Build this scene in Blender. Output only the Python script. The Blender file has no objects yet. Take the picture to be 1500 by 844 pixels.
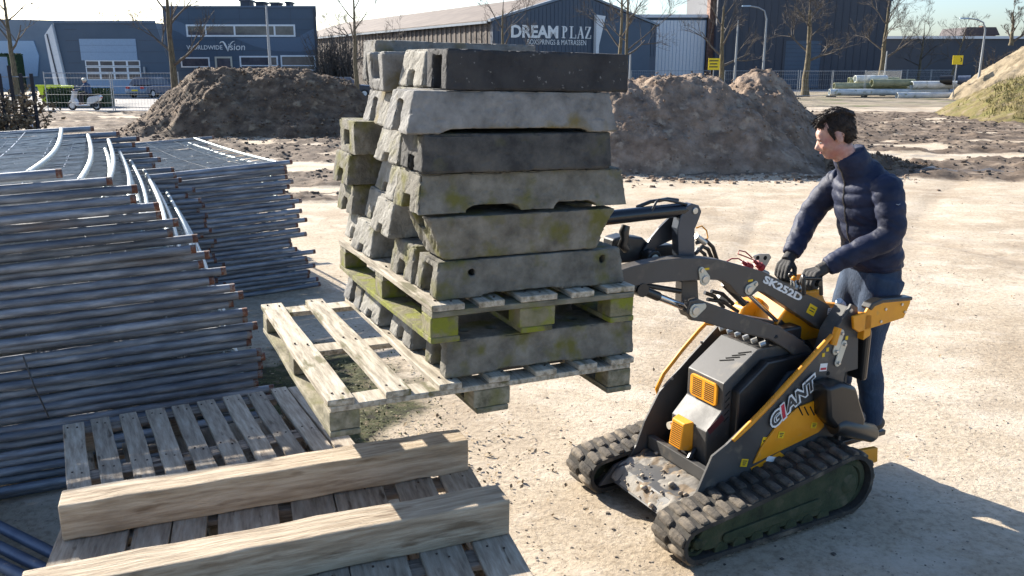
import bpy, bmesh, math, random
import numpy as np
from mathutils import Matrix, Vector, Euler

random.seed(7)
RNG = np.random.default_rng(11)
S = bpy.context.scene
COL = S.collection
rad = math.radians

# ------------------------------------------------------------------ camera
CAM_H, FPX, HORIZON = 2.2, 1250.0, 99.0            # metres, pixels of a 1500 px wide frame
PITCH = math.atan((422 - HORIZON) / FPX)
cd = bpy.data.cameras.new('camera')
cd.sensor_width = 36.0
cd.lens = 36.0 * FPX / 1500.0
cd.clip_start, cd.clip_end = 0.05, 3000.0
cam = bpy.data.objects.new('camera', cd)
cam.location = (0, 0, CAM_H)
cam.rotation_euler = (math.pi / 2 - PITCH, 0, 0)
COL.objects.link(cam)
S.camera = cam

# ------------------------------------------------------------------ world, sun, exposure
SUN_AZ, SUN_EL = rad(-46.0), rad(27.0)             # azimuth from +Y, clockwise positive
W = bpy.data.worlds.new('World')
S.world = W
W.use_nodes = True
nt = W.node_tree
for n in list(nt.nodes):
    nt.nodes.remove(n)
sky = nt.nodes.new('ShaderNodeTexSky')
sky.sky_type = 'NISHITA'
sky.sun_disc = False
sky.sun_elevation = SUN_EL
sky.sun_rotation = SUN_AZ
sky.air_density, sky.dust_density, sky.ozone_density = 1.0, 1.6, 4.5
bg = nt.nodes.new('ShaderNodeBackground')
bg.inputs[1].default_value = 0.092
wo = nt.nodes.new('ShaderNodeOutputWorld')
nt.links.new(sky.outputs[0], bg.inputs[0])
nt.links.new(bg.outputs[0], wo.inputs[0])

sd = bpy.data.lights.new('sun', 'SUN')
sd.energy = 4.8
sd.angle = rad(0.5)
sd.color = (1.0, 0.925, 0.81)
sun = bpy.data.objects.new('sun', sd)
sv = Vector((math.sin(SUN_AZ) * math.cos(SUN_EL), math.cos(SUN_AZ) * math.cos(SUN_EL), math.sin(SUN_EL)))
sun.rotation_euler = sv.to_track_quat('Z', 'Y').to_euler()
sun.location = sv * 60
COL.objects.link(sun)

S.view_settings.view_transform = 'Standard'
S.view_settings.look = 'None'
S.view_settings.exposure = 1.5
S.view_settings.gamma = 1.0

# ------------------------------------------------------------------ measuring: photo pixel -> point on a known plane
def ray(px, py):
    c, s = math.cos(PITCH), math.sin(PITCH)
    a, b = (px - 750) / FPX, (422 - py) / FPX
    return Vector((a, c + b * s, -s + b * c))
def at_z(px, py, z):
    r = ray(px, py); t = (z - CAM_H) / r.z
    return Vector((r.x * t, r.y * t, z))
def at_y(px, py, y):
    r = ray(px, py); t = y / r.y
    return Vector((r.x * t, y, CAM_H + r.z * t))

# ------------------------------------------------------------------ noise in numpy
def _hash(ix, iy, seed):
    h = (ix.astype(np.int64) * 374761393 + iy.astype(np.int64) * 668265263 + seed * 1442695041) & 0xffffffff
    h = ((h ^ (h >> 13)) * 1274126177) & 0xffffffff
    h = h ^ (h >> 16)
    return (h & 0xffff) / 65535.0
def vnoise(x, y, seed=0):
    ix, iy = np.floor(x), np.floor(y)
    fx, fy = x - ix, y - iy
    fx = fx * fx * (3 - 2 * fx); fy = fy * fy * (3 - 2 * fy)
    a = _hash(ix, iy, seed); b = _hash(ix + 1, iy, seed)
    c = _hash(ix, iy + 1, seed); d = _hash(ix + 1, iy + 1, seed)
    return (a * (1 - fx) + b * fx) * (1 - fy) + (c * (1 - fx) + d * fx) * fy
def fbm(x, y, seed=0, oct=4, gain=0.5, lac=2.03):
    s, a, t = 0, 1, 0
    for o in range(oct):
        s = s + a * vnoise(x, y, seed + o * 17); t += a
        a *= gain; x = x * lac + 3.1; y = y * lac + 1.7
    return s / t
def smooth(a, b, x):
    t = np.clip((x - a) / (b - a), 0, 1)
    return t * t * (3 - 2 * t)

# ------------------------------------------------------------------ mesh builder
class MB:
    def __init__(s):
        s.v, s.f, s.m = [], [], []
    def add(s, vs, fs, m=0, M=None):
        o = len(s.v)
        if M is not None:
            vs = [tuple(M @ Vector(p)) for p in vs]
        s.v += [tuple(p) for p in vs]
        s.f += [tuple(i + o for i in f) for f in fs]
        s.m += [m] * len(fs)
        return s
    def box(s, c, d, rot=None, m=0, M=None):
        hx, hy, hz = d[0] / 2, d[1] / 2, d[2] / 2
        ps = [Vector(p) for p in ((-hx, -hy, -hz), (hx, -hy, -hz), (hx, hy, -hz), (-hx, hy, -hz), (-hx, -hy, hz), (hx, -hy, hz), (hx, hy, hz), (-hx, hy, hz))]
        if rot is not None:
            R = Euler(rot).to_matrix(); ps = [R @ p for p in ps]
        ps = [p + Vector(c) for p in ps]
        return s.add(ps, [(0, 3, 2, 1), (4, 5, 6, 7), (0, 1, 5, 4), (1, 2, 6, 5), (2, 3, 7, 6), (3, 0, 4, 7)], m, M)
    def span(s, x0, x1, y0, y1, z0, z1, m=0):
        return s.box(((x0 + x1) / 2, (y0 + y1) / 2, (z0 + z1) / 2), (x1 - x0, y1 - y0, z1 - z0), m=m)
    def tube(s, pts, r, n=10, m=0, caps=True, M=None, flat=1.0):
        pts = [Vector(p) for p in pts]
        rs = r if isinstance(r, (list, tuple)) else [r] * len(pts)
        vs, fs = [], []
        up = None
        for i, p in enumerate(pts):
            t = (pts[min(i + 1, len(pts) - 1)] - pts[max(i - 1, 0)])
            if t.length < 1e-9: t = Vector((0, 0, 1))
            t.normalize()
            if up is None:
                up = Vector((0, 0, 1)) if abs(t.z) < 0.9 else Vector((1, 0, 0))
            a = t.cross(up)
            if a.length < 1e-6: a = t.cross(Vector((0, 1, 0)))
            a.normalize(); b = a.cross(t).normalized(); up = b
            for k in range(n):
                w = 2 * math.pi * k / n
                vs.append(p + a * math.cos(w) * rs[i] + b * math.sin(w) * rs[i] * flat)
        for i in range(len(pts) - 1):
            for k in range(n):
                k2 = (k + 1) % n
                fs.append((i * n + k, (i + 1) * n + k, (i + 1) * n + k2, i * n + k2))
        if caps:
            fs.append(tuple(range(n))); fs.append(tuple(reversed([(len(pts) - 1) * n + k for k in range(n)])))
        return s.add(vs, fs, m, M)
    def prism(s, poly, lo, hi, plane='xz', m=0, M=None):
        """polygon in a plane, extruded along the remaining axis"""
        def P(a, b, h):
            return {'xz': (a, h, b), 'xy': (a, b, h), 'yz': (h, a, b)}[plane]
        n = len(poly)
        vs = [P(a, b, lo) for a, b in poly] + [P(a, b, hi) for a, b in poly]
        fs = [tuple(range(n)), tuple(reversed(range(n, 2 * n)))]
        fs += [(i, i + n, (i + 1) % n + n, (i + 1) % n) for i in range(n)]
        return s.add(vs, fs, m, M)
    def ball(s, c, r, nu=12, nv=8, m=0, R=None, M=None):
        rr = r if isinstance(r, (list, tuple)) else (r, r, r)
        vs = [Vector((0, 0, -rr[2]))]
        for j in range(1, nv):
            th = math.pi * j / nv - math.pi / 2
            for k in range(nu):
                w = 2 * math.pi * k / nu
                vs.append(Vector((math.cos(w) * math.cos(th) * rr[0], math.sin(w) * math.cos(th) * rr[1], math.sin(th) * rr[2])))
        vs.append(Vector((0, 0, rr[2])))
        if R is not None: vs = [R @ p for p in vs]
        vs = [p + Vector(c) for p in vs]
        fs = [(0, 1 + (k + 1) % nu, 1 + k) for k in range(nu)]
        for j in range(nv - 2):
            for k in range(nu):
                a = 1 + j * nu; k2 = (k + 1) % nu
                fs.append((a + k, a + k2, a + nu + k2, a + nu + k))
        a = 1 + (nv - 2) * nu; top = len(vs) - 1
        fs += [(a + k, a + (k + 1) % nu, top) for k in range(nu)]
        return s.add(vs, fs, m, M)
    def loft(s, rings, m=0, M=None):
        n = len(rings[0]); vs = [p for r in rings for p in r]; fs = []
        for i in range(len(rings) - 1):
            for k in range(n):
                k2 = (k + 1) % n
                fs.append((i * n + k, i * n + k2, (i + 1) * n + k2, (i + 1) * n + k))
        fs.append(tuple(reversed(range(n)))); fs.append(tuple((len(rings) - 1) * n + k for k in range(n)))
        return s.add(vs, fs, m, M)
    def mesh(s, name, mats=(), smooth_deg=None, fix=True):
        me = bpy.data.meshes.new(name)
        me.from_pydata(s.v, [], s.f)
        for mt in (mats if isinstance(mats, (list, tuple)) else [mats]):
            me.materials.append(mt)
        if any(s.m):
            me.polygons.foreach_set('material_index', s.m)
        if fix:
            bm = bmesh.new(); bm.from_mesh(me)
            bmesh.ops.recalc_face_normals(bm, faces=bm.faces)
            bm.to_mesh(me); bm.free()
        if smooth_deg is not None:
            me.polygons.foreach_set('use_smooth', [True] * len(me.polygons))
            me.set_sharp_from_angle(angle=rad(smooth_deg))
        me.update()
        return me
    def build(s, name, mats, parent=None, smooth_deg=None, bevel=0.0, M=None, seg=2):
        o = link(name, s.mesh(name, mats, smooth_deg), parent, M)
        if bevel:
            b = o.modifiers.new('bevel', 'BEVEL'); b.width = bevel; b.segments = seg
            b.limit_method = 'ANGLE'; b.angle_limit = rad(40); b.use_clamp_overlap = True
        return o

def link(name, data, parent=None, M=None):
    o = bpy.data.objects.new(name, data)
    COL.objects.link(o)
    if parent is not None: o.parent = parent
    if M is not None: o.matrix_local = M
    return o
def tag(o, label=None, cat=None, group=None, kind=None):
    for k, v in (('label', label), ('category', cat), ('group', group), ('kind', kind)):
        if v: o[k] = v
    return o
def thing(name, label, cat, M=None, group=None):
    o = link(name, None, None, M)
    o.empty_display_size = 0.2
    return tag(o, label, cat, group)
def copy_tree(o, parent=None):
    c = o.copy(); COL.objects.link(c)
    if parent is not None: c.parent = parent
    for ch in list(o.children): copy_tree(ch, c)
    return c
def T(x, y, z, rz=0.0, rx=0.0, ry=0.0):
    return Matrix.Translation((x, y, z)) @ Euler((rx, ry, rz)).to_matrix().to_4x4()
def baked(o):
    """the object's mesh with its modifiers applied"""
    dg = bpy.context.evaluated_depsgraph_get()
    return bpy.data.meshes.new_from_object(o.evaluated_get(dg))
def remeshed(mb, name, mat, voxel, smooth_it=6, parent=None, factor=0.5):
    o = link('temporary', mb.mesh('temporary', mat))
    r = o.modifiers.new('r', 'REMESH'); r.mode = 'VOXEL'; r.voxel_size = voxel; r.use_smooth_shade = True
    if smooth_it:
        q = o.modifiers.new('s', 'SMOOTH'); q.iterations = smooth_it; q.factor = factor
    me = baked(o); me.name = name
    old = o.data
    bpy.data.objects.remove(o); bpy.data.meshes.remove(old)
    me.materials.clear(); me.materials.append(mat)
    me.polygons.foreach_set('use_smooth', [True] * len(me.polygons))
    return link(name, me, parent)

# ------------------------------------------------------------------ materials
def lin(c):
    return tuple((x / 12.92 if x <= 0.04045 else ((x + 0.055) / 1.055) ** 2.4) for x in c)
def mat(name, cols, scale=8.0, rough=0.8, bump=0.0, bscale=None, metal=0.0, stretch=(1, 1, 1), detail=6.0, stops=None, vary=0.0, spec=0.5, coat=0.0, second=None, rough2=None, bdist=.01):
    """noise-mixed colours (linear values) in object space, offset at random per object, with fine relief.
    second = (colour, scale, threshold, softness, stretch): patches of another colour on top."""
    m = bpy.data.materials.new(name); m.use_nodes = True
    N, Lk = m.node_tree.nodes, m.node_tree.links
    b = N['Principled BSDF']
    b.inputs['Roughness'].default_value = rough
    b.inputs['Metallic'].default_value = metal
    b.inputs['Specular IOR Level'].default_value = spec
    if coat: b.inputs['Coat Weight'].default_value = coat
    tc = N.new('ShaderNodeTexCoord'); oi = N.new('ShaderNodeObjectInfo')
    off = N.new('ShaderNodeVectorMath'); off.operation = 'SCALE'; off.inputs[0].default_value = (37.0, 21.0, 13.0)
    Lk.new(oi.outputs['Random'], off.inputs['Scale'])
    ad = N.new('ShaderNodeVectorMath'); ad.operation = 'ADD'
    Lk.new(tc.outputs['Object'], ad.inputs[0]); Lk.new(off.outputs[0], ad.inputs[1])
    mp = N.new('ShaderNodeMapping'); mp.inputs['Scale'].default_value = stretch
    Lk.new(ad.outputs[0], mp.inputs['Vector'])
    nz = N.new('ShaderNodeTexNoise'); nz.inputs['Scale'].default_value = scale; nz.inputs['Detail'].default_value = detail
    nz.inputs['Roughness'].default_value = 0.62
    Lk.new(mp.outputs[0], nz.inputs['Vector'])
    cr = N.new('ShaderNodeValToRGB')
    Lk.new(nz.outputs['Fac'], cr.inputs[0])
    k = len(cols)
    st = stops or ([0.34 + 0.32 * i / max(k - 1, 1) for i in range(k)])
    while len(cr.color_ramp.elements) < k: cr.color_ramp.elements.new(0.5)
    for e, c, p in zip(cr.color_ramp.elements, cols, st):
        e.position = p; e.color = (*c, 1)
    out = cr.outputs[0]
    if second:
        n2 = N.new('ShaderNodeTexNoise'); n2.inputs['Scale'].default_value = second[1]; n2.inputs['Detail'].default_value = 5
        m2 = N.new('ShaderNodeMapping'); m2.inputs['Scale'].default_value = second[4] if len(second) > 4 else (1, 1, 1)
        m2.inputs['Location'].default_value = (5.3, 2.1, 7.7)
        Lk.new(ad.outputs[0], m2.inputs['Vector']); Lk.new(m2.outputs[0], n2.inputs['Vector'])
        r2 = N.new('ShaderNodeMapRange'); r2.inputs['From Min'].default_value = second[2]; r2.inputs['From Max'].default_value = second[2] + second[3]
        Lk.new(n2.outputs['Fac'], r2.inputs['Value'])
        mx = N.new('ShaderNodeMix'); mx.data_type = 'RGBA'
        Lk.new(r2.outputs[0], mx.inputs['Factor']); Lk.new(out, mx.inputs[6]); mx.inputs[7].default_value = (*second[0], 1)
        out = mx.outputs[2]
    if vary:
        hs = N.new('ShaderNodeHueSaturation')
        rg = N.new('ShaderNodeMapRange'); rg.inputs['To Min'].default_value = 1 - vary; rg.inputs['To Max'].default_value = 1 + vary
        Lk.new(oi.outputs['Random'], rg.inputs['Value']); Lk.new(rg.outputs[0], hs.inputs['Value']); Lk.new(out, hs.inputs['Color'])
        out = hs.outputs[0]
    Lk.new(out, b.inputs['Base Color'])
    if rough2 is not None:
        rr = N.new('ShaderNodeMapRange'); rr.inputs['From Min'].default_value = 0.35; rr.inputs['From Max'].default_value = 0.65
        rr.inputs['To Min'].default_value = rough; rr.inputs['To Max'].default_value = rough2
        Lk.new(nz.outputs['Fac'], rr.inputs['Value']); Lk.new(rr.outputs[0], b.inputs['Roughness'])
    if bump:
        nb = N.new('ShaderNodeTexNoise'); nb.inputs['Scale'].default_value = bscale or scale * 3; nb.inputs['Detail'].default_value = 6
        nb.inputs['Roughness'].default_value = 0.7
        Lk.new(mp.outputs[0], nb.inputs['Vector'])
        bp = N.new('ShaderNodeBump'); bp.inputs['Strength'].default_value = bump; bp.inputs['Distance'].default_value = bdist
        Lk.new(nb.outputs['Fac'], bp.inputs['Height']); Lk.new(bp.outputs[0], b.inputs['Normal'])
    return m
def flat(name, c, rough=0.6, metal=0.0, spec=0.5):
    d = tuple(x * 0.88 for x in c)
    return mat(name, [d, c], scale=12, rough=rough, metal=metal, spec=spec, detail=3)

M = {}
M['wood'] = mat('weathered_wood', [(.205, .16, .115), (.32, .262, .195), (.42, .36, .28)], 6.0, .85, .5, 14, stretch=(9, 1.0, 9), vary=.22, second=((.10, .07, .045), 4.0, .63, .07, (6, 1.2, 6)))
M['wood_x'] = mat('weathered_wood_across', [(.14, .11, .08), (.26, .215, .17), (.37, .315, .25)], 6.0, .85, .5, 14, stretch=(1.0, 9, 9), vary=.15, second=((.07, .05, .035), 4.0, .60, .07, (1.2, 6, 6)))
M['beam'] = mat('raw_timber', [(.29, .22, .145), (.42, .335, .235), (.55, .46, .34)], 6.0, .85, .8, 14, stretch=(.8, 9, 9), vary=.06, second=((.20, .14, .085), 5.0, .58, .12, (1.0, 5, 5)))
M['moss_wood'] = mat('mossy_wood', [(.10, .09, .055), (.20, .18, .12), (.31, .275, .20)], 5.0, .92, .5, 22, stretch=(5, 1.5, 5), vary=.12, second=((.15, .145, .05), 9.0, .50, .22))
M['moss_wood_x'] = mat('mossy_wood_across', [(.10, .09, .06), (.18, .165, .115), (.27, .24, .18)], 5.0, .92, .5, 22, stretch=(1.5, 5, 5), vary=.12, second=((.14, .135, .045), 9.0, .50, .22))
M['moss_block'] = mat('mossy_wood_block', [(.08, .075, .035), (.17, .155, .08), (.24, .21, .13)], 9.0, .95, .8, 40, vary=.12, detail=10, second=((.19, .20, .02), 14.0, .45, .14))
M['dry_pallet'] = mat('dry_pallet_wood', [(.20, .165, .115), (.38, .33, .25), (.52, .465, .37)], 6.0, .88, .5, 14, stretch=(8, .9, 8), vary=.12, second=((.13, .115, .055), 5.0, .57, .09, (4, 1, 4)))
M['conc'] = mat('grey_concrete', [(.125, .12, .112), (.19, .184, .172), (.25, .242, .225)], 13.0, .92, .6, 70, vary=.08, detail=12, second=((.16, .125, .05), 7.0, .57, .15))
M['conc_dark'] = mat('dark_concrete', [(.020, .020, .022), (.034, .034, .036), (.044, .043, .043)], 9.0, .93, .5, 70, vary=.06, second=((.16, .155, .15), 60.0, .66, .05))
M['conc_moss'] = mat('mossy_concrete', [(.095, .087, .070), (.155, .143, .116), (.22, .205, .168)], 13.0, .94, .7, 60, vary=.08, detail=12, second=((.12, .112, .028), 9.0, .50, .16))
M['conc_dark2'] = mat('stained_dark_concrete', [(.030, .030, .030), (.064, .062, .058), (.095, .09, .08)], 13.0, .93, .6, 70, detail=12, second=((.085, .085, .03), 7.0, .52, .16))
M['conc_pale'] = mat('pale_chipped_concrete', [(.155, .145, .122), (.24, .226, .195), (.32, .305, .265)], 13.0, .93, .7, 60, vary=.10, detail=12, second=((.14, .13, .05), 8.0, .55, .18))
M['galv'] = mat('galvanised_tube', [(.095, .108, .135), (.17, .19, .22), (.31, .33, .36)], 9.0, .50, .2, 60, metal=.3, vary=.22, stretch=(.5, 3, 3), rough2=.68, second=((.13, .095, .075), 5.0, .62, .2, (.4, 2, 2)))
M['galv_far'] = mat('galvanised_wire', [(.26, .28, .29), (.52, .53, .54)], 14.0, .42, metal=.45, vary=.15)
M['rail'] = mat('bright_galvanised_rail', [(.28, .33, .33), (.42, .46, .455)], 10.0, .5, metal=.35, vary=.08)
M['rust'] = mat('rusty_tube_end', [(.09, .035, .022), (.15, .062, .038), (.20, .17, .15)], 30.0, .85, .3, 60, vary=.3, stops=[.35, .5, .58])
M['charcoal'] = mat('charcoal_paint', [(.050, .049, .048), (.068, .067, .065)], 5.0, .42, .05, 90, spec=.45, second=((.17, .145, .11), 11.0, .60, .22), rough2=.62)
M['boom'] = mat('dark_brown_grey_paint', [(.062, .055, .049), (.085, .076, .068)], 4.0, .42, .03, 80, spec=.45, second=((.17, .14, .105), 12.0, .58, .2), rough2=.6)
M['orange'] = mat('orange_paint', [(.68, .25, .006), (.80, .33, .008)], 5.0, .38, .02, 70, spec=.5, second=((.42, .24, .09), 13.0, .60, .18), rough2=.55)
M['blackm'] = mat('black_steel', [(.012, .012, .013), (.022, .022, .023)], 9.0, .38, .03, 60, second=((.06, .055, .048), 10.0, .62, .15))
M['blackblue'] = flat('blue_grey_steel_plate', (.055, .066, .085), .32, .2)
M['blackblue2'] = flat('dark_blue_grey_plate', (.03, .034, .042), .35, .2)
M['blackgloss'] = flat('gloss_black_cylinder', (.010, .011, .014), .18)
M['plastic'] = mat('black_plastic', [(.014, .014, .014), (.022, .021, .02)], 6.0, .30, .03, 60, second=((.05, .046, .04), 8.0, .62, .2))
M['rubber'] = mat('dusty_rubber', [(.032, .028, .023), (.080, .068, .054), (.15, .125, .095)], 9.0, .9, .7, 40, vary=.2, second=((.25, .205, .15), 8.0, .55, .14))
M['belt'] = mat('dark_track_rubber', [(.022, .020, .017), (.05, .044, .036)], 8.0, .9, .5, 40, second=((.14, .115, .085), 9.0, .56, .16))
M['trackside'] = mat('muddy_track_frame', [(.016, .022, .009), (.032, .044, .018), (.058, .060, .030)], 8.0, .88, .6, 35, second=((.095, .085, .05), 9.0, .62, .12))
M['steel'] = flat('zinc_steel', (.55, .54, .50), .32, .7)
M['chrome'] = flat('chrome_rod', (.6, .6, .6), .15, .95)
M['cream'] = flat('zinc_link_plate', (.60, .57, .47), .5, .25)
M['white'] = flat('white_print', (.82, .82, .80), .55)
M['redprint'] = flat('red_print', (.55, .02, .05), .5)
M['darkprint'] = flat('dark_print', (.05, .05, .052), .5)
M['rustnail'] = flat('rusty_nail_head', (.05, .03, .02), .7)
M['redplastic'] = flat('red_plastic_cap', (.30, .008, .018), .45)
M['yellow'] = flat('yellow_sticker', (.80, .52, .01), .55)
M['aprondirt'] = mat('dirty_apron_plate', [(.15, .138, .12), (.22, .20, .172), (.30, .275, .235)], 7.0, .8, .5, 40, detail=10, second=((.16, .115, .07), 9.0, .50, .08))
M['soil'] = mat('dried_soil', [(.22, .17, .115), (.38, .31, .23), (.52, .44, .35)], 14.0, .95, .7, 50)
M['jacket'] = mat('navy_quilted_nylon', [(.008, .012, .031), (.013, .019, .046), (.019, .027, .062)], 7.0, .62, .3, 36, spec=.3)
M['jeans'] = mat('blue_denim', [(.012, .024, .050), (.022, .042, .080), (.038, .066, .11)], 9.0, .88, .5, 90, stretch=(1, 1, .45))
M['glove'] = mat('grey_knit_glove', [(.020, .019, .019), (.040, .038, .037)], 20.0, .8, .35, 120)
M['skin'] = mat('skin', [(.40, .20, .15), (.50, .285, .22), (.58, .35, .28)], 22.0, .52, .15, 160, spec=.4, second=((.42, .15, .12), 12.0, .52, .25))
M['lip'] = flat('lips', (.42, .16, .14), .45)
M['hair'] = mat('dark_brown_hair', [(.009, .006, .005), (.026, .017, .012), (.055, .037, .026)], 70.0, .6, .8, 140, stretch=(1, 1, .4), spec=.3)
M['eye'] = flat('dark_iris', (.02, .015, .012), .2)
M['eyewhite'] = flat('eye_white', (.62, .58, .55), .3)
M['shoe'] = flat('dark_shoe_leather', (.03, .024, .02), .6)
M['zip'] = flat('dark_metal_zip', (.10, .095, .09), .35, .6)
M['bark'] = mat('bark', [(.07, .055, .035), (.13, .105, .065), (.19, .16, .10)], 5.0, .95, .6, 12, stretch=(3, 3, .8), vary=.15)
M['twig'] = mat('twig_bark', [(.075, .062, .052), (.13, .112, .095)], 5.0, .95, vary=.12)
M['brownsoil'] = mat('dark_brown_soil', [(.062, .039, .024), (.118, .079, .050), (.20, .139, .09)], 2.4, .97, 1.0, 6.0, detail=12, second=((.26, .19, .12), 3.0, .59, .10), bdist=.07)
M['greysoil'] = mat('grey_brown_soil', [(.12, .080, .054), (.21, .149, .105), (.31, .232, .172)], 2.6, .97, 1.0, 7.0, detail=12, second=((.36, .275, .195), 3.0, .58, .10), bdist=.06)
M['sandheap'] = mat('sandy_soil', [(.15, .115, .07), (.22, .175, .11), (.28, .225, .15)], 1.2, .97, 1.0, 4.0, detail=12, bdist=.08)
M['grassheap'] = mat('mossy_mound_soil', [(.10, .075, .03), (.155, .125, .042), (.125, .12, .03)], 1.6, .97, 1.0, 7.0, detail=12, second=((.20, .155, .09), 2.2, .54, .12), bdist=.08)
M['slate'] = mat('slate_blue_cladding', [(.055, .085, .125), (.068, .10, .145)], .4, .55, vary=.0)
M['slate_light'] = flat('pale_slate_cladding', (.10, .145, .21), .55)
M['navyclad'] = mat('navy_corrugated_cladding', [(.045, .065, .10), (.058, .08, .115)], .3, .5)
M['hallgrey'] = mat('grey_blue_hall_cladding', [(.15, .19, .24), (.19, .235, .285)], .3, .6)
M['charclad'] = mat('charcoal_cladding', [(.040, .046, .062), (.052, .058, .074)], .3, .6)
M['roofbrown'] = mat('brown_roof_sheet', [(.10, .075, .06), (.16, .125, .10)], .6, .8, .2, 4)
M['roofdark'] = flat('dark_wall_sheet', (.075, .062, .055), .8)
M['whiteclad'] = flat('white_corrugated_sheet', (.72, .73, .74), .5)
M['whitepaint'] = flat('white_frame_paint', (.74, .76, .78), .5)
M['doorblue'] = flat('pale_blue_door_panel', (.26, .36, .49), .5)
M['paleblue'] = flat('pale_blue_panel', (.38, .50, .64), .55)
M['glass'] = mat('dark_window_glass', [(.05, .05, .065), (.12, .11, .12)], 1.2, .08, spec=.8)
M['brick'] = mat('brown_brick', [(.13, .07, .05), (.20, .115, .085)], 3.0, .9)
M['tile'] = flat('dark_roof_tile', (.05, .04, .045), .8)
M['hedge'] = mat('hedge_leaves', [(.012, .03, .01), (.03, .06, .016)], 6.0, .8)
M['leafgreen'] = mat('moss_green_leaves', [(.035, .05, .012), (.075, .085, .025), (.13, .115, .05)], 3.0, .8, vary=.2)
M['drygrass'] = mat('dry_grass', [(.10, .10, .025), (.17, .15, .045), (.22, .18, .08)], 2.0, .85, vary=.2)
M['limeskip'] = flat('lime_yellow_paint', (.62, .72, .03), .5)
M['silver'] = flat('silver_scooter_paint', (.62, .64, .66), .3, .2)
M['tyre'] = flat('tyre_rubber', (.018, .018, .018), .85)
M['carsilver'] = flat('blue_grey_car_paint', (.16, .20, .27), .25, .3)
M['carwhite'] = flat('white_car_paint', (.70, .72, .74), .3)
M['cardark'] = flat('dark_blue_car_paint', (.022, .035, .06), .25)
M['redlamp'] = flat('red_tail_lamp', (.5, .02, .03), .3)
M['riderjacket'] = flat('blue_rider_jacket', (.035, .07, .14), .8)
M['trousers'] = flat('dark_trousers', (.02, .022, .03), .85)
M['pipewhite'] = mat('pale_pipe', [(.46, .49, .48), (.68, .71, .70)], 2.0, .55, second=((.24, .25, .14), 2.5, .60, .12))
M['pipegreen'] = mat('greenish_pipe', [(.19, .21, .12), (.34, .34, .22)], 2.0, .7)
M['black'] = flat('black_hole', (.006, .006, .006), .9)
M['signyellow'] = flat('yellow_sign', (.85, .62, .01), .5)
M['signprint'] = flat('sign_print', (.03, .03, .03), .6)
M['polegrey'] = flat('grey_lamp_post', (.32, .34, .36), .5, .4)
M['hose'] = flat('white_hose', (.66, .68, .72), .5)
M['bluetube'] = mat('blue_grey_tube', [(.07, .095, .15), (.12, .15, .21)], 8.0, .55, metal=.3)
M['clod'] = mat('soil_clod', [(.05, .038, .03), (.13, .10, .075)], 9.0, .97, .6, 30, vary=.2)
M['pebble'] = mat('sand_pebble', [(.20, .165, .125), (.38, .33, .27)], 9.0, .95, .4, 30, vary=.3)
M['pebble_dark'] = mat('dark_crumb', [(.04, .034, .03), (.10, .085, .07)], 9.0, .95, vary=.3)
# ================================================================== GROUND
def ground_height(x, y):
    """yard surface and masks: mud (rough, dark), tyre ruts"""
    d = np.sqrt(x * x + y * y)
    n = fbm(x * .12, y * .12, 3, 4)
    band = smooth(17.2, 19.0, y + 2.4 * (n - .5) * 4) * (1 - smooth(40, 47, y))
    right = smooth(2.0, 4.5, x + 3 * (fbm(x * .3, y * .3, 9) - .5))
    left = 1 - smooth(-3.2, -2.0, x + 1.2 * (fbm(x * .4, y * .4, 13) - .5))
    leftband = smooth(12.0, 14.5, y + 2 * (n - .5) * 3) * (1 - smooth(43, 45.5, y))
    patch = fbm(x * .33, y * .95, 21, 5)
    mud = np.maximum(band * right * smooth(.40, .53, patch + .10 * smooth(24, 33, y)), leftband * left * smooth(.34, .46, patch))
    mud = np.maximum(mud, .9 * smooth(22, 26, y) * (1 - smooth(43, 47, y)) * smooth(.34, .50, patch))
    foot = np.exp(-(((x - 3.9) / 4.2) ** 2 + ((y - 18.9) / 1.6) ** 2))
    mud = np.maximum(mud, smooth(.35, .7, foot + .3 * (patch - .5)) * .8)
    h = (fbm(x * .5, y * .5, 5, 3) - .5) * .06 * smooth(4, 9, d)
    h = h + (fbm(x * 3, y * 3, 6, 4) - .5) * .014
    rough = fbm(x * 2.2, y * 2.2, 7, 5) ** 1.6
    h = h + mud * (rough * .26 - .05)
    ruts = 0
    for (x0, slope, w, y0, y1) in ((6.0, .62, .22, 9, 30), (8.0, .66, .22, 9, 30), (3.2, -.42, .2, 8, 22), (11.0, .9, .25, 10, 30), (5.1, -.25, .18, 6, 16), (13.0, 1.0, .25, 12, 34), (2.3, .30, .11, 5.5, 16), (3.15, .30, .11, 5.5, 16), (4.6, -.55, .13, 5.5, 14), (5.7, -.55, .13, 5.5, 14), (1.2, .8, .12, 8, 17)):
        c = x0 + slope * (y - 12) + .35 * np.sin(y * .35 + x0)
        ruts = ruts + np.exp(-((x - c) / w) ** 2) * smooth(y0, y0 + 3, y) * (1 - smooth(y1 - 4, y1, y))
    tread = .5 + .5 * np.sin(y * 17)
    h = h - ruts * (.012 + .008 * tread) + np.minimum(ruts, 1) * 0
    return h, mud, np.clip(ruts, 0, 1)

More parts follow.
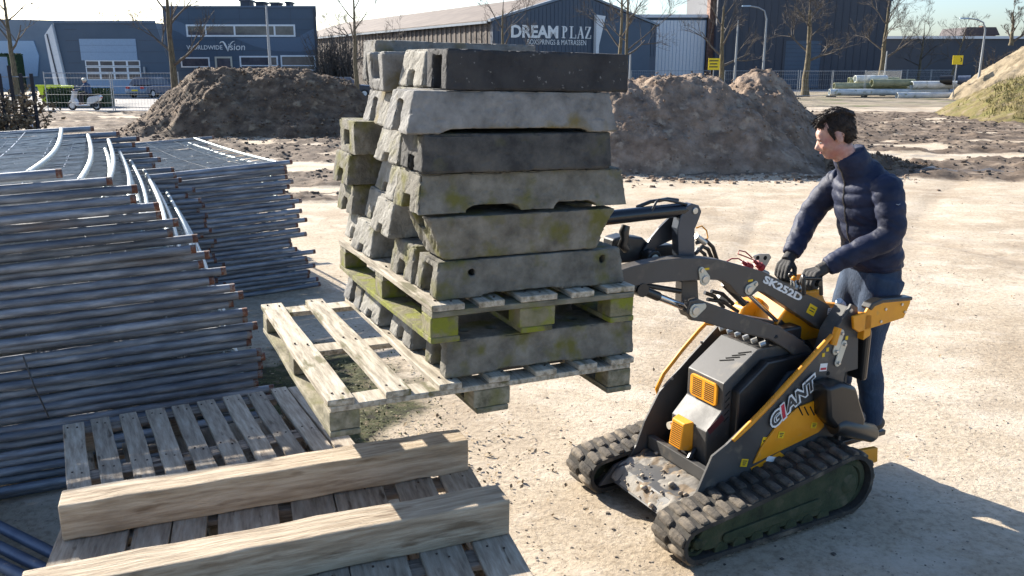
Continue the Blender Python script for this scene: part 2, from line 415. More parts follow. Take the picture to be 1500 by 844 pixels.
def build_ground():
    ys = [1.0]
    while ys[-1] < 62: ys.append(ys[-1] + max(.045, .0085 * ys[-1]))
    while ys[-1] < 900: ys.append(ys[-1] * 1.12)
    ys = np.array([-60, -25, -10, -3, 0] + ys)
    xs = [0.0]
    while xs[-1] < 30: xs.append(xs[-1] + max(.075, .0105 * xs[-1]))
    while xs[-1] < 700: xs.append(xs[-1] * 1.18)
    xs = np.array(sorted([-a for a in xs[1:]] + xs))
    X, Y = np.meshgrid(xs, ys)
    h, mud, ruts = ground_height(X, Y)
    fade = 1 - smooth(44, 50, Y)
    h, mud = h * fade, mud * fade
    nx, ny = len(xs), len(ys)
    V = np.stack([X, Y, h], -1).reshape(-1, 3)
    i = np.arange(ny - 1)[:, None] * nx + np.arange(nx - 1)[None, :]
    Fc = np.stack([i, i + 1, i + nx + 1, i + nx], -1).reshape(-1, 4)
    me = bpy.data.meshes.new('ground')
    me.vertices.add(len(V)); me.vertices.foreach_set('co', V.ravel())
    me.loops.add(Fc.size); me.polygons.add(len(Fc))
    me.loops.foreach_set('vertex_index', Fc.ravel().astype(np.int32))
    me.polygons.foreach_set('loop_start', np.arange(0, Fc.size, 4, dtype=np.int32))
    me.polygons.foreach_set('use_smooth', np.ones(len(Fc), dtype=bool))
    me.update(calc_edges=True)
    moss = np.exp(-(((X + 1.5) / .95) ** 2 + ((Y - 5.3) / 1.5) ** 2)) * (.55 + .9 * fbm(X * 3, Y * 3, 31))
    moss = np.maximum(moss, .0)
    wet = np.exp(-(((X - 8.6) / 2.6) ** 2 + ((Y - 22.3) / .55) ** 2)) + .8 * np.exp(-(((X - 9.5) / 2.2) ** 2 + ((Y - 18.6) / .35) ** 2))
    a = me.color_attributes.new('ground_mask', 'FLOAT_COLOR', 'POINT')
    c = np.stack([mud, np.clip(moss, 0, 1), np.clip(ruts, 0, 1), np.clip(wet, 0, 1)], -1).reshape(-1, 4).astype(np.float32)
    a.data.foreach_set('color', c.ravel())
    # material
    m = bpy.data.materials.new('sandy_yard_ground'); m.use_nodes = True
    N, Lk = m.node_tree.nodes, m.node_tree.links
    b = N['Principled BSDF']; b.inputs['Specular IOR Level'].default_value = .25
    geo = N.new('ShaderNodeNewGeometry'); at = N.new('ShaderNodeAttribute'); at.attribute_name = 'ground_mask'
    sp = N.new('ShaderNodeSeparateColor'); Lk.new(at.outputs['Color'], sp.inputs[0])
    def noise(sc, det=6, rg=.6, st=None):
        n = N.new('ShaderNodeTexNoise'); n.inputs['Scale'].default_value = sc; n.inputs['Detail'].default_value = det; n.inputs['Roughness'].default_value = rg
        if st:
            mp = N.new('ShaderNodeMapping'); mp.inputs['Scale'].default_value = st; mp.inputs['Rotation'].default_value = (0, 0, .35)
            Lk.new(geo.outputs['Position'], mp.inputs['Vector']); Lk.new(mp.outputs[0], n.inputs['Vector'])
        else:
            Lk.new(geo.outputs['Position'], n.inputs['Vector'])
        return n.outputs['Fac']
    def ramp(f, els):
        r = N.new('ShaderNodeValToRGB'); Lk.new(f, r.inputs[0])
        while len(r.color_ramp.elements) < len(els): r.color_ramp.elements.new(.5)
        for e, (p, cc) in zip(r.color_ramp.elements, els): e.position = p; e.color = (*cc, 1)
        return r.outputs[0]
    def mixc(f, A, B):
        x = N.new('ShaderNodeMix'); x.data_type = 'RGBA'
        for s, v in ((x.inputs[0], f), (x.inputs[6], A), (x.inputs[7], B)):
            if hasattr(v, 'links') or hasattr(v, 'is_linked'): Lk.new(v, s)
            else: s.default_value = v if not isinstance(v, tuple) else (*v, 1)
        return x.outputs[2]
    def mth(op, A, B=None):
        x = N.new('ShaderNodeMath'); x.operation = op; x.use_clamp = True
        for s, v in ((x.inputs[0], A), (x.inputs[1], B)):
            if v is None: continue
            if hasattr(v, 'is_linked'): Lk.new(v, s)
            else: s.default_value = v
        return x.outputs[0]
    sand = ramp(noise(.55, 8, .65), [(.32, (.36, .285, .20)), (.50, (.47, .39, .29)), (.66, (.575, .495, .39))])
    fine = ramp(noise(24, 6, .75), [(.36, (.45, .42, .38)), (.52, (.95, .95, .95)), (.68, (1.15, 1.13, 1.1))])
    mul = N.new('ShaderNodeMix'); mul.data_type = 'RGBA'; mul.blend_type = 'MULTIPLY'; mul.inputs[0].default_value = .6
    Lk.new(sand, mul.inputs[6]); Lk.new(fine, mul.inputs[7]); sand = mul.outputs[2]
    pale = mth('MULTIPLY', ramp(noise(1.6, 7, .7, (1, 1.3, 1)), [(.50, (0, 0, 0)), (.62, (1, 1, 1))]), .5)
    sand = mixc(pale, sand, (.62, .54, .44))
    # damp brown stains in the sand
    st = mth('MULTIPLY', ramp(noise(.9, 9, .72, (1, 1.5, 1)), [(.52, (0, 0, 0)), (.66, (1, 1, 1))]), .28)
    sand = mixc(st, sand, (.21, .16, .115))
    crumbs = ramp(noise(13, 3, .5), [(.66, (0, 0, 0)), (.70, (1, 1, 1))])
    sand = mixc(mth('MULTIPLY', crumbs, .3), sand, (.13, .10, .075))
    sand = mixc(mth('MULTIPLY', sp.outputs[2], .22), sand, (.24, .19, .14))
    mudc = ramp(noise(1.7, 9, .7), [(.36, (.062, .045, .033)), (.5, (.125, .093, .068)), (.60, (.215, .165, .12)), (.72, (.36, .29, .215))])
    mm = mth('ADD', sp.outputs[0], 0.0)
    col = mixc(ramp(mth('ADD', mth('MULTIPLY', noise(2.4, 8, .7), .5), mth('MULTIPLY', sp.outputs[0], .62)), [(.42, (0, 0, 0)), (.62, (1, 1, 1))]), sand, mudc)
    mossc = ramp(noise(9, 6, .7), [(.38, (.025, .022, .014)), (.52, (.05, .055, .018)), (.66, (.12, .095, .06))])
    col = mixc(ramp(mth('ADD', mth('MULTIPLY', noise(4, 6, .7), .5), mth('MULTIPLY', sp.outputs[1], .8)), [(.52, (0, 0, 0)), (.72, (1, 1, 1))]), col, mossc)
    wetf = mth('MULTIPLY', at.outputs['Alpha'], ramp(noise(1.4, 4, .6, (1, 4, 1)), [(.50, (0, 0, 0)), (.56, (1, 1, 1))]))
    col = mixc(wetf, col, (.09, .085, .08))
    Lk.new(col, b.inputs['Base Color'])
    ro = N.new('ShaderNodeMapRange'); Lk.new(wetf, ro.inputs['Value']); ro.inputs['To Min'].default_value = .95; ro.inputs['To Max'].default_value = .12
    Lk.new(ro.outputs[0], b.inputs['Roughness'])
    bsum = N.new('ShaderNodeMath'); bsum.operation = 'ADD'
    Lk.new(noise(30, 8, .75), bsum.inputs[0])
    nb = N.new('ShaderNodeMath'); nb.operation = 'MULTIPLY'; nb.inputs[1].default_value = .8
    Lk.new(noise(5, 6, .65), nb.inputs[0]); Lk.new(nb.outputs[0], bsum.inputs[1])
    bp = N.new('ShaderNodeBump'); bp.inputs['Strength'].default_value = .55; bp.inputs['Distance'].default_value = .03
    Lk.new(bsum.outputs[0], bp.inputs['Height']); Lk.new(bp.outputs[0], b.inputs['Normal'])
    me.materials.append(m)
    o = link('ground', me); tag(o, kind='structure')
build_ground()

def sheet(name, pts, z, material):
    mb = MB(); mb.add([(x, y, z) for x, y in pts], [tuple(range(len(pts)))])
    o = mb.build(name, material); tag(o, kind='structure'); return o
M['asphalt'] = mat('pale_asphalt', [(.20, .19, .18), (.28, .265, .25)], 1.2, .95, .3, 30, second=((.34, .32, .30), .5, .55, .2))
M['verge'] = mat('verge_soil', [(.13, .105, .07), (.22, .18, .125), (.30, .25, .18)], .8, .95, .6, 6, second=((.10, .11, .03), .5, .56, .12))
sheet('road', [(-400, 44.6), (-11, 45.6), (-11, 49.2), (-400, 48.4)], .012, M['asphalt'])
sheet('pavement', [(-400, 48.42), (-11, 49.22), (-11, 69.5), (-400, 69.5)], .03, M['asphalt'])
sheet('verge', [(-10.9, 50), (400, 50), (400, 400), (-10.9, 400)], .012, M['verge'])
sheet('yard_asphalt', [(9, 80), (60, 80), (60, 94.5), (9, 94.5)], .03, M['asphalt'])

# loose crumbs on the yard: three kinds, each one mass
def scatter(name, count, material, r0, r1, where, seed, squash=.6, lift=.25):
    rg = np.random.default_rng(seed)
    base = np.array([(-1, -1, -.5), (1, -.8, -.6), (.9, 1, -.5), (-.8, .9, -.6), (-.7, -.7, .6), (.6, -.7, .7), (.7, .6, .55), (-.6, .7, .65)]) * .7
    fs = np.array([(0, 3, 2, 1), (4, 5, 6, 7), (0, 1, 5, 4), (1, 2, 6, 5), (2, 3, 7, 6), (3, 0, 4, 7)])
    P = where(rg, count)
    h, _, _ = ground_height(P[:, 0], P[:, 1])
    n = len(P)
    r = r0 + (r1 - r0) * rg.random(n) ** 3.0
    a = rg.random(n) * 6.283
    v = base[None] * (1 + .35 * (rg.random((n, 8, 3)) - .5)) * r[:, None, None]
    v[..., 2] *= squash
    x = v[..., 0] * np.cos(a)[:, None] - v[..., 1] * np.sin(a)[:, None]
    y = v[..., 0] * np.sin(a)[:, None] + v[..., 1] * np.cos(a)[:, None]
    V = np.stack([x + P[:, :1], y + P[:, 1:2], v[..., 2] + (h + r * lift * squash)[:, None]], -1).reshape(-1, 3)
    Fc = (fs[None] + (np.arange(n) * 8)[:, None, None]).reshape(-1, 4)
    me = bpy.data.meshes.new(name); me.from_pydata(V.tolist(), [], Fc.tolist()); me.materials.append(material)
    o = link(name, me); tag(o, kind='stuff'); return o
def area(x0, x1, y0, y1):
    def w(rg, n):
        t = rg.random(n)
        y = y0 * (y1 / y0) ** t
        return np.stack([x0 + (x1 - x0) * rg.random(n), y], -1)
    return w
def fan(y0, y1, k, bias=0.0, thresh=None, seed=0):
    def w(rg, n):
        t = rg.random(n); y = y0 * (y1 / y0) ** t
        x = (rg.random(n) * 2 - 1 + bias) * k * y
        p = np.stack([x, y], -1)
        if thresh is not None: p = p[fbm(p[:, 0] * .8, p[:, 1] * .8, seed, 3) > thresh]
        return p
    return w
scatter('gravel', 6000, M['pebble'], .003, .010, fan(3.0, 16, .75), 1)
scatter('soil_crumbs', 1300, M['pebble_dark'], .003, .018, fan(3.2, 18, .75, .1, .54, 5), 2)
def mudspots(rg, n):
    p = np.stack([rg.uniform(-9, 22, n), rg.uniform(13, 42, n)], -1)
    _, m, _ = ground_height(p[:, 0], p[:, 1])
    return p[m > .45]
scatter('mud_clods', 16000, M['clod'], .012, .085, mudspots, 3, .7)
def spill(rg, n):
    a = np.stack([rg.uniform(1.0, 8.2, n), 17.75 - np.abs(rg.normal(0, .55, n))], -1)
    b = np.stack([rg.uniform(-14.5, -4, n), 27.6 - np.abs(rg.normal(0, .7, n))], -1)
    return np.where((rg.random(n) < .6)[:, None], a, b)
scatter('soil_spill', 1100, M['greysoil'], .012, .09, spill, 14, .75)
scatter('stones', 260, M['pebble'], .015, .075, spill, 15, .7)
def mossspots(rg, n):
    return np.stack([rg.normal(-1.25, .42, n), rg.normal(5.3, .8, n)], -1)
def leaves(name, count, material, where, seed, s0, s1):
    rg = np.random.default_rng(seed); P = where(rg, count); h, _, _ = ground_height(P[:, 0], P[:, 1]); V, Fc = [], []
    for i, (x, y) in enumerate(P):
        R = Euler((rg.normal(0, .5), rg.normal(0, .5), rg.random() * 6.28)).to_matrix(); s = rg.uniform(s0, s1)
        for q in ((-.5, 0, 0), (0, -.3, .05), (.5, 0, 0), (0, .3, .05)):
            p = R @ (Vector(q) * s); V.append((x + p.x, y + p.y, h[i] + .012 + p.z))
        Fc.append((4 * i, 4 * i + 1, 4 * i + 2, 4 * i + 3))
    me = bpy.data.meshes.new(name); me.from_pydata(V, [], Fc); me.materials.append(material)
    tag(link(name, me), kind='stuff')
leaves('moss_leaves', 2200, M['leafgreen'], mossspots, 8, .008, .028)
M['deadleaf'] = mat('dead_leaves', [(.10, .065, .035), (.22, .16, .09), (.34, .28, .2)], 20, .9, vary=.3)
leaves('dead_leaves', 420, M['deadleaf'], lambda rg, n: np.stack([rg.normal(-.5, .45, n), rg.normal(4.5, .45, n)], -1), 9, .012, .04)
leaves('plant_litter', 900, M['deadleaf'], lambda rg, n: np.stack([rg.uniform(-3, 10, n), rg.uniform(4, 17, n)], -1), 10, .01, .035)

# ================================================================== HEAPS
def heap(name, label, cat, x0, x1, y0, y1, prof, material, rough=.35, res=.06, seed=3, gully=0.0, kind=None, group=None):
    """heightfield with its own ridges, gullies and clods; prof(x, y) -> smooth height"""
    nx, ny = int((x1 - x0) / res), int((y1 - y0) / res)
    X, Y = np.meshgrid(np.linspace(x0, x1, nx), np.linspace(y0, y1, ny))
    wx = (fbm(X * .7, Y * .7, seed + 40, 3) - .5) * .9; wy = (fbm(X * .7, Y * .7, seed + 60, 3) - .5) * .9
    H = prof(X + wx, Y + wy)
    amp = smooth(0, .8, H)
    rid = 1 - np.abs(2 * fbm(X * 1.7, Y * .7, seed + 5, 5, .6) - 1)
    clod = fbm(X * 5, Y * 5, seed + 7, 4, .6) ** 1.5 + .35 * (fbm(X * 14, Y * 14, seed + 8, 3, .6) - .3)
    H = H + amp * rough * ((fbm(X * .9, Y * .9, seed, 6, .58) - .5) * 1.3 + clod * .55) - amp * gully * (1 - rid) * 1.2
    H = np.maximum(H, -.12)
    V = np.stack([X - (x0 + x1) / 2, Y - (y0 + y1) / 2, H - .03], -1).reshape(-1, 3)
    i = np.arange(ny - 1)[:, None] * nx + np.arange(nx - 1)[None, :]
    Fc = np.stack([i, i + 1, i + nx + 1, i + nx], -1).reshape(-1, 4)
    me = bpy.data.meshes.new(name)
    me.vertices.add(len(V)); me.vertices.foreach_set('co', V.ravel())
    me.loops.add(Fc.size); me.polygons.add(len(Fc))
    me.loops.foreach_set('vertex_index', Fc.ravel().astype(np.int32))
    me.polygons.foreach_set('loop_start', np.arange(0, Fc.size, 4, dtype=np.int32))
    me.polygons.foreach_set('use_smooth', np.ones(len(Fc), dtype=bool))
    me.update(calc_edges=True)
    me.materials.append(material)
    o = link(name, me); o.location = ((x0 + x1) / 2, (y0 + y1) / 2, 0)
    tag(o, label, cat, group, kind); return o
def ridge(knots, yc, front, back, top=0.0):
    """height along x from knots, falling to the ground at 'front' and 'back' metres from the crest line"""
    kx, kz = zip(*knots)
    def f(X, Y):
        z = np.interp(X, kx, kz)
        d = Y - yc
        s = np.where(d < 0, -d / front, d / back)
        s = np.clip((s - top) / (1 - top), 0, 1)
        return z * (1 - s ** 1.15) - .15 * (s >= 1)
    return f
D = 30.5
kn = [(at_y(px, py, D).x, max(at_y(px, py, D).z - .1, -.1)) for px, py in ((185, 205), (215, 172), (245, 135), (285, 100), (330, 97), (380, 100), (440, 103), (475, 110), (510, 122), (560, 160), (600, 205))]
heap('soil_heap', 'long dark brown soil heap in front of the blue shop building', 'soil heap', -15.5, -2.8, 26.8, 35, ridge(kn, D, 3.0, 3.4, .12), M['brownsoil'], .28, .05, 3, .07)
heap('soil_mound', 'low dark soil mound beside the road below the scooter', 'soil heap', -17.6, -12.2, 38.2, 42.0, ridge([(-17.4, -.1), (-16, .35), (-14.6, .5), (-13.4, .3), (-12.4, -.1)], 40, 1.4, 1.4, .1), M['brownsoil'], .12, .1, 9)
D = 20.4
kn = [(at_y(px, py, D).x, max(at_y(px, py, D).z - .12, -.1)) for px, py in ((590, 290), (600, 235), (640, 200), (720, 150), (800, 125), (900, 114), (960, 112), (1000, 107), (1048, 106), (1070, 118), (1100, 150), (1160, 210), (1200, 250))]
k2 = [(at_y(px, py, 21.2).x, max(at_y(px, py, 21.2).z - .08, -.1)) for px, py in ((985, 300), (1010, 200), (1050, 140), (1085, 108), (1116, 97), (1134, 101), (1165, 132), (1200, 166), (1260, 235))]
k3 = [(at_y(px, py, 18.6).x, max(at_y(px, py, 18.6).z - .02, -.12)) for px, py in ((790, 320), (860, 220), (900, 180), (960, 165), (1060, 158), (1110, 150), (1140, 168), (1180, 205), (1215, 250))]
fa, fb, fc = ridge(kn, 20.4, 2.6, 2.6, .16), ridge(k2, 21.2, 2.7, 2.6, .02), ridge(k3, 19.2, 1.35, 1.5, .05)
heap('soil_heap', 'grey brown heap of dug soil with two peaks beside the man', 'soil heap', -2.5, 9.6, 17.2, 24.6, lambda X, Y: np.maximum(np.maximum(fa(X, Y), fb(X, Y)), fc(X, Y) * .9), M['greysoil'], .30, .038, 21, .13)
heap('dark_soil_ridge', 'low dark soil ridge behind the man by the grey heap', 'soil heap', 6.4, 10.0, 17.6, 20.4, ridge([(6.4, -.1), (7.1, .42), (7.8, .38), (8.6, .22), (9.4, .1), (9.9, -.1)], 19.0, 1.0, 1.1, .05), M['brownsoil'], .16, .06, 33)
def mound(cx, cy, rx, ry, h, w, pw=.9):
    return lambda X, Y: h * np.clip((1 - np.sqrt(((X - cx) / rx) ** 2 + ((Y - cy) / ry) ** 2)) / w, -.03, 1.0).clip(0) ** pw - .1 * (((X - cx) / rx) ** 2 + ((Y - cy) / ry) ** 2 > 1) + h * .12 * np.clip(1 - np.sqrt(((X - cx) / rx) ** 2 + ((Y - cy) / ry) ** 2), 0, 1)
heap('grassy_mound', 'sand mound overgrown with yellow green grass at the right edge', 'mound', 16.5, 40, 29, 49, mound(30.1, 38.6, 10.4, 9.2, 2.75, .62), M['grassheap'], .3, .11, 51, .04)
heap('sand_mound', 'large pale sand mound behind the grassy mound', 'mound', 25, 64, 47, 74, mound(46.5, 60, 15.4, 11.5, 3.9, .34), M['sandheap'], .5, .16, 57)
def heap_clods(src, name, count, material, r0, r1, seed, front):
    rg = np.random.default_rng(seed); ob = bpy.data.objects[src]; me = ob.data
    co = np.empty(len(me.vertices) * 3); me.vertices.foreach_get('co', co); co = co.reshape(-1, 3) + np.array(ob.location)
    ok = co[(co[:, 2] > .05) & (co[:, 1] < front)]
    P = ok[rg.integers(0, len(ok), count)] + rg.normal(0, .03, (count, 3))
    base = np.array([(-1, -.2, -.2), (.9, .1, -.3), (0, 1, -.1), (.1, -1, .1), (.1, .1, .8), (-.1, 0, -.8)])
    fs = np.array([(0, 3, 4), (3, 1, 4), (1, 2, 4), (2, 0, 4), (3, 0, 5), (1, 3, 5), (2, 1, 5), (0, 2, 5)])
    r = r0 + (r1 - r0) * rg.random(count) ** 3
    v = base[None] * (1 + .7 * (rg.random((count, 6, 3)) - .5)) * r[:, None, None]
    a = rg.random(count) * 6.28; ca, sa = np.cos(a)[:, None], np.sin(a)[:, None]
    v = np.stack([v[..., 0] * ca - v[..., 1] * sa, v[..., 0] * sa + v[..., 1] * ca, v[..., 2]], -1) + P[:, None]
    m2 = bpy.data.meshes.new(name); m2.from_pydata(v.reshape(-1, 3).tolist(), [], (fs[None] + (np.arange(count) * 6)[:, None, None]).reshape(-1, 3).tolist())
    m2.materials.append(material); tag(link(name, m2), kind='stuff')
heap_clods('soil_heap', 'soil_clods', 3500, M['brownsoil'], .01, .06, 61, 31)
heap_clods('soil_heap.001', 'soil_clods', 5000, M['greysoil'], .008, .04, 62, 22)
heap_clods('dark_soil_ridge', 'soil_clods', 1200, M['brownsoil'], .01, .06, 63, 20.4)
def grass_tufts():
    rg = np.random.default_rng(4); V, Fc = [], []
    f = mound(30.1, 38.6, 10.4, 9.2, 2.75, .62)
    ob = bpy.data.objects['grassy_mound']; me = ob.data
    co = np.empty(len(me.vertices) * 3); me.vertices.foreach_get('co', co); co = co.reshape(-1, 3) + np.array(ob.location)
    ok = co[(co[:, 2] > .15) & (co[:, 1] < 41) & (fbm(co[:, 0] * .5, co[:, 1] * .5, 77, 3) > .42)]
    pick = ok[rg.integers(0, len(ok), 16000)]
    for i, p in enumerate(pick):
        a = rg.random() * 6.283; h = rg.uniform(.05, .2); w = rg.uniform(.012, .03); lx, ly = rg.normal(0, .08, 2)
        dx, dy = math.cos(a) * w, math.sin(a) * w; j = rg.normal(0, .06, 2)
        V += [(p[0] + j[0] - dx, p[1] + j[1] - dy, p[2] - .05), (p[0] + j[0] + dx, p[1] + j[1] + dy, p[2] - .05), (p[0] + j[0] + lx, p[1] + j[1] + ly, p[2] + h)]
        Fc.append((3 * i, 3 * i + 1, 3 * i + 2))
    m2 = bpy.data.meshes.new('grass'); m2.from_pydata(V, [], Fc); m2.materials.append(M['drygrass'])
    tag(link('grass', m2), kind='stuff')
grass_tufts()

# ================================================================== BUILDINGS
def text_mesh(name, s, size, material, shear=0.0, bold=0.0, depth=.004, align='CENTER', space=1.0):
    cu = bpy.data.curves.new(name, 'FONT'); cu.body = s; cu.size = size; cu.align_x = align; cu.align_y = 'CENTER'
    cu.shear = shear; cu.offset = bold; cu.extrude = depth; cu.resolution_u = 3; cu.space_character = space
    o = link('temporary', cu); me = baked(o); me.name = name
    bpy.data.objects.remove(o); bpy.data.curves.remove(cu)
    me.materials.clear(); me.materials.append(material)
    return me
def facing(p, xdir, nrm=None, up=Vector((0, 0, 1))):
    """matrix for flat lettering: text X along xdir, text Y up, normal out"""
    x = Vector(xdir).normalized(); z = x.cross(up).normalized(); y = z.cross(x).normalized()
    m = Matrix((x, y, z)).transposed().to_4x4(); m.translation = Vector(p); return m
class Front:
    """a camera-facing facade plane at depth y: turns photo pixels into facade metres"""
    def __init__(s, y): s.y = y
    def x(s, px): return at_y(px, 99, s.y).x
    def z(s, py): return at_y(750, py, s.y).z
def fbox(mb, F, px0, py0, px1, py1, out0, out1, m=0):
    mb.span(F.x(px0), F.x(px1), F.y - out1, F.y - out0, F.z(py1), F.z(py0), m); return mb
def hollow_frame(mb, F, a, b, c, d, t, o0, o1):
    """four butted bars round an opening given in pixels, t metres wide"""
    x0, x1, z1, z0 = F.x(a), F.x(c), F.z(b), F.z(d); y0, y1 = F.y - o1, F.y - o0
    mb.span(x0, x1, y0, y1, z1 - t, z1); mb.span(x0, x1, y0, y1, z0, z0 + t)
    mb.span(x0, x0 + t, y0, y1, z0 + t, z1 - t); mb.span(x1 - t, x1, y0, y1, z0 + t, z1 - t)
def window(F, root, a, b, c, d, bars=(), t=.09, rows=()):
    mb = MB(); hollow_frame(mb, F, a, b, c, d, t, -.03, .07)
    for px in bars: mb.span(F.x(px) - t / 2, F.x(px) + t / 2, F.y - .065, F.y + .02, F.z(d) + t, F.z(b) - t)
    f = mb.build('window', M['whitepaint'], root)
    xs = [F.x(a)] + [F.x(p) for p in bars] + [F.x(c)]
    for i in range(len(xs) - 1):
        q = MB().span(xs[i] + t / 2 + .002, xs[i + 1] - t / 2 - .002, F.y - .03, F.y - .015, F.z(d) + t, F.z(b) - t)
        q.build('pane', M['glass'], f)
    return f

# --- shop building with the lettering (Worldwide Vision)
F = Front(85.0)
b = thing('shop_building', 'slate blue two storey shop lettered WORLDWIDE Vision', 'building')
x0, x1, zt = F.x(246), F.x(467), F.z(11)
wall = MB().prism([(x0, F.y), (x1, F.y), (x1 * 1.165, F.y + 14), (x0 - 2, F.y + 14)], -.2, zt, 'xy').build('wall', M['slate'], b)
MB().prism([(x0 - .05, F.y - .06), (x1 + .05, F.y - .06), (x1 * 1.165 + .05, F.y + 14.06), (x0 - 2.05, F.y + 14.06)], zt, zt + .14, 'xy').build('roof_trim', M['slate_light'], b)
def wave(pts):
    MB().prism([(F.x(px), F.z(py)) for px, py in pts], F.y - .025, F.y - .003).build('wall_graphic', M['slate_light'], b)
for k in range(1, 9):
    MB().span(x0 + .05, x1 - .05, F.y - .012, F.y - .001, k * .95 - .012, k * .95 + .012).build('cladding_seam', M['charclad'], b)
for k in range(1, 6):
    xx = x0 + (x1 - x0) * k / 6; MB().span(xx - .015, xx + .015, F.y - .014, F.y - .0125, .1, zt - .05).build('cladding_seam', M['charclad'], b)
MB().span(x1 - .22, x1 - .10, F.y - .16, F.y - .03, 0, zt - .1).build('rain_pipe', M['charclad'], b)
wave([(258, 29), (272, 33), (279, 38), (279, 56), (268, 48), (258, 44)])
wave([(347, 56), (438, 55), (466, 40), (466, 72), (440, 76), (405, 75), (375, 68)])
window(F, b, 278, 36, 436, 54, (306, 348, 406), .16)
window(F, b, 266, 84, 308, 99, (), .12); window(F, b, 352, 82, 408, 104, (), .14); window(F, b, 412, 81, 463, 104, (), .14)
for y in (94,):
    MB().span(F.x(353), F.x(407), F.y - .06, F.y - .034, F.z(97), F.z(95.5)).build('window_bar', M['whitepaint'], b)
    MB().span(F.x(413), F.x(462), F.y - .06, F.y - .034, F.z(97), F.z(95.5)).build('window_bar', M['whitepaint'], b)
dr = MB(); hollow_frame(dr, F, 316, 83, 341, 122, .16, -.03, .08); dr = dr.build('door', M['cream'], b)
MB().span(F.x(319), F.x(338), F.y - .03, F.y - .012, F.z(121), F.z(85.5)).build('pane', M['glass'], dr)
me = text_mesh('lettering', 'WORLDWIDE', 1.05 * (F.x(324) - F.x(281)) / 5.4, M['white'], bold=.004)
link('lettering', me, b, facing((F.x(302.5), F.y - .05, F.z(70)), (1, 0, 0)))
me = text_mesh('lettering', 'ision', .92, M['white'], shear=.15)
link('lettering', me, b, facing((F.x(348.5), F.y - .05, F.z(69.2)), (1, 0, 0)))
sw = [(325, 63.5), (327, 61.6), (330, 61.4), (332, 64), (334.5, 70), (336, 75.5), (338.5, 69), (341, 64), (344, 61.2), (347, 60.3)]
MB().tube([(F.x(p), F.y - .05, F.z(q)) for p, q in sw], [.03, .05, .07, .09, .08, .03, .04, .05, .04, .015], 6).build('lettering', M['white'], b)
for a, q, c in ((345, 4, 359), (368, 7, 380), (390, 8, 402), (413, 7, 419)):
    m_ = MB().span(F.x(a), F.x(c), F.y + 3, F.y + 4.5, zt, F.z(q) + .35); m_.span(F.x(a) - .1, F.x(c) + .1, F.y + 2.9, F.y + 4.6, F.z(q) + .35, F.z(q) + .5)
    m_.build('roof_vent', M['charclad'], b)

# --- garage hall with a sectional door
F = Front(70.0)
b = thing('garage_building', 'blue garage hall with a pale sectional door behind the scooter', 'building')
wb = MB(); zt = F.z(34)
fp = [(F.x(99), -.2), (F.x(249), -.2), (F.x(249), F.z(96)), (F.x(234), zt), (F.x(87), zt)]
wb.loft([[(x, F.y, z) for x, z in fp], [(x - 6.3, F.y + 13, z) for x, z in fp]])
wb.build('wall', M['slate'], b)
fp = [(F.x(86), zt), (F.x(235), zt), (F.x(235), zt + .18), (F.x(86), zt + .18)]
MB().loft([[(x, F.y - .06, z) for x, z in fp], [(x - 6.3, F.y + 13.1, z) for x, z in fp]]).build('roof_trim', M['slate_light'], b)
MB().prism([(F.x(80), -.2), (F.x(98.4), -.2), (F.x(86.4), F.z(36)), (F.x(74), F.z(52))], F.y - .3, F.y + .9).build('pier', M['whiteclad'], b)
MB().prism([(F.x(88), -.2), (F.x(90), -.2), (F.x(79), F.z(50)), (F.x(77.5), F.z(50))], F.y - .36, F.y - .302).build('drain_pipe', M['charclad'], b)
for k in range(1, 7):
    for a, c in ((101, 119), (208, 244)): MB().span(F.x(a), F.x(c), F.y - .012, F.y - .001, k * .85 - .012, k * .85 + .012).build('cladding_seam', M['charclad'], b)
MB().span(F.x(211), F.x(213.5), F.y - .2, F.y - .02, F.z(108), F.z(98)).build('wall_lamp', M['polegrey'], b)
dr = MB()
for k, (p0, p1) in enumerate(((57, 66.3), (66.6, 76.3), (76.6, 88.5))):
    dr.span(F.x(121), F.x(203), F.y - .05, F.y + .1, F.z(p1), F.z(p0))
dr.span(F.x(126), F.x(205), F.y - .05, F.y + .1, F.z(137.5), F.z(117.6))
door = dr.build('garage_door', M['doorblue'], b)
grid = MB(); xs = [126, 146.5, 167, 187, 206]
for p0, p1 in ((88.6, 97.4), (98.0, 106.8), (107.4, 117.4)):
    z0, z1 = F.z(p1), F.z(p0)
    for i in range(4):
        a, c = F.x(xs[i]), F.x(xs[i + 1]); t = .07
        g = MB().span(a, c, F.y - .06, F.y + .05, z1 - t, z1); g.span(a, c, F.y - .06, F.y + .05, z0, z0 + t)
        g.span(a, a + t, F.y - .06, F.y + .05, z0 + t, z1 - t); g.span(c - t, c, F.y - .06, F.y + .05, z0 + t, z1 - t)
        w_ = g.build('door_window', M['whitepaint'], door)
MB().span(F.x(127), F.x(205), F.y - .02, F.y + .02, F.z(117.2), F.z(88.8)).build('door_glass', M['glass'], door)

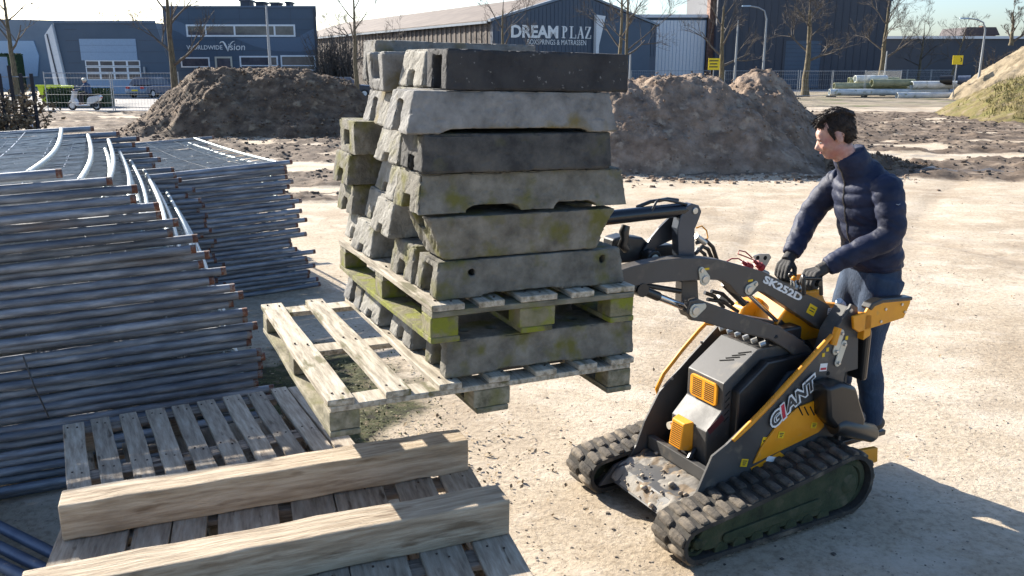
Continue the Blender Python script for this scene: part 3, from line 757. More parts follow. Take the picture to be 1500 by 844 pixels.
# --- pale hall at the far left edge
F = Front(96.0)
b = thing('warehouse', 'grey blue warehouse with a pale panel at the far left edge', 'building')
MB().prism([(F.x(-120), -.2), (F.x(240), -.2), (F.x(240), F.z(34)), (F.x(90), F.z(30)), (F.x(-120), F.z(25))], F.y, F.y + 25).build('wall', M['hallgrey'], b)
MB().prism([(F.x(-90), F.z(112)), (F.x(54), F.z(112)), (F.x(60), F.z(82)), (F.x(55), F.z(60)), (F.x(-90), F.z(60))], F.y - .12, F.y - .004).build('wall_panel', M['paleblue'], b)
c = thing('shipping_container', 'pale blue container standing beside the white pier of the garage', 'container')
cc = MB().span(F.x(36), F.x(86), 84, 86.4, .02, at_y(36, 83, 84).z); cc.build('container_body', M['paleblue'], c)
for k in range(10):
    xx = F.x(37) + k * (F.x(85) - F.x(37)) / 9.5
    MB().span(xx, xx + .12, 83.94, 83.998, .1, at_y(36, 84, 84).z).build('corrugation', M['paleblue'], c)
bk = thing('clipped_hedge', 'long dark green hedge in front of the warehouse panel', 'hedge')

# --- sales hall with a gable (Dream Plaza)
b = thing('gabled_hall', 'navy gabled hall lettered DREAM PLAZ with a long brown roof', 'building')
e = Vector((.866, .5, 0)); q = Vector((-.5, .866, 0))
p0 = at_y(722, 99, 75); p0.z = 0
w, ze, zr, Ld = 17.6, 5.95, 8.45, 62.0
HM = Matrix((e, q, Vector((0, 0, 1)))).transposed().to_4x4(); HM.translation = p0
b.matrix_world = HM
MB().prism([(0, -.2), (w, -.2), (w, ze), (w / 2, zr), (0, ze)], 0, .4).build('gable_wall', M['navyclad'], b)
for k in range(44):
    xx = .2 + k * .4
    h = ze + (zr - ze) * (1 - abs(xx - w / 2) / (w / 2)) - .12
    MB().span(xx - .05, xx + .05, -.035, -.002, 3.2, h).build('cladding_rib', M['navyclad'], b)
MB().span(0, .4, .402, Ld, -.2, ze - .05).build('side_wall', M['roofdark'], b)
for k in range(60):
    yy = 1 + k * 1.0
    MB().span(-.05, -.002, yy, yy + .35, 3.4, ze - .1).build('cladding_rib', M['roofbrown'], b)
MB().span(w - .4, w, .402, Ld, -.2, ze - .05).build('side_wall', M['roofdark'], b)
for sgn in (0, 1):
    pa = [(-.25, ze - .06), (w / 2, zr + .02), (w / 2, zr + .22), (-.25, ze + .14)]
    if sgn: pa = [(w - a, z) for a, z in pa]
    MB().prism(pa, .42, Ld).build('roof', M['roofbrown'], b)
    pb = [(a, z + .05) for a, z in pa]
    MB().prism(pb, -.12, .41).build('verge_trim', M['hallgrey'], b)
MB().span(-.36, -.26, .42, Ld, ze - .14, ze + .05).build('gutter', M['hallgrey'], b)
def hall_x(px):   # where a pixel column meets the gable plane
    r = ray(px, 60); A = Vector((e.x, e.y)); 
    # p0 + u*e = t*r
    det = e.x * (-r.y) - e.y * (-r.x)
    u = ((-p0.x) * (-r.y) - (-p0.y) * (-r.x)) / det
    t = (p0.y + u * e.y) / r.y
    return u, t
def hall_z(px, py):
    u, t = hall_x(px); r = ray(px, py); tt = (p0.y + u * e.y) / r.y
    return CAM_H + r.z * tt
uD, zD = hall_x(748)[0], hall_z(748, 57); uM = hall_x(817)[0]; uP0, uP1 = hall_x(822)[0], hall_x(867)[0]
hh = hall_z(780, 38.5) - hall_z(780, 56.5)
me = text_mesh('lettering', 'DREAM', hh * 1.38, M['white'], bold=.05, space=.98)
wd = max(v.co.x for v in me.vertices) - min(v.co.x for v in me.vertices)
for v in me.vertices: v.co.x *= (uM - uD) / wd
link('lettering', me, b, T((uD + uM) / 2, -.06, hall_z(782, 47.5), 0, math.pi / 2))
def serif_word(x0, x1, z0, h):
    """PLAZ in a roman face, from strokes and serifs"""
    t, s = h * .17, h * .055
    adv = (x1 - x0) / 4.0; lw = adv * .86
    def rect(mb, a, c, zz0, zz1): mb.span(a, c, -.075, -.045, zz0, zz1)
    def quad(mb, pts): mb.prism(pts, -.075, -.045)
    for i, ch in enumerate('PLAZ'):
        mb = MB(); x = x0 + i * adv; c = x + lw * .28
        if ch in 'PL':
            rect(mb, c - t / 2, c + t / 2, z0 + s, z0 + h - s); rect(mb, x, x + lw * .58, z0, z0 + s)
        if ch == 'P':
            rect(mb, x, c + t * .6, z0 + h - s, z0 + h)
            arc = [(c + t / 2 + lw * .42 * math.cos(a) * 1.0, z0 + h * .74 + h * .26 * math.sin(a)) for a in [math.pi / 2 - k * math.pi / 10 for k in range(11)]]
            inn = [(c + t / 2 + (lw * .42 - t) * math.cos(a), z0 + h * .74 + (h * .26 - s) * math.sin(a)) for a in [math.pi / 2 - k * math.pi / 10 for k in range(11)]]
            for k in range(10): quad(mb, [arc[k], arc[k + 1], inn[k + 1], inn[k]])
        if ch == 'L':
            rect(mb, x, x + lw * .58, z0 + h - s, z0 + h); rect(mb, x + lw * .582, x + lw, z0, z0 + s); rect(mb, x + lw - s, x + lw, z0 + s * 1.02, z0 + h * .32)
        if ch == 'A':
            ap = x + lw * .5
            quad(mb, [(x + lw * .10, z0 + s), (x + lw * .10 + s * 1.3, z0 + s), (ap + s * .2, z0 + h * .93), (ap - s * .6, z0 + h * .93)])
            quad(mb, [(x + lw * .72, z0 + s), (x + lw * .72 + t * 1.1, z0 + s), (ap + t * .5, z0 + h), (ap - t * .6, z0 + h)])
            rect(mb, x - lw * .02, x + lw * .26, z0, z0 + s * .98); rect(mb, x + lw * .62, x + lw * 1.02, z0, z0 + s * .98); rect(mb, x + lw * .30, x + lw * .66, z0 + h * .33, z0 + h * .33 + s)
        if ch == 'Z':
            rect(mb, x + lw * .08, x + lw * .92, z0 + h - s, z0 + h); rect(mb, x + lw * .04, x + lw * .96, z0, z0 + s)
            quad(mb, [(x + lw * .04, z0 + s), (x + lw * .04 + t * 1.2, z0 + s), (x + lw * .92, z0 + h - s), (x + lw * .92 - t * 1.2, z0 + h - s)])
            rect(mb, x + lw * .08, x + lw * .08 + s, z0 + h * .72, z0 + h - s * 1.02); rect(mb, x + lw * .96 - s, x + lw * .96, z0 + s * 1.02, z0 + h * .3)
        mb.build('lettering', M['white'], b)
serif_word(uP0, uP1, hall_z(845, 56.5), hall_z(845, 39) - hall_z(845, 56.5))
me = text_mesh('lettering', 'BOXSPRINGS & MATRASSEN', .62, M['white'], space=1.02)
wd = max(v.co.x for v in me.vertices) - min(v.co.x for v in me.vertices)
u0, u1 = hall_x(772)[0], hall_x(858)[0]
for v in me.vertices: v.co.x *= (u1 - u0) / wd
link('lettering', me, b, T((u0 + u1) / 2, -.06, hall_z(815, 62.5), 0, math.pi / 2))
u0, u1 = hall_x(869)[0], hall_x(880)[0]
MB().prism([(u0, -.2), (u1 - .5, -.2), (u1 - .5, 4.1), (u1 + .15, hall_z(880, 24)), (u0, hall_z(870, 22))], -.45, -.05).build('white_pylon', M['whiteclad'], b)
MB().prism([(hall_x(872)[0], 0), (hall_x(952)[0], 0), (hall_x(952)[0], hall_z(952, 34)), (hall_x(872)[0], hall_z(872, 30))], -.04, -.002).build('wall_panel', M['slate'], b)

# --- low link building with the white corrugated doors
F = Front(92.0)
b = thing('link_building', 'low blue building with white corrugated doors and brick pier', 'building')
MB().span(F.x(925), F.x(1032), F.y, F.y + 12, -.2, F.z(26)).build('wall', M['slate'], b)
MB().span(F.x(918), F.x(1032), F.y - .3, F.y + 12.1, F.z(26) + .002, F.z(21.5)).build('roof_trim', M['whiteclad'], b)
for k in range(15):
    a, c = F.x(953.5 + k * 5.1), F.x(953.5 + k * 5.1 + 4.4)
    MB().span(a, c, F.y - .14, F.y - .02, .1, F.z(30)).build('door_panel', M['whiteclad'], b)
MB().span(F.x(953), F.x(1031), F.y - .08, F.y - .002, .1, F.z(30)).build('door_backing', M['paleblue'], b)
MB().span(F.x(948.5), F.x(952.6), F.y - .2, F.y - .003, .0, F.z(30)).build('door_post', M['whiteclad'], b)
pm = MB(); zb, k = 0.0, 0
while zb < F.z(-40):
    pm.span(F.x(1032.5), F.x(1046), F.y - 1.0, F.y + .5, zb, zb + .30); zb += .315
pm.build('brick_pier', M['brick'], b)

# --- charcoal hall
F = Front(90.0)
b = thing('charcoal_hall', 'tall charcoal hall with a dark roller door behind the bare trees', 'building')
x0, x1 = F.x(1046.5), F.x(1296)
MB().prism([(x0, -.2), (x1 - .35, -.2), (x1, F.z(2)), (x0, F.z(-34))], F.y, F.y + 16).build('wall', M['charclad'], b)
for k in range(24):
    xx = x0 + .4 + k * (x1 - x0 - .8) / 23
    if F.x(1146) < xx < F.x(1204): continue
    h = F.z(-34) + (F.z(2) - F.z(-34)) * (xx - x0) / (x1 - x0) - .2
    MB().span(xx - .06, xx + .06, F.y - .04, F.y - .002, .1, h).build('cladding_seam', M['charclad'], b)
dr = MB(); hollow_frame(dr, F, 1145, 56, 1204, 132, .25, -.02, .09); dr.build('door_frame', M['charclad'], b)
for k in range(12):
    z0 = .05 + k * (F.z(58.5) - .1) / 12
    MB().span(F.x(1147), F.x(1202), F.y - .06, F.y - .01, z0, z0 + (F.z(58.5) - .1) / 12 - .03).build('roller_slat', M['slate'], b)
MB().prism([(x0, F.z(-34)), (x1 + .1, F.z(2)), (x1 + .1, F.z(2) + .16), (x0, F.z(-34) + .16)], F.y - .1, F.y + 16.1).build('roof_trim', M['slate'], b)

# --- low range on the right and the house behind it
F = Front(128.0)
b = thing('low_range', 'long low blue grey range with a white parapet on the right', 'building')
MB().span(F.x(1292), F.x(1640), F.y, F.y + 18, -.2, F.z(57)).build('wall', M['charclad'], b)
MB().span(F.x(1292), F.x(1642), F.y - .3, F.y + 18, F.z(57) + .002, F.z(53)).build('parapet', M['whiteclad'], b)
F = Front(150.0)
b = thing('far_house', 'house with a dark tiled roof beyond the low range', 'house')
MB().span(F.x(1408), F.x(1452), F.y, F.y + 8, -.2, F.z(52)).build('wall', M['brick'], b)
MB().prism([(F.x(1402), F.z(52)), (F.x(1456), F.z(52)), (F.x(1449), F.z(40)), (F.x(1407), F.z(40))], F.y - .5, F.y + 8).build('roof', M['tile'], b)
MB().span(F.x(1440), F.x(1445), F.y + 2, F.y + 3, F.z(40), F.z(37)).build('chimney', M['brick'], b)

# ================================================================== HEDGE, SKIP
def leafy_box(name, root, x0, x1, y0, y1, z0, z1, n, material, size, seed):
    rg = np.random.default_rng(seed); mb = MB()
    mb.span(x0 + .1, x1 - .1, y0 + .1, y1 - .1, z0, z1 - .1)
    for _ in range(n):
        p = Vector((rg.uniform(x0, x1), rg.uniform(y0, y1), rg.uniform(z0, z1)))
        k = rg.integers(0, 3)
        if k == 0: p.y = y0 + rg.uniform(-.04, .1)
        elif k == 1: p.z = z1 + rg.uniform(-.1, .05)
        R = Euler(tuple(rg.uniform(0, 6.28, 3))).to_matrix(); s = rg.uniform(.5, 1) * size
        mb.add([p + R @ Vector(q) * s for q in ((-.5, 0, 0), (0, -.35, 0), (.5, 0, 0), (0, .35, 0))], [(0, 1, 2, 3)])
    me = mb.mesh(name, material, fix=False)
    return link(name, me, root)
leafy_box('foliage', bk, at_y(-60, 99, 90).x, at_y(34, 99, 90).x, 89, 90.5, 0, at_y(20, 80, 90).z, 1500, M['hedge'], .4, 3)
hx0, hx1 = at_y(62, 99, 49.5).x, at_y(152, 99, 49.5).x
h = thing('clipped_hedge', 'low square clipped hedge behind the scooter rider', 'hedge')
leafy_box('foliage', h, hx0, hx1, 49.3, 50.6, .03, at_y(100, 131, 49.5).z, 2400, M['hedge'], .16, 5)
F = Front(53.0)
s = thing('waste_skip', 'lime yellow skip showing above the clipped hedge', 'skip')
MB().prism([(F.x(64), .05), (F.x(88), .05), (F.x(93), F.z(125.5)), (F.x(58), F.z(125.5))], 52.4, 54.0).build('skip_body', M['limeskip'], s, bevel=.03)
sk = MB()
sk.span(F.x(57.5), F.x(93.5), 52.3, 52.398, F.z(126.5), F.z(124)); sk.build('rim', M['limeskip'], s)
for k in range(3):
    xx = F.x(66 + 10 * k); MB().span(xx, xx + .08, 52.3, 52.398, .3, F.z(127)).build('rib', M['limeskip'], s)
# ================================================================== FENCE PANEL STACKS
PW, PL, TR = 2.06, 3.45, .0232                     # post length, panel length, tube radius
def panel_meshes():
    """one construction fence panel lying flat: x along its posts, y along its length"""
    # post: open tube with rusty ends
    def post(flip):
        mb = MB(); n = 10
        for (a, b2, m) in ((0, PW - .012, 0), (PW - .012, PW, 1)):
            vs, fs = [], []
            for x in (a, b2):
                for k in range(n):
                    w = 2 * math.pi * k / n; vs.append((-x, math.cos(w) * TR, math.sin(w) * TR))
            fs = [(k, (k + 1) % n, n + (k + 1) % n, n + k) for k in range(n)]
            mb.add(vs, fs, m)
        vs = [(-x, math.cos(2 * math.pi * k / n) * TR * .82, math.sin(2 * math.pi * k / n) * TR * .82) for x in (0, .12) for k in range(n)]
        mb.add(vs, [(k, n + k, n + (k + 1) % n, (k + 1) % n) for k in range(n)] + [tuple(n + k for k in range(n))], 1)
        ring = [(0.0, math.cos(2 * math.pi * k / n) * q, math.sin(2 * math.pi * k / n) * q) for q in (TR, TR * .82) for k in range(n)]
        mb.add(ring, [(k, (k + 1) % n, n + (k + 1) % n, n + k) for k in range(n)], 1)
        # rusty sleeve near the open end
        vs = [(-x, math.cos(2 * math.pi * k / n) * TR * 1.015, math.sin(2 * math.pi * k / n) * TR * 1.015) for x in (.001, .028) for k in range(n)]
        mb.add(vs, [(k, (k + 1) % n, n + (k + 1) % n, n + k) for k in range(n)], 1)
        return mb.mesh('post', [M['galv'], M['rust']], 50, fix=False)
    def rail(x, bow):
        pts = [(x + bow * math.sin(math.pi * t) * 1.0, TR * .5 + t * (PL - TR), .012 - .03 * math.sin(math.pi * t)) for t in [k / 14 for k in range(15)]]
        return MB().tube(pts, .0155, 8).mesh('rail', M['rail'], 60)
    mesh = MB(); rgw = random.Random(2)
    k = 0; y = .05
    while y < PL - .03:
        s_ = -.03 * math.sin(math.pi * y / PL) + .012
        zj, ph = rgw.gauss(0, .006), rgw.uniform(-.5, .5); mesh.tube([(-.16 - (PW - .21) * j / 6, y + .02 * math.sin(j * 1.1 + ph * 2 + y * .7), s_ - .012 * math.sin(math.pi * j / 6) + zj + .010 * math.sin(j * 1.7 + y * 3.5 + ph)) for j in range(7)], .0036, 3, caps=False); y += rgw.uniform(.06, .10)
    for x in (-.42, -.75, -1.1, -1.45, -1.8):
        mesh.tube([(x, .02 + t * (PL - .04), .018 - .03 * math.sin(math.pi * t) - .010) for t in [j / 8 for j in range(9)]], .0032, 3, caps=False)
    return post(0), rail(-.15, .035), rail(-PW + .03, -.02), mesh.mesh('wire_mesh', M['galv_far'], 60, fix=False)
POST, RAIL_A, RAIL_B, WIRES = panel_meshes()
ORD = ['topmost', 'second', 'third', 'fourth', 'fifth', 'sixth', 'seventh', 'eighth', 'ninth', 'tenth', 'eleventh', 'twelfth', 'thirteenth', 'fourteenth', 'fifteenth', 'sixteenth', 'seventeenth', 'eighteenth', 'nineteenth', 'twentieth', 'twenty-first', 'twenty-second', 'twenty-third', 'twenty-fourth', 'twenty-fifth', 'twenty-sixth', 'twenty-seventh', 'twenty-eighth', 'twenty-ninth', 'thirtieth', 'thirty-first', 'thirty-second', 'thirty-third', 'thirty-fourth', 'thirty-fifth', 'thirty-sixth', 'thirty-seventh', 'thirty-eighth']
def fence_panel(Mx, label, group, far_only=False):
    t = thing('fence_panel', label, 'fence panel', Mx, group)
    link('post', POST, t); link('post', POST, t, T(.1, PL, 0))
    link('rail', RAIL_A, t); link('rail', RAIL_B, t); link('wire_mesh', WIRES, t)
    return t
def stack_of(n, corner, yaw, pitch_z, shift, roll_top, label, group, seed, jit=.03, z0=.022, yawtop=0.0):
    rg = random.Random(seed)
    ux, uy = Vector((math.cos(yaw), math.sin(yaw), 0)), Vector((-math.sin(yaw), math.cos(yaw), 0))
    for i in range(n):                              # from the ground up
        f = i / (n - 1)
        s = shift(f) + rg.uniform(-jit, jit); d = rg.uniform(-.035, .03)
        p = Vector(corner) + ux * s + uy * d
        roll = -roll_top * f
        k = n - 1 - i
        lab = ('%s fence panel from the top of %s' % (ORD[k], label)) if k else 'topmost fence panel with mesh in view on %s' % label
        fence_panel(T(p.x, p.y, z0 + i * pitch_z + rg.uniform(-.003, .003), yaw + yawtop * f + rg.uniform(-.012, .012), 0, roll + rg.uniform(-.006, .006)), lab, group)
def near_shift(f):
    return float(np.interp(f, [0, .30, .50, .58, .66, .78, .86, .93, .97, 1.0], [-.04, -.05, -.11, -.19, -.26, -.40, -.50, -.60, -.74, -.97]))
stack_of(36, (-1.38, 4.66, 0), rad(24.6), .0475, near_shift, rad(2.2), 'the near tube stack', 'fence panels in the near stack', 5, .05)
def far_shift(f):
    return float(np.interp(f, [0, .3, .34, .6, 1.0], [.22, .10, .02, .0, .02]))
stack_of(27, (-2.18, 8.5, 0), rad(33), .049, far_shift, rad(2.4), 'the far tube stack', 'fence panels in the far stack', 9, .10)
# binding wire round the near stack, tubes lying at the lower left
w = MB().tube([at_y(34, 522, 3.72), at_y(50, 565, 3.70), at_y(72, 612, 3.71)], .004, 5).build('binding_wire', M['blackm'])
tag(w, 'black binding wire across the tubes of the near stack', 'wire')
for k, (a, bb) in enumerate((((-40, 752), (120, 832)), ((-40, 782), (110, 856)), ((-40, 808), (90, 872)))):
    A, B = at_z(a[0], a[1], .08), at_z(bb[0], bb[1], .08)
    d = (B - A).normalized(); A = A - d * .6; B = B + d * .5
    root = MB().tube([A, B], .026, 10).build('loose_tube', M['bluetube'], smooth_deg=50)
    tag(root, ('blue grey loose tube, uppermost of three at the lower left corner', 'blue grey loose tube, middle one of three at the lower left corner', 'blue grey loose tube, lowest of three at the lower left corner')[k], 'tube', 'loose tubes beside the pallets')
# white hose coil behind the stack
hc = thing('hose_coil', 'coiled white hose standing behind the near tube stack', 'hose', Matrix.Translation(at_z(35, 206, 0)))
for k in range(4):
    MB().tube([(.42 * math.cos(t) - .02 * k, .09 * k + .05 * math.sin(t * 2), .14 + (.40 - .03 * k) * math.sin(t)) for t in [j * 2 * math.pi / 28 for j in range(29)]], .05, 8).build('hose_turn', M['hose'], hc, 50)

# ================================================================== PALLETS
def board(parent, x0, x1, y0, y1, z0, z1, m, name='board', wob=.004):
    """a plank with slightly uneven edges; origin at its centre so that its grain runs on it"""
    w = lambda: random.uniform(-wob, wob)
    cx, cy, cz = (x0 + x1) / 2, (y0 + y1) / 2, (z0 + z1) / 2
    hx, hy, hz = (x1 - x0) / 2, (y1 - y0) / 2, (z1 - z0) / 2
    long_y = hy > hx; n = 5; vs = []
    for k in range(n):
        t = -1 + 2 * k / (n - 1); a, c = w(), w(); u = w() * .5
        for sx, sz in ((-1, -1), (1, -1), (1, 1), (-1, 1)):
            if long_y: vs.append((sx * hx + (a if sx < 0 else c), t * hy, sz * hz + u))
            else: vs.append((t * hx, sx * hy + (a if sx < 0 else c), sz * hz + u))
    fs = [(0, 1, 2, 3), tuple(4 * (n - 1) + q for q in (3, 2, 1, 0))]
    for k in range(n - 1):
        for q in range(4):
            q2 = (q + 1) % 4; fs.append((4 * k + q, 4 * k + 4 + q, 4 * k + 4 + q2, 4 * k + q2))
    mb = MB(); mb.add(vs, fs)
    return mb.build(name, m, parent, bevel=.0025, M=Matrix.Translation((cx, cy, cz)), seg=1)
def nails(parent, pts):
    mb = MB()
    for x, y, z in pts:
        for dx, dy in ((-.022, .012), (.02, -.014)):
            a, b2 = x + dx + random.uniform(-.006, .006), y + dy + random.uniform(-.008, .008)
            mb.tube([(a, b2, z - .004), (a, b2, z + .0012)], .0042, 6)
    o = mb.build('nails', M['rustnail'], parent); o['kind'] = 'stuff'
def block(parent, cx, cy, z0, z1, sx, sy, m):
    return MB().box((0, 0, 0), (sx, sy, z1 - z0)).build('block', m, parent, bevel=.004, M=Matrix.Translation((cx, cy, (z0 + z1) / 2)))

LM = Matrix.Translation((-.587, 2.565, 1.163)) @ Euler((.006, .021, .443)).to_matrix().to_4x4()   # the lifted load: x towards the loader, y away, z up
def load_pallet(origin, W_, L_, xs, stringers, H, label, kind):
    t = thing('wooden_pallet', label, 'pallet', LM @ Matrix.Translation(origin), 'pallets lifted by the loader')
    mw, mx, mblk = (M['dry_pallet'], M['dry_pallet'], M['moss_wood']) if kind == 'dry' else (M['dry_pallet'], M['moss_wood_x'], M['moss_block'])
    for x0, x1 in xs: board(t, x0, x1, -.004, L_ + .004, -.022, 0, mw)
    for y0, y1 in stringers: board(t, .003, W_ - .003, y0, y1, -.043, -.0225, mx, 'stringer')
    nails(t, [((x0 + x1) / 2, (y0 + y1) / 2, .003) for x0, x1 in xs for y0, y1 in stringers])
    for cx in (.05, W_ / 2, W_ - .05):
        for y0, y1 in stringers:
            block(t, cx, (y0 + y1) / 2, -H + .021, -.0435, .1 if cx != W_ / 2 else .14, (y1 - y0) - .006, mblk)
    for cx, w_ in ((.05, .1), (W_ / 2, .12), (W_ - .05, .1)):
        board(t, cx - w_ / 2 - .003, cx + w_ / 2 + .003, 0, L_, -H, -H + .0205, M['moss_wood'] if kind == 'dry' else M['moss_block'], 'bottom_board')
    return t
load_pallet((0, 0, 0), 1.152, 1.25, ((-.005, .085), (.19, .275), (.375, .46), (.56, .64), (.74, .83), (.92, 1.0), (1.06, 1.157)), ((0, .1), (.57, .67), (1.15, 1.25)), .130,
            'lowest pallet of the lifted load with bare slats at its left end', 'dry')
load_pallet((.347, 0, .281), .80, 1.205, ((0, .12), (.175, .27), (.33, .47), (.53, .625), (.68, .80)), ((0, .1), (.55, .65), (1.105, 1.205)), .135,
            'mossy pallet between the concrete feet of the lifted load', 'moss')

# ================================================================== CONCRETE FENCE FEET
def foot_mesh(name, material, lt, lb, wt, wb, h, slots=(.07, .085, .10), notches=(), holes=True, side_holes=(), seed=1, bev=.009):
    o = link('temporary', None)
    mb = MB()
    mb.add([(-lb / 2, -wb / 2, 0), (lb / 2, -wb / 2, 0), (lb / 2, wb / 2, 0), (-lb / 2, wb / 2, 0), (-lt / 2, -wt / 2, h), (lt / 2, -wt / 2, h), (lt / 2, wt / 2, h), (-lt / 2, wt / 2, h)],
           [(0, 3, 2, 1), (4, 5, 6, 7), (0, 1, 5, 4), (1, 2, 6, 5), (2, 3, 7, 6), (3, 0, 4, 7)])
    bpy.data.objects.remove(o)
    o = link('temporary', mb.mesh('temporary', material))
    cut = []
    def cutter(c):
        q = link('cutter', c.mesh('cutter', material)); cut.append(q)
        md = o.modifiers.new('c', 'BOOLEAN'); md.operation = 'DIFFERENCE'; md.object = q; md.solver = 'EXACT'
    if slots:
        sw, shh, sdp = slots
        for sg in (-1, 1):
            cutter(MB().box((sg * lb / 2, 0, shh / 2 - .02), (2 * sdp, sw, shh + .04)))
    else:
        for sg in (-1, 1): cutter(MB().box((sg * lb / 2, .01, h * .47), (.20, .085, .062)))
    for x0, x1, hh in notches:
        mb2 = MB().prism([(x0, -.02), (x1, -.02), (x1, hh * .35), (x1 - .03, hh), (x0 + .03, hh), (x0, hh * .35)], -wb, wb)
        cutter(mb2)
    if holes:
        for x in (-lt * .36, -lt * .22, lt * .22, lt * .36):
            cutter(MB().tube([(x, .0, h * .45), (x, 0, h + .05)], .021, 10))
    for x, z in side_holes:
        cutter(MB().tube([(x, -wb, z), (x, -wt / 2 + .05, z)], .011, 10))
    bv = o.modifiers.new('b', 'BEVEL'); bv.width = bev; bv.segments = 2; bv.limit_method = 'ANGLE'; bv.angle_limit = rad(35); bv.use_clamp_overlap = True
    me = baked(o); me.name = name
    for q in cut: bpy.data.objects.remove(q)
    bpy.data.objects.remove(o)
    # worn: an even skin, rounded a little, pitted, with chipped edges
    o = link('temporary', me)
    md = o.modifiers.new('r', 'REMESH'); md.mode = 'VOXEL'; md.voxel_size = .0058
    md = o.modifiers.new('s', 'SMOOTH'); md.iterations = 1; md.factor = .5
    w_ = baked(o); bpy.data.objects.remove(o); w_.name = name; me = w_
    me.materials.clear(); me.materials.append(material)
    n = len(me.vertices)
    co = np.empty(n * 3); me.vertices.foreach_get('co', co); co = co.reshape(-1, 3)
    no = np.empty(n * 3); me.vertices.foreach_get('normal', no); no = no.reshape(-1, 3)
    a, b2, c = co[:, 0] + seed * 3.1, co[:, 1], co[:, 2]
    edge = np.clip(2.2 * (1 - np.max(np.abs(no), 1)), 0, 1)          # rounded corners face between the axes
    chip = smooth(.50, .66, fbm(a * 16 + b2 * 11, c * 19 + b2 * 13, seed, 3)) * edge
    pit = smooth(.66, .74, fbm(a * 70 + b2 * 31, c * 70 + b2 * 47, seed + 3, 2))
    und = fbm(a * 7 + b2 * 5, c * 9 + b2 * 8, seed + 5, 3) - .5
    co = co + no * (und * .006 - chip * .016 - pit * .0025)[:, None]
    me.vertices.foreach_set('co', co.ravel()); me.update()
    me.polygons.foreach_set('use_smooth', [True] * len(me.polygons)); me.set_sharp_from_angle(angle=rad(38))
    return me
FT = {
    'box_dark': foot_mesh('foot', M['conc_dark'], .675, .685, .195, .20, .130, (.085, .108, .14), seed=2),
    'trap_grey': foot_mesh('foot', M['conc'], .72, .785, .225, .27, .135, (.065, .10, .14), ((-.27, .27, .014),), seed=3),
    'box_mossdark': foot_mesh('foot', M['conc_dark2'], .70, .72, .215, .225, .127, (.05, .05, .1), seed=4),
    'notch_moss': foot_mesh('foot', M['conc_moss'], .77, .805, .235, .28, .130, (.07, .05, .12), ((-.23, -.03, .022), (.10, .27, .022)), seed=5),
    'trap_darkgrey': foot_mesh('foot', M['conc_moss'], .60, .72, .19, .235, .148, (.07, .05, .12), seed=6),
    'long_moss': foot_mesh('foot', M['conc_moss'], .72, .755, .19, .225, .128, (.085, .10, .12), ((-.2, .1, .008),), side_holes=((-.24, .085), (.28, .09)), seed=7),
    'plain_moss': foot_mesh('foot', M['conc_moss'], .755, .77, .20, .22, .133, (.085, .10, .12), ((-.2, .1, .008),), seed=17),
    'trap_moss': foot_mesh('foot', M['conc_moss'], .68, .72, .235, .26, .132, (.075, .06, .12), seed=8),
    'box_hole': foot_mesh('foot', M['conc_moss'], .70, .70, .235, .245, .140, None, seed=18),
    'trap_low': foot_mesh('foot', M['conc_pale'], .66, .73, .22, .275, .132, (.06, .035, .12), ((.2, .30, .03),), seed=19),
    'trap_plain': foot_mesh('foot', M['conc_pale'], .68, .73, .235, .27, .132, (.065, .055, .12), seed=9),
}
def foot(kind, x, y, z, label, flip=False, yaw=0.0, pitch=0.0, roll=0.0, h=.13):
    mx = LM @ T(x, y, z + (h if flip else 0), yaw + random.uniform(-.012, .012), (math.pi if flip else 0) + roll, pitch)
    o = link('concrete_fence_foot', FT[kind], None, mx)
    tag(o, label, 'concrete foot', 'concrete fence feet stacked on the pallets'); return o
# between the two pallets
foot('plain_moss', .80, .145, .003, 'mossy concrete foot on the lowest pallet facing the camera')
foot('trap_plain', .76, .50, .003, 'concrete foot hidden behind the mossy one between the pallets')
foot('trap_low', .735, .85, .003, 'pale concrete foot lit between the pallets at their middle')
foot('trap_grey', .76, 1.12, .003, 'concrete foot at the far left corner between the pallets')
# first course on the upper pallet
foot('long_moss', .755, .155, .284, 'mossy concrete foot with two side holes on the upper pallet', h=.108)
foot('trap_moss', .74, .43, .284, 'shaded concrete foot second in the bottom course', h=.13)
foot('trap_low', .715, .90, .284, 'lit concrete foot with an arch in the bottom course by the pallet edge', yaw=.03)
foot('trap_plain', .755, 1.155, .284, 'far left concrete foot in the bottom course')
foot('trap_darkgrey', .715, .165, .4165, 'flipped concrete foot above the one with side holes', flip=True, h=.148)
foot('trap_low', .715, .60, .417, 'pale concrete foot sitting across the bottom course in the left face', yaw=-.02)
foot('trap_plain', .775, .885, .417, 'concrete foot in the second course left of the pale one')
foot('trap_moss', .725, 1.18, .417, 'mossy concrete foot on the far left of the second course')
foot('notch_moss', .725, .19, .5765, 'long mossy concrete foot with two notches under its front edge', yaw=-.02, h=.13)
foot('trap_plain', .75, .50, .551, 'concrete foot behind the notched one in the third course', yaw=.03)
foot('trap_low', .80, .80, .551, 'shaded concrete foot inside the left face in the third course')
foot('trap_moss', .70, 1.15, .551, 'mossy concrete foot at the far left of the third course')
foot('box_mossdark', .69, .155, .7105, 'dark concrete foot in the middle of the front face', h=.127)
foot('trap_moss', .80, .40, .7105, 'mossy concrete foot showing beyond the dark one on the right', h=.13)
foot('trap_low', .765, .69, .684, 'pale chipped concrete foot in the fourth course of the left face', yaw=.04)
foot('box_hole', .71, 1.07, .684, 'square holed concrete foot at the left of the fourth course')
foot('trap_grey', .675, .175, .8385, 'light grey concrete foot with yellowish stains below the black one', h=.135)
foot('trap_plain', .76, .46, .842, 'concrete foot hidden behind the stained grey one', yaw=-.02)
foot('trap_low', .785, .70, .817, 'pale concrete foot with a knob in the fifth course of the left face', yaw=.05)
foot('trap_grey', .825, .965, .817, 'narrow pale concrete foot at the left of the fifth course')
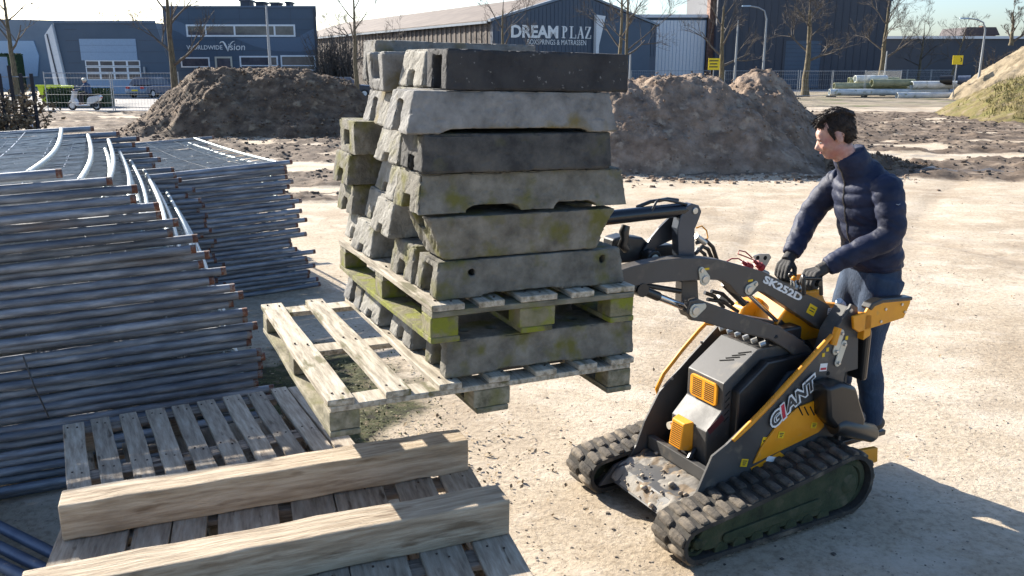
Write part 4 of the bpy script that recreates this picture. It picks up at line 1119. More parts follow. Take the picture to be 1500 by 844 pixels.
foot('box_dark', .765, .155, .9755, 'black speckled concrete foot on top of the load', h=.13)
foot('trap_plain', .80, .47, .976, 'concrete foot in the top course just behind the black one')
foot('notch_moss', .80, .745, .951, 'upturned grey concrete foot in the top course of the left face', flip=True).data = foot_mesh('foot', M['conc'], .70, .72, .20, .23, .150, (.09, .10, .13), ((-.16, .10, .06),), holes=False, seed=12)
bpy.data.objects['concrete_fence_foot.026'].matrix_world = LM @ T(.755, .775, .951 + .150, 0, math.pi)
f = foot('trap_grey', .80, .985, .985, 'topmost pale concrete foot at the far left of the load'); f.data = foot_mesh('foot', M['conc'], .72, .73, .18, .19, .165, (.075, .105, .14), seed=13)

# ================================================================== NEAR PALLETS AND BEAMS
def near_pile(origin, yaw, n, build, label_top, label_low):
    for k in range(n):
        z = origin[2] - .144 * k
        t = thing('wooden_pallet', label_top if k == 0 else label_low % (('second', 'third', 'fourth', 'fifth', 'sixth')[k - 1]), 'pallet', T(origin[0], origin[1], z, yaw + (random.uniform(-.02, .02) if k else 0)), 'pallets piled near the camera')
        build(t, k)
ZP = .60
A, B = at_z(92, 622, ZP), at_z(418, 566, ZP)
yw = math.atan2(B.y - A.y, B.x - A.x); WB = (B - A).length
def back_build(t, k):
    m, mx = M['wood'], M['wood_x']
    n = 9; wbd = WB * .078; pitch = (WB - wbd) / (n - 1)
    Lg = 1.2
    for i in range(n):
        if i == 3 and k: continue
        board(t, i * pitch, i * pitch + wbd * (1.0 if i % 3 else 1.06), -Lg - random.uniform(0, .015), random.uniform(-.006, .006), -.02, 0, m, 'slat')
    if k == 0: nails(t, [(i * pitch + wbd / 2, y, .002) for i in range(n) for y in (-.06, -.57, -Lg + .05)])
    if k == 0:
        bd = board(t, (n - 1) * pitch + wbd + .008, (n - 1) * pitch + wbd + .10, -Lg, -.01, -.022, -.003, m, 'slat')
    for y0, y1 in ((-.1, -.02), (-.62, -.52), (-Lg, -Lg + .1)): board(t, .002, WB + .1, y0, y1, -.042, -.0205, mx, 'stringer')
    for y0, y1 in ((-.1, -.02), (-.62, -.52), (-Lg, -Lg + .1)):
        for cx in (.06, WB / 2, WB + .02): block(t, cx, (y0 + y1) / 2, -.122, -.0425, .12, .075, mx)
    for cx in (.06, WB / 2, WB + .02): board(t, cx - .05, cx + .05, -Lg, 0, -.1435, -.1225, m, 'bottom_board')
near_pile((A.x, A.y, ZP), yw, 4, back_build, 'slatted grey pallet partly shaded behind the two beams', 'slatted pallet under the shaded one, %s from the top')
RS = MB().box((0, 0, 0), (.012, .92, .02)).build('painted_edge', flat('orange_red_paint', (.48, .08, .02), .6))
RS.parent = bpy.data.objects['wooden_pallet.002']; RS.matrix_local = Matrix.Translation((WB - .027, -.52, -.012))

C, D = at_z(690, 684, ZP + .02), at_z(782, 844, ZP + .02)
yaw_f = math.atan2(C.x - D.x, D.y - C.y); yaw_f = math.atan2((C - D).y, (C - D).x) - math.pi / 2
EL = at_z(86, 806, ZP + .02)
uxf = Vector((math.cos(yaw_f), math.sin(yaw_f), 0))
WF = abs((C - EL).dot(uxf)) + .02
def front_build(t, k):
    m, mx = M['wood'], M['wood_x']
    gaps = [.0, .135, .155, .275, .405, .435, .590, .625, .80, .835, 1.0] if False else None
    edges = [(0, .125), (.135, .205), (.21, .30), (.335, .515), (.548, .63), (.634, .755), (.786, .905), (.94, 1.0)]
    sc = WF / 1.0
    for a, c in [(0, .155), (.165, .245), (.250, .325), (.352, .492), (.522, .625), (.630, .755), (.785, .882), (.908, 1.0)]:
        nails(t, [(-WF + (a + c) / 2 * sc, y, .002) for y in (-.05, -.61)]) if k == 0 else None
        board(t, -WF + a * sc, -WF + c * sc, -1.42, random.uniform(-.01, .006), -.022, 0, m, 'board')
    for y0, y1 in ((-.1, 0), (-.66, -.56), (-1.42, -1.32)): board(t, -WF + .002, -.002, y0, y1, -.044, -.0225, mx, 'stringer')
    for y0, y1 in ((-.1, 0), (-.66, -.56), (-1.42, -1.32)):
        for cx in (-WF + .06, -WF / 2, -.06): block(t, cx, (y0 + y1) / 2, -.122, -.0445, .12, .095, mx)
    for cx in (-WF + .06, -WF / 2, -.06): board(t, cx - .05, cx + .05, -1.42, 0, -.1435, -.1225, m, 'bottom_board')
near_pile((C.x, C.y, ZP + .02), yaw_f, 4, front_build, 'grey boarded pallet under the two heavy beams', 'boarded pallet under the beams, %s from the top')
def beam(pl, pr, h, dpt, label, crack):
    """squared timber; pl, pr = its left and right top front corners"""
    d = (pr - pl); L = d.length; d.normalize(); yaw = math.atan2(d.y, d.x)
    nseg = 14; vs = []
    for k in range(nseg + 1):
        x = L * k / nseg
        j = [random.uniform(-.0035, .0035) for _ in range(4)]; q = [random.uniform(-.0035, .0035) for _ in range(4)]
        for i, (y, z) in enumerate(((0, -h), (dpt, -h), (dpt, 0), (0, 0))): vs.append((x, y + j[i], z + q[i]))
    fs = [(0, 1, 2, 3), tuple(4 * nseg + i for i in (3, 2, 1, 0))]
    for k in range(nseg):
        for i in range(4):
            i2 = (i + 1) % 4; fs.append((4 * k + i, 4 * k + 4 + i, 4 * k + 4 + i2, 4 * k + i2))
    mb = MB(); mb.add(vs, fs)
    o = mb.build('timber_beam', M['beam'], bevel=.006); o.matrix_world = T(pl.x, pl.y, pl.z, yaw)
    tag(o, label, 'timber beam', 'timber beams on the front pallet'); return o
HB = .136
P1, P2 = at_z(84, 742, ZP + .02 + HB), at_z(686, 645, ZP + .02 + HB)
beam(P1, P2, HB - .002, .128, 'heavy squared timber beam behind the other one, dividing the two pallets', 1)
P1, P2 = at_z(40, 866, ZP + .02 + HB), at_z(747, 732, ZP + .02 + HB)
beam(P1 - (P2 - P1) * .02, P2, HB - .002, .128, 'heavy squared timber beam nearest the camera, cracked on top', 1)
# ================================================================== TRACK LOADER
LO = Vector((.576, 3.85, 0)); LYAW = rad(207.5)
LW = T(LO.x, LO.y, 0, LYAW)                        # loader frame: x forward, y to its left (towards the camera), z up
LI = LW.inverted()
def lp(px, py, y):
    """photo pixel -> loader x, z on the plane y"""
    o = LI @ Vector((0, 0, CAM_H)); d = (LI.to_3x3() @ ray(px, py)); t = (y - o.y) / d.y
    p = o + d * t; return (p.x, p.z)
def lpoly(pts, y): return [lp(a, b, y) for a, b in pts]
def lx(px, py, x):
    o = LI @ Vector((0, 0, CAM_H)); d = (LI.to_3x3() @ ray(px, py)); t = (x - o.x) / d.x
    p = o + d * t; return (p.y, p.z)
ld = thing('track_loader', 'compact grey and orange tracked loader carrying the stack of concrete feet', 'loader', LW)
def arc(cx, cz, r, a0, a1, n):
    return [(cx + r * math.cos(a0 + (a1 - a0) * k / n), cz + r * math.sin(a0 + (a1 - a0) * k / n)) for k in range(n + 1)]
def stadium(ax_, az, bx, bz, r0, r1=None, n=8):
    r1 = r0 if r1 is None else r1
    a = math.atan2(bz - az, bx - ax_)
    return arc(ax_, az, r0, a + math.pi / 2, a + 1.5 * math.pi, n) + arc(bx, bz, r1, a - math.pi / 2, a + math.pi / 2, n)

# --- tracks
FCX, FCZ, FR = -.045, .114, .092
RCX, RCZ, RR = -.995, .186, .160
def belt_loop(off):
    r0, r1 = FR + off, RR + off
    d = math.hypot(RCX - FCX, RCZ - FCZ); base = math.atan2(RCZ - FCZ, RCX - FCX); al = math.acos((r0 - r1) / d)
    top = base - al                                 # tangent directions on both circles
    bot = base + al
    pts = []
    n = 9
    a0 = bot - 2 * math.pi if bot > top else bot
    for k in range(n + 1):                          # front arc, bottom to top through the front
        a = a0 + (top - a0) * k / n; pts.append((FCX + r0 * math.cos(a), FCZ + r0 * math.sin(a)))
    for k in range(1, 10):                          # upper run
        t = k / 10
        A_ = (FCX + r0 * math.cos(top), FCZ + r0 * math.sin(top)); B_ = (RCX + r1 * math.cos(top), RCZ + r1 * math.sin(top))
        pts.append((A_[0] + (B_[0] - A_[0]) * t, A_[1] + (B_[1] - A_[1]) * t - .008 * math.sin(math.pi * t)))
    e = a0 + 2 * math.pi
    for k in range(n + 4):
        a = top + (e - top) * k / (n + 3); pts.append((RCX + r1 * math.cos(a), RCZ + r1 * math.sin(a)))
    for k in range(1, 10):
        t = k / 10
        B_ = (RCX + r1 * math.cos(e), RCZ + r1 * math.sin(e)); A_ = (FCX + r0 * math.cos(a0), FCZ + r0 * math.sin(a0))
        pts.append((B_[0] + (A_[0] - B_[0]) * t, B_[1] + (A_[1] - B_[1]) * t))
    return pts
OUT, INN = belt_loop(0.0), belt_loop(-.022)
def belt_mesh():
    mb = MB(); n = len(OUT); hw = .115
    prof = [(OUT, -hw), (OUT, hw), (INN, hw), (INN, -hw)]
    vs = []
    for i in range(n):
        for P_, y in prof: vs.append((P_[i][0], y, P_[i][1]))
    fs = []
    for i in range(n):
        j = (i + 1) % n
        for k in range(4):
            k2 = (k + 1) % 4; fs.append((4 * i + k, 4 * j + k, 4 * j + k2, 4 * i + k2))
    mb.add(vs, fs); return mb.mesh('track_belt', M['belt'], 40)
def lug_mesh(k):
    rg = random.Random(k)
    hw, L_, h = .051, .0225, .0165
    prof = [(-L_, -.004), (-L_ * .95, h * .55), (-L_ * .55, h), (L_ * .55, h), (L_ * .95, h * .55), (L_, -.004)]
    mb = MB(); rings = []
    for y, sc in ((-hw, .82), (-hw * .8, 1), (0, 1.06), (hw * .8, 1), (hw, .82)):
        rings.append([(a * sc + (.006 if y > 0 else -.004) * (abs(y) / hw) + rg.uniform(-.002, .002), y, b * (sc if b > 0 else 1) + rg.uniform(-.0015, .0015)) for a, b in prof])
    mb.loft(rings); return mb.mesh('lug', M['rubber'], 26)
BELT = belt_mesh(); LUGS = [lug_mesh(k) for k in range(4)]
def walk(pts, step):
    """evenly spaced stations round a closed loop, with directions"""
    segs = []; tot = 0
    for i in range(len(pts)):
        a, b2 = pts[i], pts[(i + 1) % len(pts)]; l = math.hypot(b2[0] - a[0], b2[1] - a[1]); segs.append((tot, l, a, b2)); tot += l
    n = round(tot / step); out = []
    for k in range(n):
        s_ = tot * k / n
        for t0, l, a, b2 in segs:
            if t0 <= s_ <= t0 + l and l > 0:
                t = (s_ - t0) / l; out.append(((a[0] + (b2[0] - a[0]) * t, a[1] + (b2[1] - a[1]) * t), math.atan2(b2[1] - a[1], b2[0] - a[0]))); break
    return out
for side in (1, -1):
    yc = side * .385
    tr = link('track', BELT, ld, Matrix.Translation((0, yc, 0)))
    for row, (yo, ph) in enumerate(((-.058, 0), (.058, .5))):
        st = walk(OUT, .072)
        for k, ((x, z), a) in enumerate(st):
            if row:
                (x2, z2), a2 = st[(k + 1) % len(st)]; da = (a2 - a + math.pi) % (2 * math.pi) - math.pi
                x, z, a = (x + x2) / 2, (z + z2) / 2, a + da / 2
                if abs(da) > .15: x += math.sin(a) * .004; z -= math.cos(a) * .004
            # outward normal of the loop
            nx_, nz_ = math.sin(a), -math.cos(a)
            cx, cz = -.5, .16
            if nx_ * (x - cx) + nz_ * (z - cz) * 2 < 0: nx_, nz_ = -nx_, -nz_
            mx = Matrix(((-nz_ * -1, 0, nx_, x), (0, 1, 0, yo), (-nx_, 0, nz_, z), (0, 0, 0, 1)))
            mx = Matrix(((nz_, 0, nx_, x), (0, 1, 0, yo), (-nx_, 0, nz_, z), (0, 0, 0, 1)))
            link('lug', LUGS[(k * 3 + row) % 4], tr, mx)
    fy0, fy1 = (yc + side * .03, yc + side * .098)
    f = MB().prism(stadium(FCX - .06, FCZ + .01, RCX + .05, RCZ - .005, .058, .120, 10), min(fy0, fy1), max(fy0, fy1)).build('track_frame', M['trackside'], ld, bevel=.006)
    MB().prism(stadium(FCX - .16, FCZ - .005, RCX + .22, RCZ - .05, .022, .026, 6), yc + side * .099 - (.012 if side < 0 else 0), yc + side * .099 + (.012 if side > 0 else 0)).build('frame_rib', M['trackside'], f, bevel=.004)
    for k in range(7):
        x = FCX - .14 - k * .108; z = .026 + .022
        MB().tube([(x, yc - .1, z + .002), (x, yc + side * .102 if side > 0 else yc + .1, z + .002)], .040, 14).build('track_roller', M['trackside'], ld, 40, .004)
    for nm, cx, cz, r in (('idler_wheel', FCX, FCZ, FR - .024), ('sprocket', RCX, RCZ, RR - .03)):
        wv = MB()
        ring = []
        for y, q in ((-.05, r * .96), (-.045, r), (.045, r), (.05, r * .96), (.052, r * .72), (.036, r * .66), (.036, r * .42), (.062, r * .40), (.07, r * .3)):
            ring.append([(cx + q * math.cos(2 * math.pi * k / 24), yc + side * (y + .036), cz + q * math.sin(2 * math.pi * k / 24)) for k in range(24)])
        wv.loft(ring); w_ = wv.build(nm, M['trackside'], ld, 35)
        for k in range(6):
            a = k * math.pi / 3
            MB().tube([(cx + r * .54 * math.cos(a), yc + side * .07, cz + r * .54 * math.sin(a)), (cx + r * .54 * math.cos(a), yc + side * .084, cz + r * .54 * math.sin(a))], .011, 6).build('bolt', M['trackside'], w_)

# --- chassis side plates
YP = .262
left_plate = [(-.175, .175), (-.285, .405), (-.37, .447), (-.60, .60), (-1.03, .93), (-1.06, .96), (-1.13, 1.05), (-1.175, 1.03), (-1.19, .965), (-1.225, .69), (-1.135, .687), (-1.125, .60), (-1.12, .36), (-1.0, .28), (-.55, .235), (-.3, .20)]
MB().prism(left_plate, YP, YP + .014).build('side_plate', M['charcoal'], ld, bevel=.002)
right_plate = [(-.175, .175), (-.235, .25), (-.285, .38), (-.373, .53), (-.56, .69), (-.745, .84), (-1.03, .95), (-1.13, 1.03), (-1.19, .965), (-1.225, .69), (-1.12, .66), (-1.12, .36), (-1.0, .28), (-.55, .235)]
MB().prism(right_plate, -YP - .014, -YP).build('side_plate', M['charcoal'], ld, bevel=.002)
# towers behind the plates that carry the arm pivots
tower = [(-.99, .76), (-1.03, .915), (-1.125, 1.035), (-1.17, 1.015), (-1.188, .96), (-1.22, .695), (-1.10, .69)]
for s_ in (1, -1):
    y0, y1 = (YP - .085, YP - .002) if s_ > 0 else (-YP + .002, -YP + .085)
    MB().prism(tower, y0, y1).build('pivot_tower', M['charcoal'], ld, bevel=.004)
# orange edge rail of the left plate
pts = [(-.40, .462), (-.50, .528), (-.62, .612), (-.80, .75), (-1.0, .903)]
MB().tube([(x, YP + .022, z + .004) for x, z in pts], [.010, .014, .015, .015, .012], 8).build('edge_rail', M['orange'], ld, 45)
MB().tube([(-1.005, YP + .03, .86), (-1.015, YP + .03, .90), (-1.03, YP + .03, .945)], .019, 8).build('rail_hook', M['orange'], ld, 45)
# hoop along the right plate
hp = [lp(a, q, -.30) for a, q in ((966, 582), (962, 570), (972, 548), (1000, 512), (1024, 484), (1034, 474))]
MB().tube([(x, -.30, z) for x, z in hp], .011, 8).build('hoop_rail', M['orange'], ld, 45)
for x, z in (hp[0], hp[-1]): MB().tube([(x, -.30, z), (x - .03, -.27, z)], .010, 8).build('rail_bracket', M['orange'], ld, 45)
for px, py in ((1028, 502), (985, 555)):
    x, z = lp(px, py, -.255); MB().tube([(x, -.262, z), (x, -.254, z)], .008, 8).build('bolt', M['steel'], ld)

# --- hull between the tracks, front apron with dried soil
MB().prism([(-.06, .10), (-.12, .17), (-.34, .235), (-1.1, .235), (-1.1, .09), (-.12, .085)], -.258, .258).build('belly_pan', M['charcoal'], ld, bevel=.004)
MB().prism([(-.30, .232), (-.30, .30), (-.335, .30), (-.37, .24)], -.25, .25).build('cross_plate', M['charcoal'], ld, bevel=.003)
def apron_soil():
    rg = np.random.default_rng(8); mb = MB()
    n1, n2 = 26, 34
    for i in range(n1):
        pass
    vs, fs = [], []
    for i in range(n1):
        for j in range(n2):
            u, v = i / (n1 - 1), j / (n2 - 1)
            x = -.065 - u * .27; y = -.25 + v * .50
            z = np.interp(x, [-.34, -.12, -.06], [.237, .172, .104])
            hh = fbm(np.array(x * 22), np.array(y * 22), 5, 4); q = max(0.0, float(hh) - .46) * .035 * min(1, 6 * u * (1 - u) + .12)
            vs.append((x + q * .3, y, float(z) + q + .0005 - (.006 if q == 0 else 0)))
    for i in range(n1 - 1):
        for j in range(n2 - 1): fs.append((i * n2 + j, i * n2 + j + 1, (i + 1) * n2 + j + 1, (i + 1) * n2 + j))
    mb.add(vs, fs); o = mb.build('soil_crust', M['aprondirt'], ld, 60); o['kind'] = 'stuff'
    mb = MB()
    for k in range(45):
        x = rg.uniform(-.33, -.05); y = rg.uniform(-.24, .24); z = np.interp(x, [-.34, -.12, -.06], [.24, .178, .112]); r = .003 + .016 * rg.random() ** 3
        mb.ball((x, y, z + r * .4), (r * rg.uniform(.7, 1.3), r * rg.uniform(.7, 1.3), r * .7), 6, 4)
    o = mb.build('soil_clods', M['soil'], ld, 80); o['kind'] = 'stuff'
apron_soil()
# apron ends bolted to the track frames
for s_ in (1, -1):
    MB().prism([(.0, .07), (-.10, .17), (-.2, .19), (-.2, .07)], min(s_ * .256, s_ * .275), max(s_ * .256, s_ * .275)).build('apron_cheek', M['charcoal'], ld, bevel=.003)

# --- engine hood
hood = thing  # (name kept free)
hd = MB()
hy, hy2 = .138, .150
def ring_of(profile, y): return [(x, y, z) for x, z in profile]
hprof = [(-.365, .245), (-.360, .458), (-.452, .552), (-.452, .695), (-.66, .842), (-.98, .842), (-.98, .245)]
hd.prism(hprof, -hy, hy)
H_ = hd.build('engine_hood', M['charcoal'], ld, bevel=.006)
sp_ = MB().prism([(-.50, .30), (-.50, .66), (-.68, .79), (-.97, .79), (-.97, .30)], hy + .001, hy + .055)
sp_.build('hood_side_panel', M['blackm'], ld, bevel=.01)
MB().prism([(-.50, .30), (-.50, .66), (-.68, .79), (-.97, .79), (-.97, .30)], -hy - .055, -hy - .001).build('hood_side_panel', M['blackm'], ld, bevel=.01)
# round-cornered orange grille on the hood front, with slots
def rrect(cy, cz, w_, h_, r, n=5):
    out = []
    for sx, sz, a in ((1, 1, 0), (-1, 1, math.pi / 2), (-1, -1, math.pi), (1, -1, 1.5 * math.pi)):
        for k in range(n + 1):
            t = a + k * math.pi / 2 / n; out.append((cy + sx * (w_ / 2 - r) + r * math.cos(t), cz + sz * (h_ / 2 - r) + r * math.sin(t)))
    return out
g = MB().prism(rrect(0, .622, .205, .118, .022), -.4515, -.440, 'yz').build('front_grille', M['orange'], H_, bevel=.003)
sl = MB()
for s_ in (-1, 1):
    for k in range(9):
        for j in range(5): sl.span(-.4395, -.4385, s_ * .046 - .034 + j * .0145, s_ * .046 - .034 + j * .0145 + .011, .577 + k * .0105, .577 + k * .0105 + .005)
sl.build('grille_slots', M['black'], H_)['kind'] = 'stuff'
# vent slots on the sloping top and on the left side
t0 = Vector((-.66 + .452, 0, .842 - .695)).normalized(); nrm = Vector((-t0.z, 0, t0.x))
vs_ = MB()
for k in range(4):
    c = Vector((-.552 - .022 * k, .03 + .0 * k, .766 + .0155 * k)) + nrm * (-.0006)
    ly = .07 - .004 * k
    A_, B_ = c + Vector((0, -ly / 2 + .018 * k, 0)) + t0 * -.012, c + Vector((0, ly / 2 + .018 * k, 0)) + t0 * .024
    vs_.tube([A_, B_], .0035, 5)
vs_.build('vent_slot', M['black'], H_)
vs_ = MB()
for k in range(5):
    z = .63 - k * .034; vs_.tube([(-.466, hy + .0005, z), (-.492, hy + .0005, z + .022)], .0035, 5)
vs_.build('vent_slot', M['black'], H_)
# orange guard with holes below the grille
gm = MB()
gm.loft([[(-.362, -.088, .315), (-.362, .040, .315), (-.362, .040, .475), (-.362, -.088, .475)], [(-.300, -.078, .325), (-.300, .015, .325), (-.318, .015, .462), (-.318, -.078, .462)]])
ga = gm.build('lamp_guard', M['orange'], ld, bevel=.005)
sl = MB()
for k in range(11):
    for j in range(6):
        z = .337 + k * .0105; x = -.2995 - (z - .325) / .137 * .018; sl.span(x, x + .0012, -.070 + j * .0135, -.070 + j * .0135 + .0085, z, z + .005)
sl.build('guard_slots', M['black'], ga)['kind'] = 'stuff'
MB().tube([(-.355, -.12, .40), (-.33, -.12, .40)], .02, 10).build('work_lamp', M['cream'], ld, 40)
MB().tube([(-.36, .06, .335), (-.33, .07, .315), (-.31, .08, .30)], .016, 8).build('lamp_plug', M['plastic'], ld, 40)
mark = text_mesh('lettering', 'TOBROCO', .045, M['redprint'], depth=.001) if False else None
MB().box((0, 0, 0), (.11, .001, .035)).build('red_band', flat('dull_red_print', (.085, .018, .022), .6), H_, M=T(-.415, hy + .0012, .49, 0, 0, .62))
# engine parts in the well behind the hood
MB().tube([(-.70, .2, .50), (-.74, .2, .62), (-.82, .19, .69), (-.92, .18, .70)], .03, 10).build('hose', M['plastic'], ld, 50)
MB().tube([(-.60, .215, .42), (-.70, .22, .40), (-.82, .215, .43)], .024, 10).build('hose', M['plastic'], ld, 50)
MB().box((-.87, -.02, .885), (.18, .30, .07)).build('valve_block', M['blackm'], ld, bevel=.012)
for k in range(6):
    y = -.16 + k * .06
    MB().tube([(-.72, y, .862), (-.70, y, .885), (-.745, y + .02, .905), (-.80, y, .90)], .011, 7).build('hose', M['blackm'], ld, 50)
    MB().tube([(-.70, y, .872), (-.675, y - .01, .862)], .013, 6).build('hose_fitting', M['steel'], ld)

# --- left side: orange cover, lettering, stickers, links
yq = YP + .0145
cov = lpoly([(1203, 584), (1208, 625), (1199, 634), (1104, 680), (1116, 655), (1140, 622), (1170, 597)], yq + .012)
MB().prism(cov, yq, yq + .012).build('side_cover', M['orange'], ld, bevel=.004)
xs_ = MB()
for px in (1173, 1181.5, 1190, 1198):
    A_, B_ = lp(px - 3.5, 596, yq + .012), lp(px + 2.5, 608, yq + .012)
    xs_.tube([(A_[0], yq + .0125, A_[1]), (B_[0], yq + .0125, B_[1])], .004, 5)
xs_.build('cover_slot', M['black'], ld)
lo_ = lpoly([(1100, 686), (1143, 662), (1150, 668), (1140, 676), (1104, 694)], yq + .004)
MB().prism(lo_, yq, yq + .003).build('orange_edge', M['orange'], ld)
def on_plate(name, px, py, w_, h_, material, y=yq, rot=0.0, parent=ld, t=.0016):
    x, z = lp(px, py, y)
    return MB().box((0, 0, 0), (w_, t, h_)).build(name, material, parent, M=T(x, y + t / 2 + .0004, z, 0, 0, -rot))
def side_text(s, a, b_, y, material, size_fit_h, shear, bold, depth=.0015, split=None):
    """lettering on a plane of constant y, running from pixel a to pixel b_ (loader rear is to the right)"""
    A_, B_ = Vector(lp(*a, y)), Vector(lp(*b_, y))
    me = text_mesh('lettering', s, size_fit_h, material, shear, bold, depth)
    xs2 = [v.co.x for v in me.vertices]; wd_ = max(xs2) - min(xs2); L_ = (B_ - A_).length
    for v in me.vertices: v.co.x = (v.co.x - (max(xs2) + min(xs2)) / 2) * L_ / wd_
    ang = math.atan2(B_.y - A_.y, -(B_.x - A_.x))
    X = Vector((-math.cos(ang), 0, math.sin(ang))); Z = Vector((0, 1, 0)); Y = Z.cross(X)
    m_ = Matrix((X, Y, Z)).transposed().to_4x4(); mid = (A_ + B_) / 2
    m_.translation = (mid.x, y, mid.y)
    return link('lettering', me, ld, m_)
gy = yq + .0135
side_text('G', (1131, 621), (1145, 606), gy + .002, M['darkprint'], .088, .25, .002)
side_text('G', (1129, 623), (1147, 604), gy, M['white'], .098, .25, .009)
side_text('I', (1144, 607), (1152, 600), gy + .002, M['redprint'], .090, .25, .006)
side_text('I', (1142.5, 609), (1153.5, 598.5), gy, M['white'], .098, .25, .012)
side_text('ANT', (1150, 600), (1196, 557), gy + .002, M['darkprint'], .086, .25, .002)
side_text('ANT', (1148, 602), (1198, 555), gy, M['white'], .096, .25, .009)
for px, py, w_, h_ in ((1120, 651, .05, .075), (1090, 678, .045, .04), (1144, 637, .04, .035), (1192, 623, .04, .03)):
    s_ = on_plate('warning_sticker', px, py, w_, h_, M['yellow'], yq + (.0125 if px > 1125 else 0), .25)
    for k in range(3): MB().box((0, .0013, h_ * (.25 - .25 * k)), (w_ * (.7 - .15 * k), .0008, h_ * .12)).build('sticker_print', M['signprint'], s_)
on_plate('rating_plate', 1133, 673, .10, .028, M['white'], yq + .003, .33)
e_ = on_plate('round_sticker', 1206, 538, .05, .04, M['white'], yq, .1)
MB().box((0, .0012, -.008), (.04, .0008, .012)).build('sticker_print', M['redprint'], e_)
for px, py in ((1213, 547),):
    x, z = lp(px, py, yq); MB().tube([(x, yq - .002, z), (x, yq + .002, z)], .011, 10).build('plug_hole', M['black'], ld)
def link_bar(a, b_, r, y, material, th=.008):
    A_, B_ = lp(*a, y), lp(*b_, y)
    o = MB().prism(stadium(A_[0], A_[1], B_[0], B_[1], r), y, y + th).build('link_plate', material, ld, bevel=.003)
    for P_ in (A_, B_):
        MB().tube([(P_[0], y + th, P_[1]), (P_[0], y + th + .012, P_[1])], r * .42, 8).build('bolt', M['steel'], o, 40, .002)
    return o
link_bar((1231, 488), (1223, 514), .021, yq + .001, M['cream']); link_bar((1235, 504), (1226, 531), .021, yq + .002, M['cream'])
for px, py in ((1206, 520), (1240, 495), (1212, 512)):
    on_plate('warning_sticker', px, py, .018, .02, M['yellow'])
# --- black rear tank and bumper roll
tk = []
for y, s_ in ((YP + .015, .93), (YP + .03, 1), (YP + .10, 1.0), (YP + .125, .93)):
    c = (-1.06, .49)
    P_ = lpoly([(1207, 566), (1228, 559), (1250, 565), (1257, 590), (1264, 612), (1262, 628), (1222, 628), (1209, 612)], YP + .10)
    cx = sum(p[0] for p in P_) / len(P_); cz = sum(p[1] for p in P_) / len(P_)
    tk.append([(cx + (x - cx) * s_, y, cz + (z - cz) * s_) for x, z in P_])
MB().loft(tk).build('side_tank', M['plastic'], ld, 60, .012)
A_, B_ = lp(1222, 624, YP + .10), lp(1281, 634, YP + .10)
MB().tube([(A_[0], YP + .09, A_[1] - .005), (A_[0] - .04, YP + .09, A_[1] - .008), (B_[0] + .02, YP + .09, B_[1]), (B_[0], YP + .09, B_[1])], [.045, .052, .050, .040], 16).build('bumper_roll', M['plastic'], ld, 50, .006)
# --- rear standing platform
pf = MB().span(-1.60, -1.24, -.24, .20, .212, .243).build('standing_platform', M['blackm'], ld, bevel=.005)
A_ = lp(1288, 663, .30)
MB().prism([(-1.235, .12), (-1.235, .23), (-1.42, .215), (-1.43, .13)], .272, .30).build('platform_bracket', M['orange'], ld, bevel=.004)
MB().prism([(-1.235, .12), (-1.235, .23), (-1.42, .215), (-1.43, .13)], -.30, -.272).build('platform_bracket', M['orange'], ld, bevel=.004)
MB().span(-1.25, -1.12, -.26, .26, .12, .235).build('platform_hinge', M['blackm'], ld, bevel=.01)
# --- leg guards at the rear: orange wings with a black pad
wing_px = [(1250, 464), (1269, 458), (1276, 446), (1291, 440), (1335, 437), (1333, 446), (1324, 466), (1258, 487), (1251, 482)]
for yw_ in (.315,):
    P_ = lpoly(wing_px, yw_)
    MB().prism(P_, yw_ - .016, yw_).build('leg_guard', M['orange'], ld, bevel=.004)
    pad = lpoly([(1272, 452), (1277, 444), (1291, 438), (1336, 434.5), (1335.5, 440), (1293, 444), (1281, 449), (1276, 455)], yw_)
    MB().prism(pad, yw_ - .05, yw_ + .006).build('guard_pad', M['plastic'], ld, bevel=.006)
    for px, py in ((1297, 453), (1321, 446), (1290, 471), (1325, 457)):
        x, z = lp(px, py, yw_); MB().tube([(x, yw_, z), (x, yw_ + .006, z)], .008, 6).build('bolt', M['steel'], ld)
    P2_ = [(x, z) for x, z in P_]
    MB().prism(P2_, -yw_, -yw_ + .016).build('leg_guard', M['orange'], ld, bevel=.004)
MB().prism([(-1.195, .86), (-1.19, 1.0), (-1.24, .99), (-1.245, .88)], .26, .315).build('guard_mount', M['orange'], ld, bevel=.004)

MB().span(-1.29, -1.245, -.295, .292, .62, .90).build('added_thigh_pad', M['plastic'], ld, bevel=.015)  # pad added to block sunlight and close the gap in the loader's shadow
MB().span(-1.243, -1.225, -.20, .20, .24, .86).build('rear_panel', M['charcoal'], ld, bevel=.004)
# --- lifting arm (single, in the middle), link arm, bell crank, cylinders
YB0, YB1 = .055, .125
boom_px_top = [(925, 391), (945, 386), (970, 381), (1000, 378), (1030, 378), (1052, 380), (1075, 386), (1098, 392), (1118, 398), (1140, 409), (1172, 427), (1198, 438), (1214, 447), (1222, 458)]
boom_px_bot = [(1216, 478), (1202, 484), (1189, 474), (1170, 462), (1152, 450), (1136, 439), (1120, 429), (1110, 427), (1101, 434), (1090, 436), (1080, 430), (1070, 418), (1058, 411), (1040, 410), (1000, 412), (960, 415), (932, 419), (925, 420)]
bp_ = lpoly(boom_px_top, YB1); bb_ = lpoly(boom_px_bot, YB1)
tx, tz = bp_[0]
tip_ = [(.34, 1.02), (.40, 1.06), (.37, 1.20), (.27, 1.30), (.17, 1.335)]
MB().prism([(.24, bb_[-1][1] - .045), (.30, 1.03)] + tip_ + bp_ + bb_, YB0, YB1).build('lifting_arm', M['boom'], ld, bevel=.004)
side_text('SK252D', (1119, 409), (1174, 437.5), YB1 + .0015, M['white'], .050, 0, .0018)
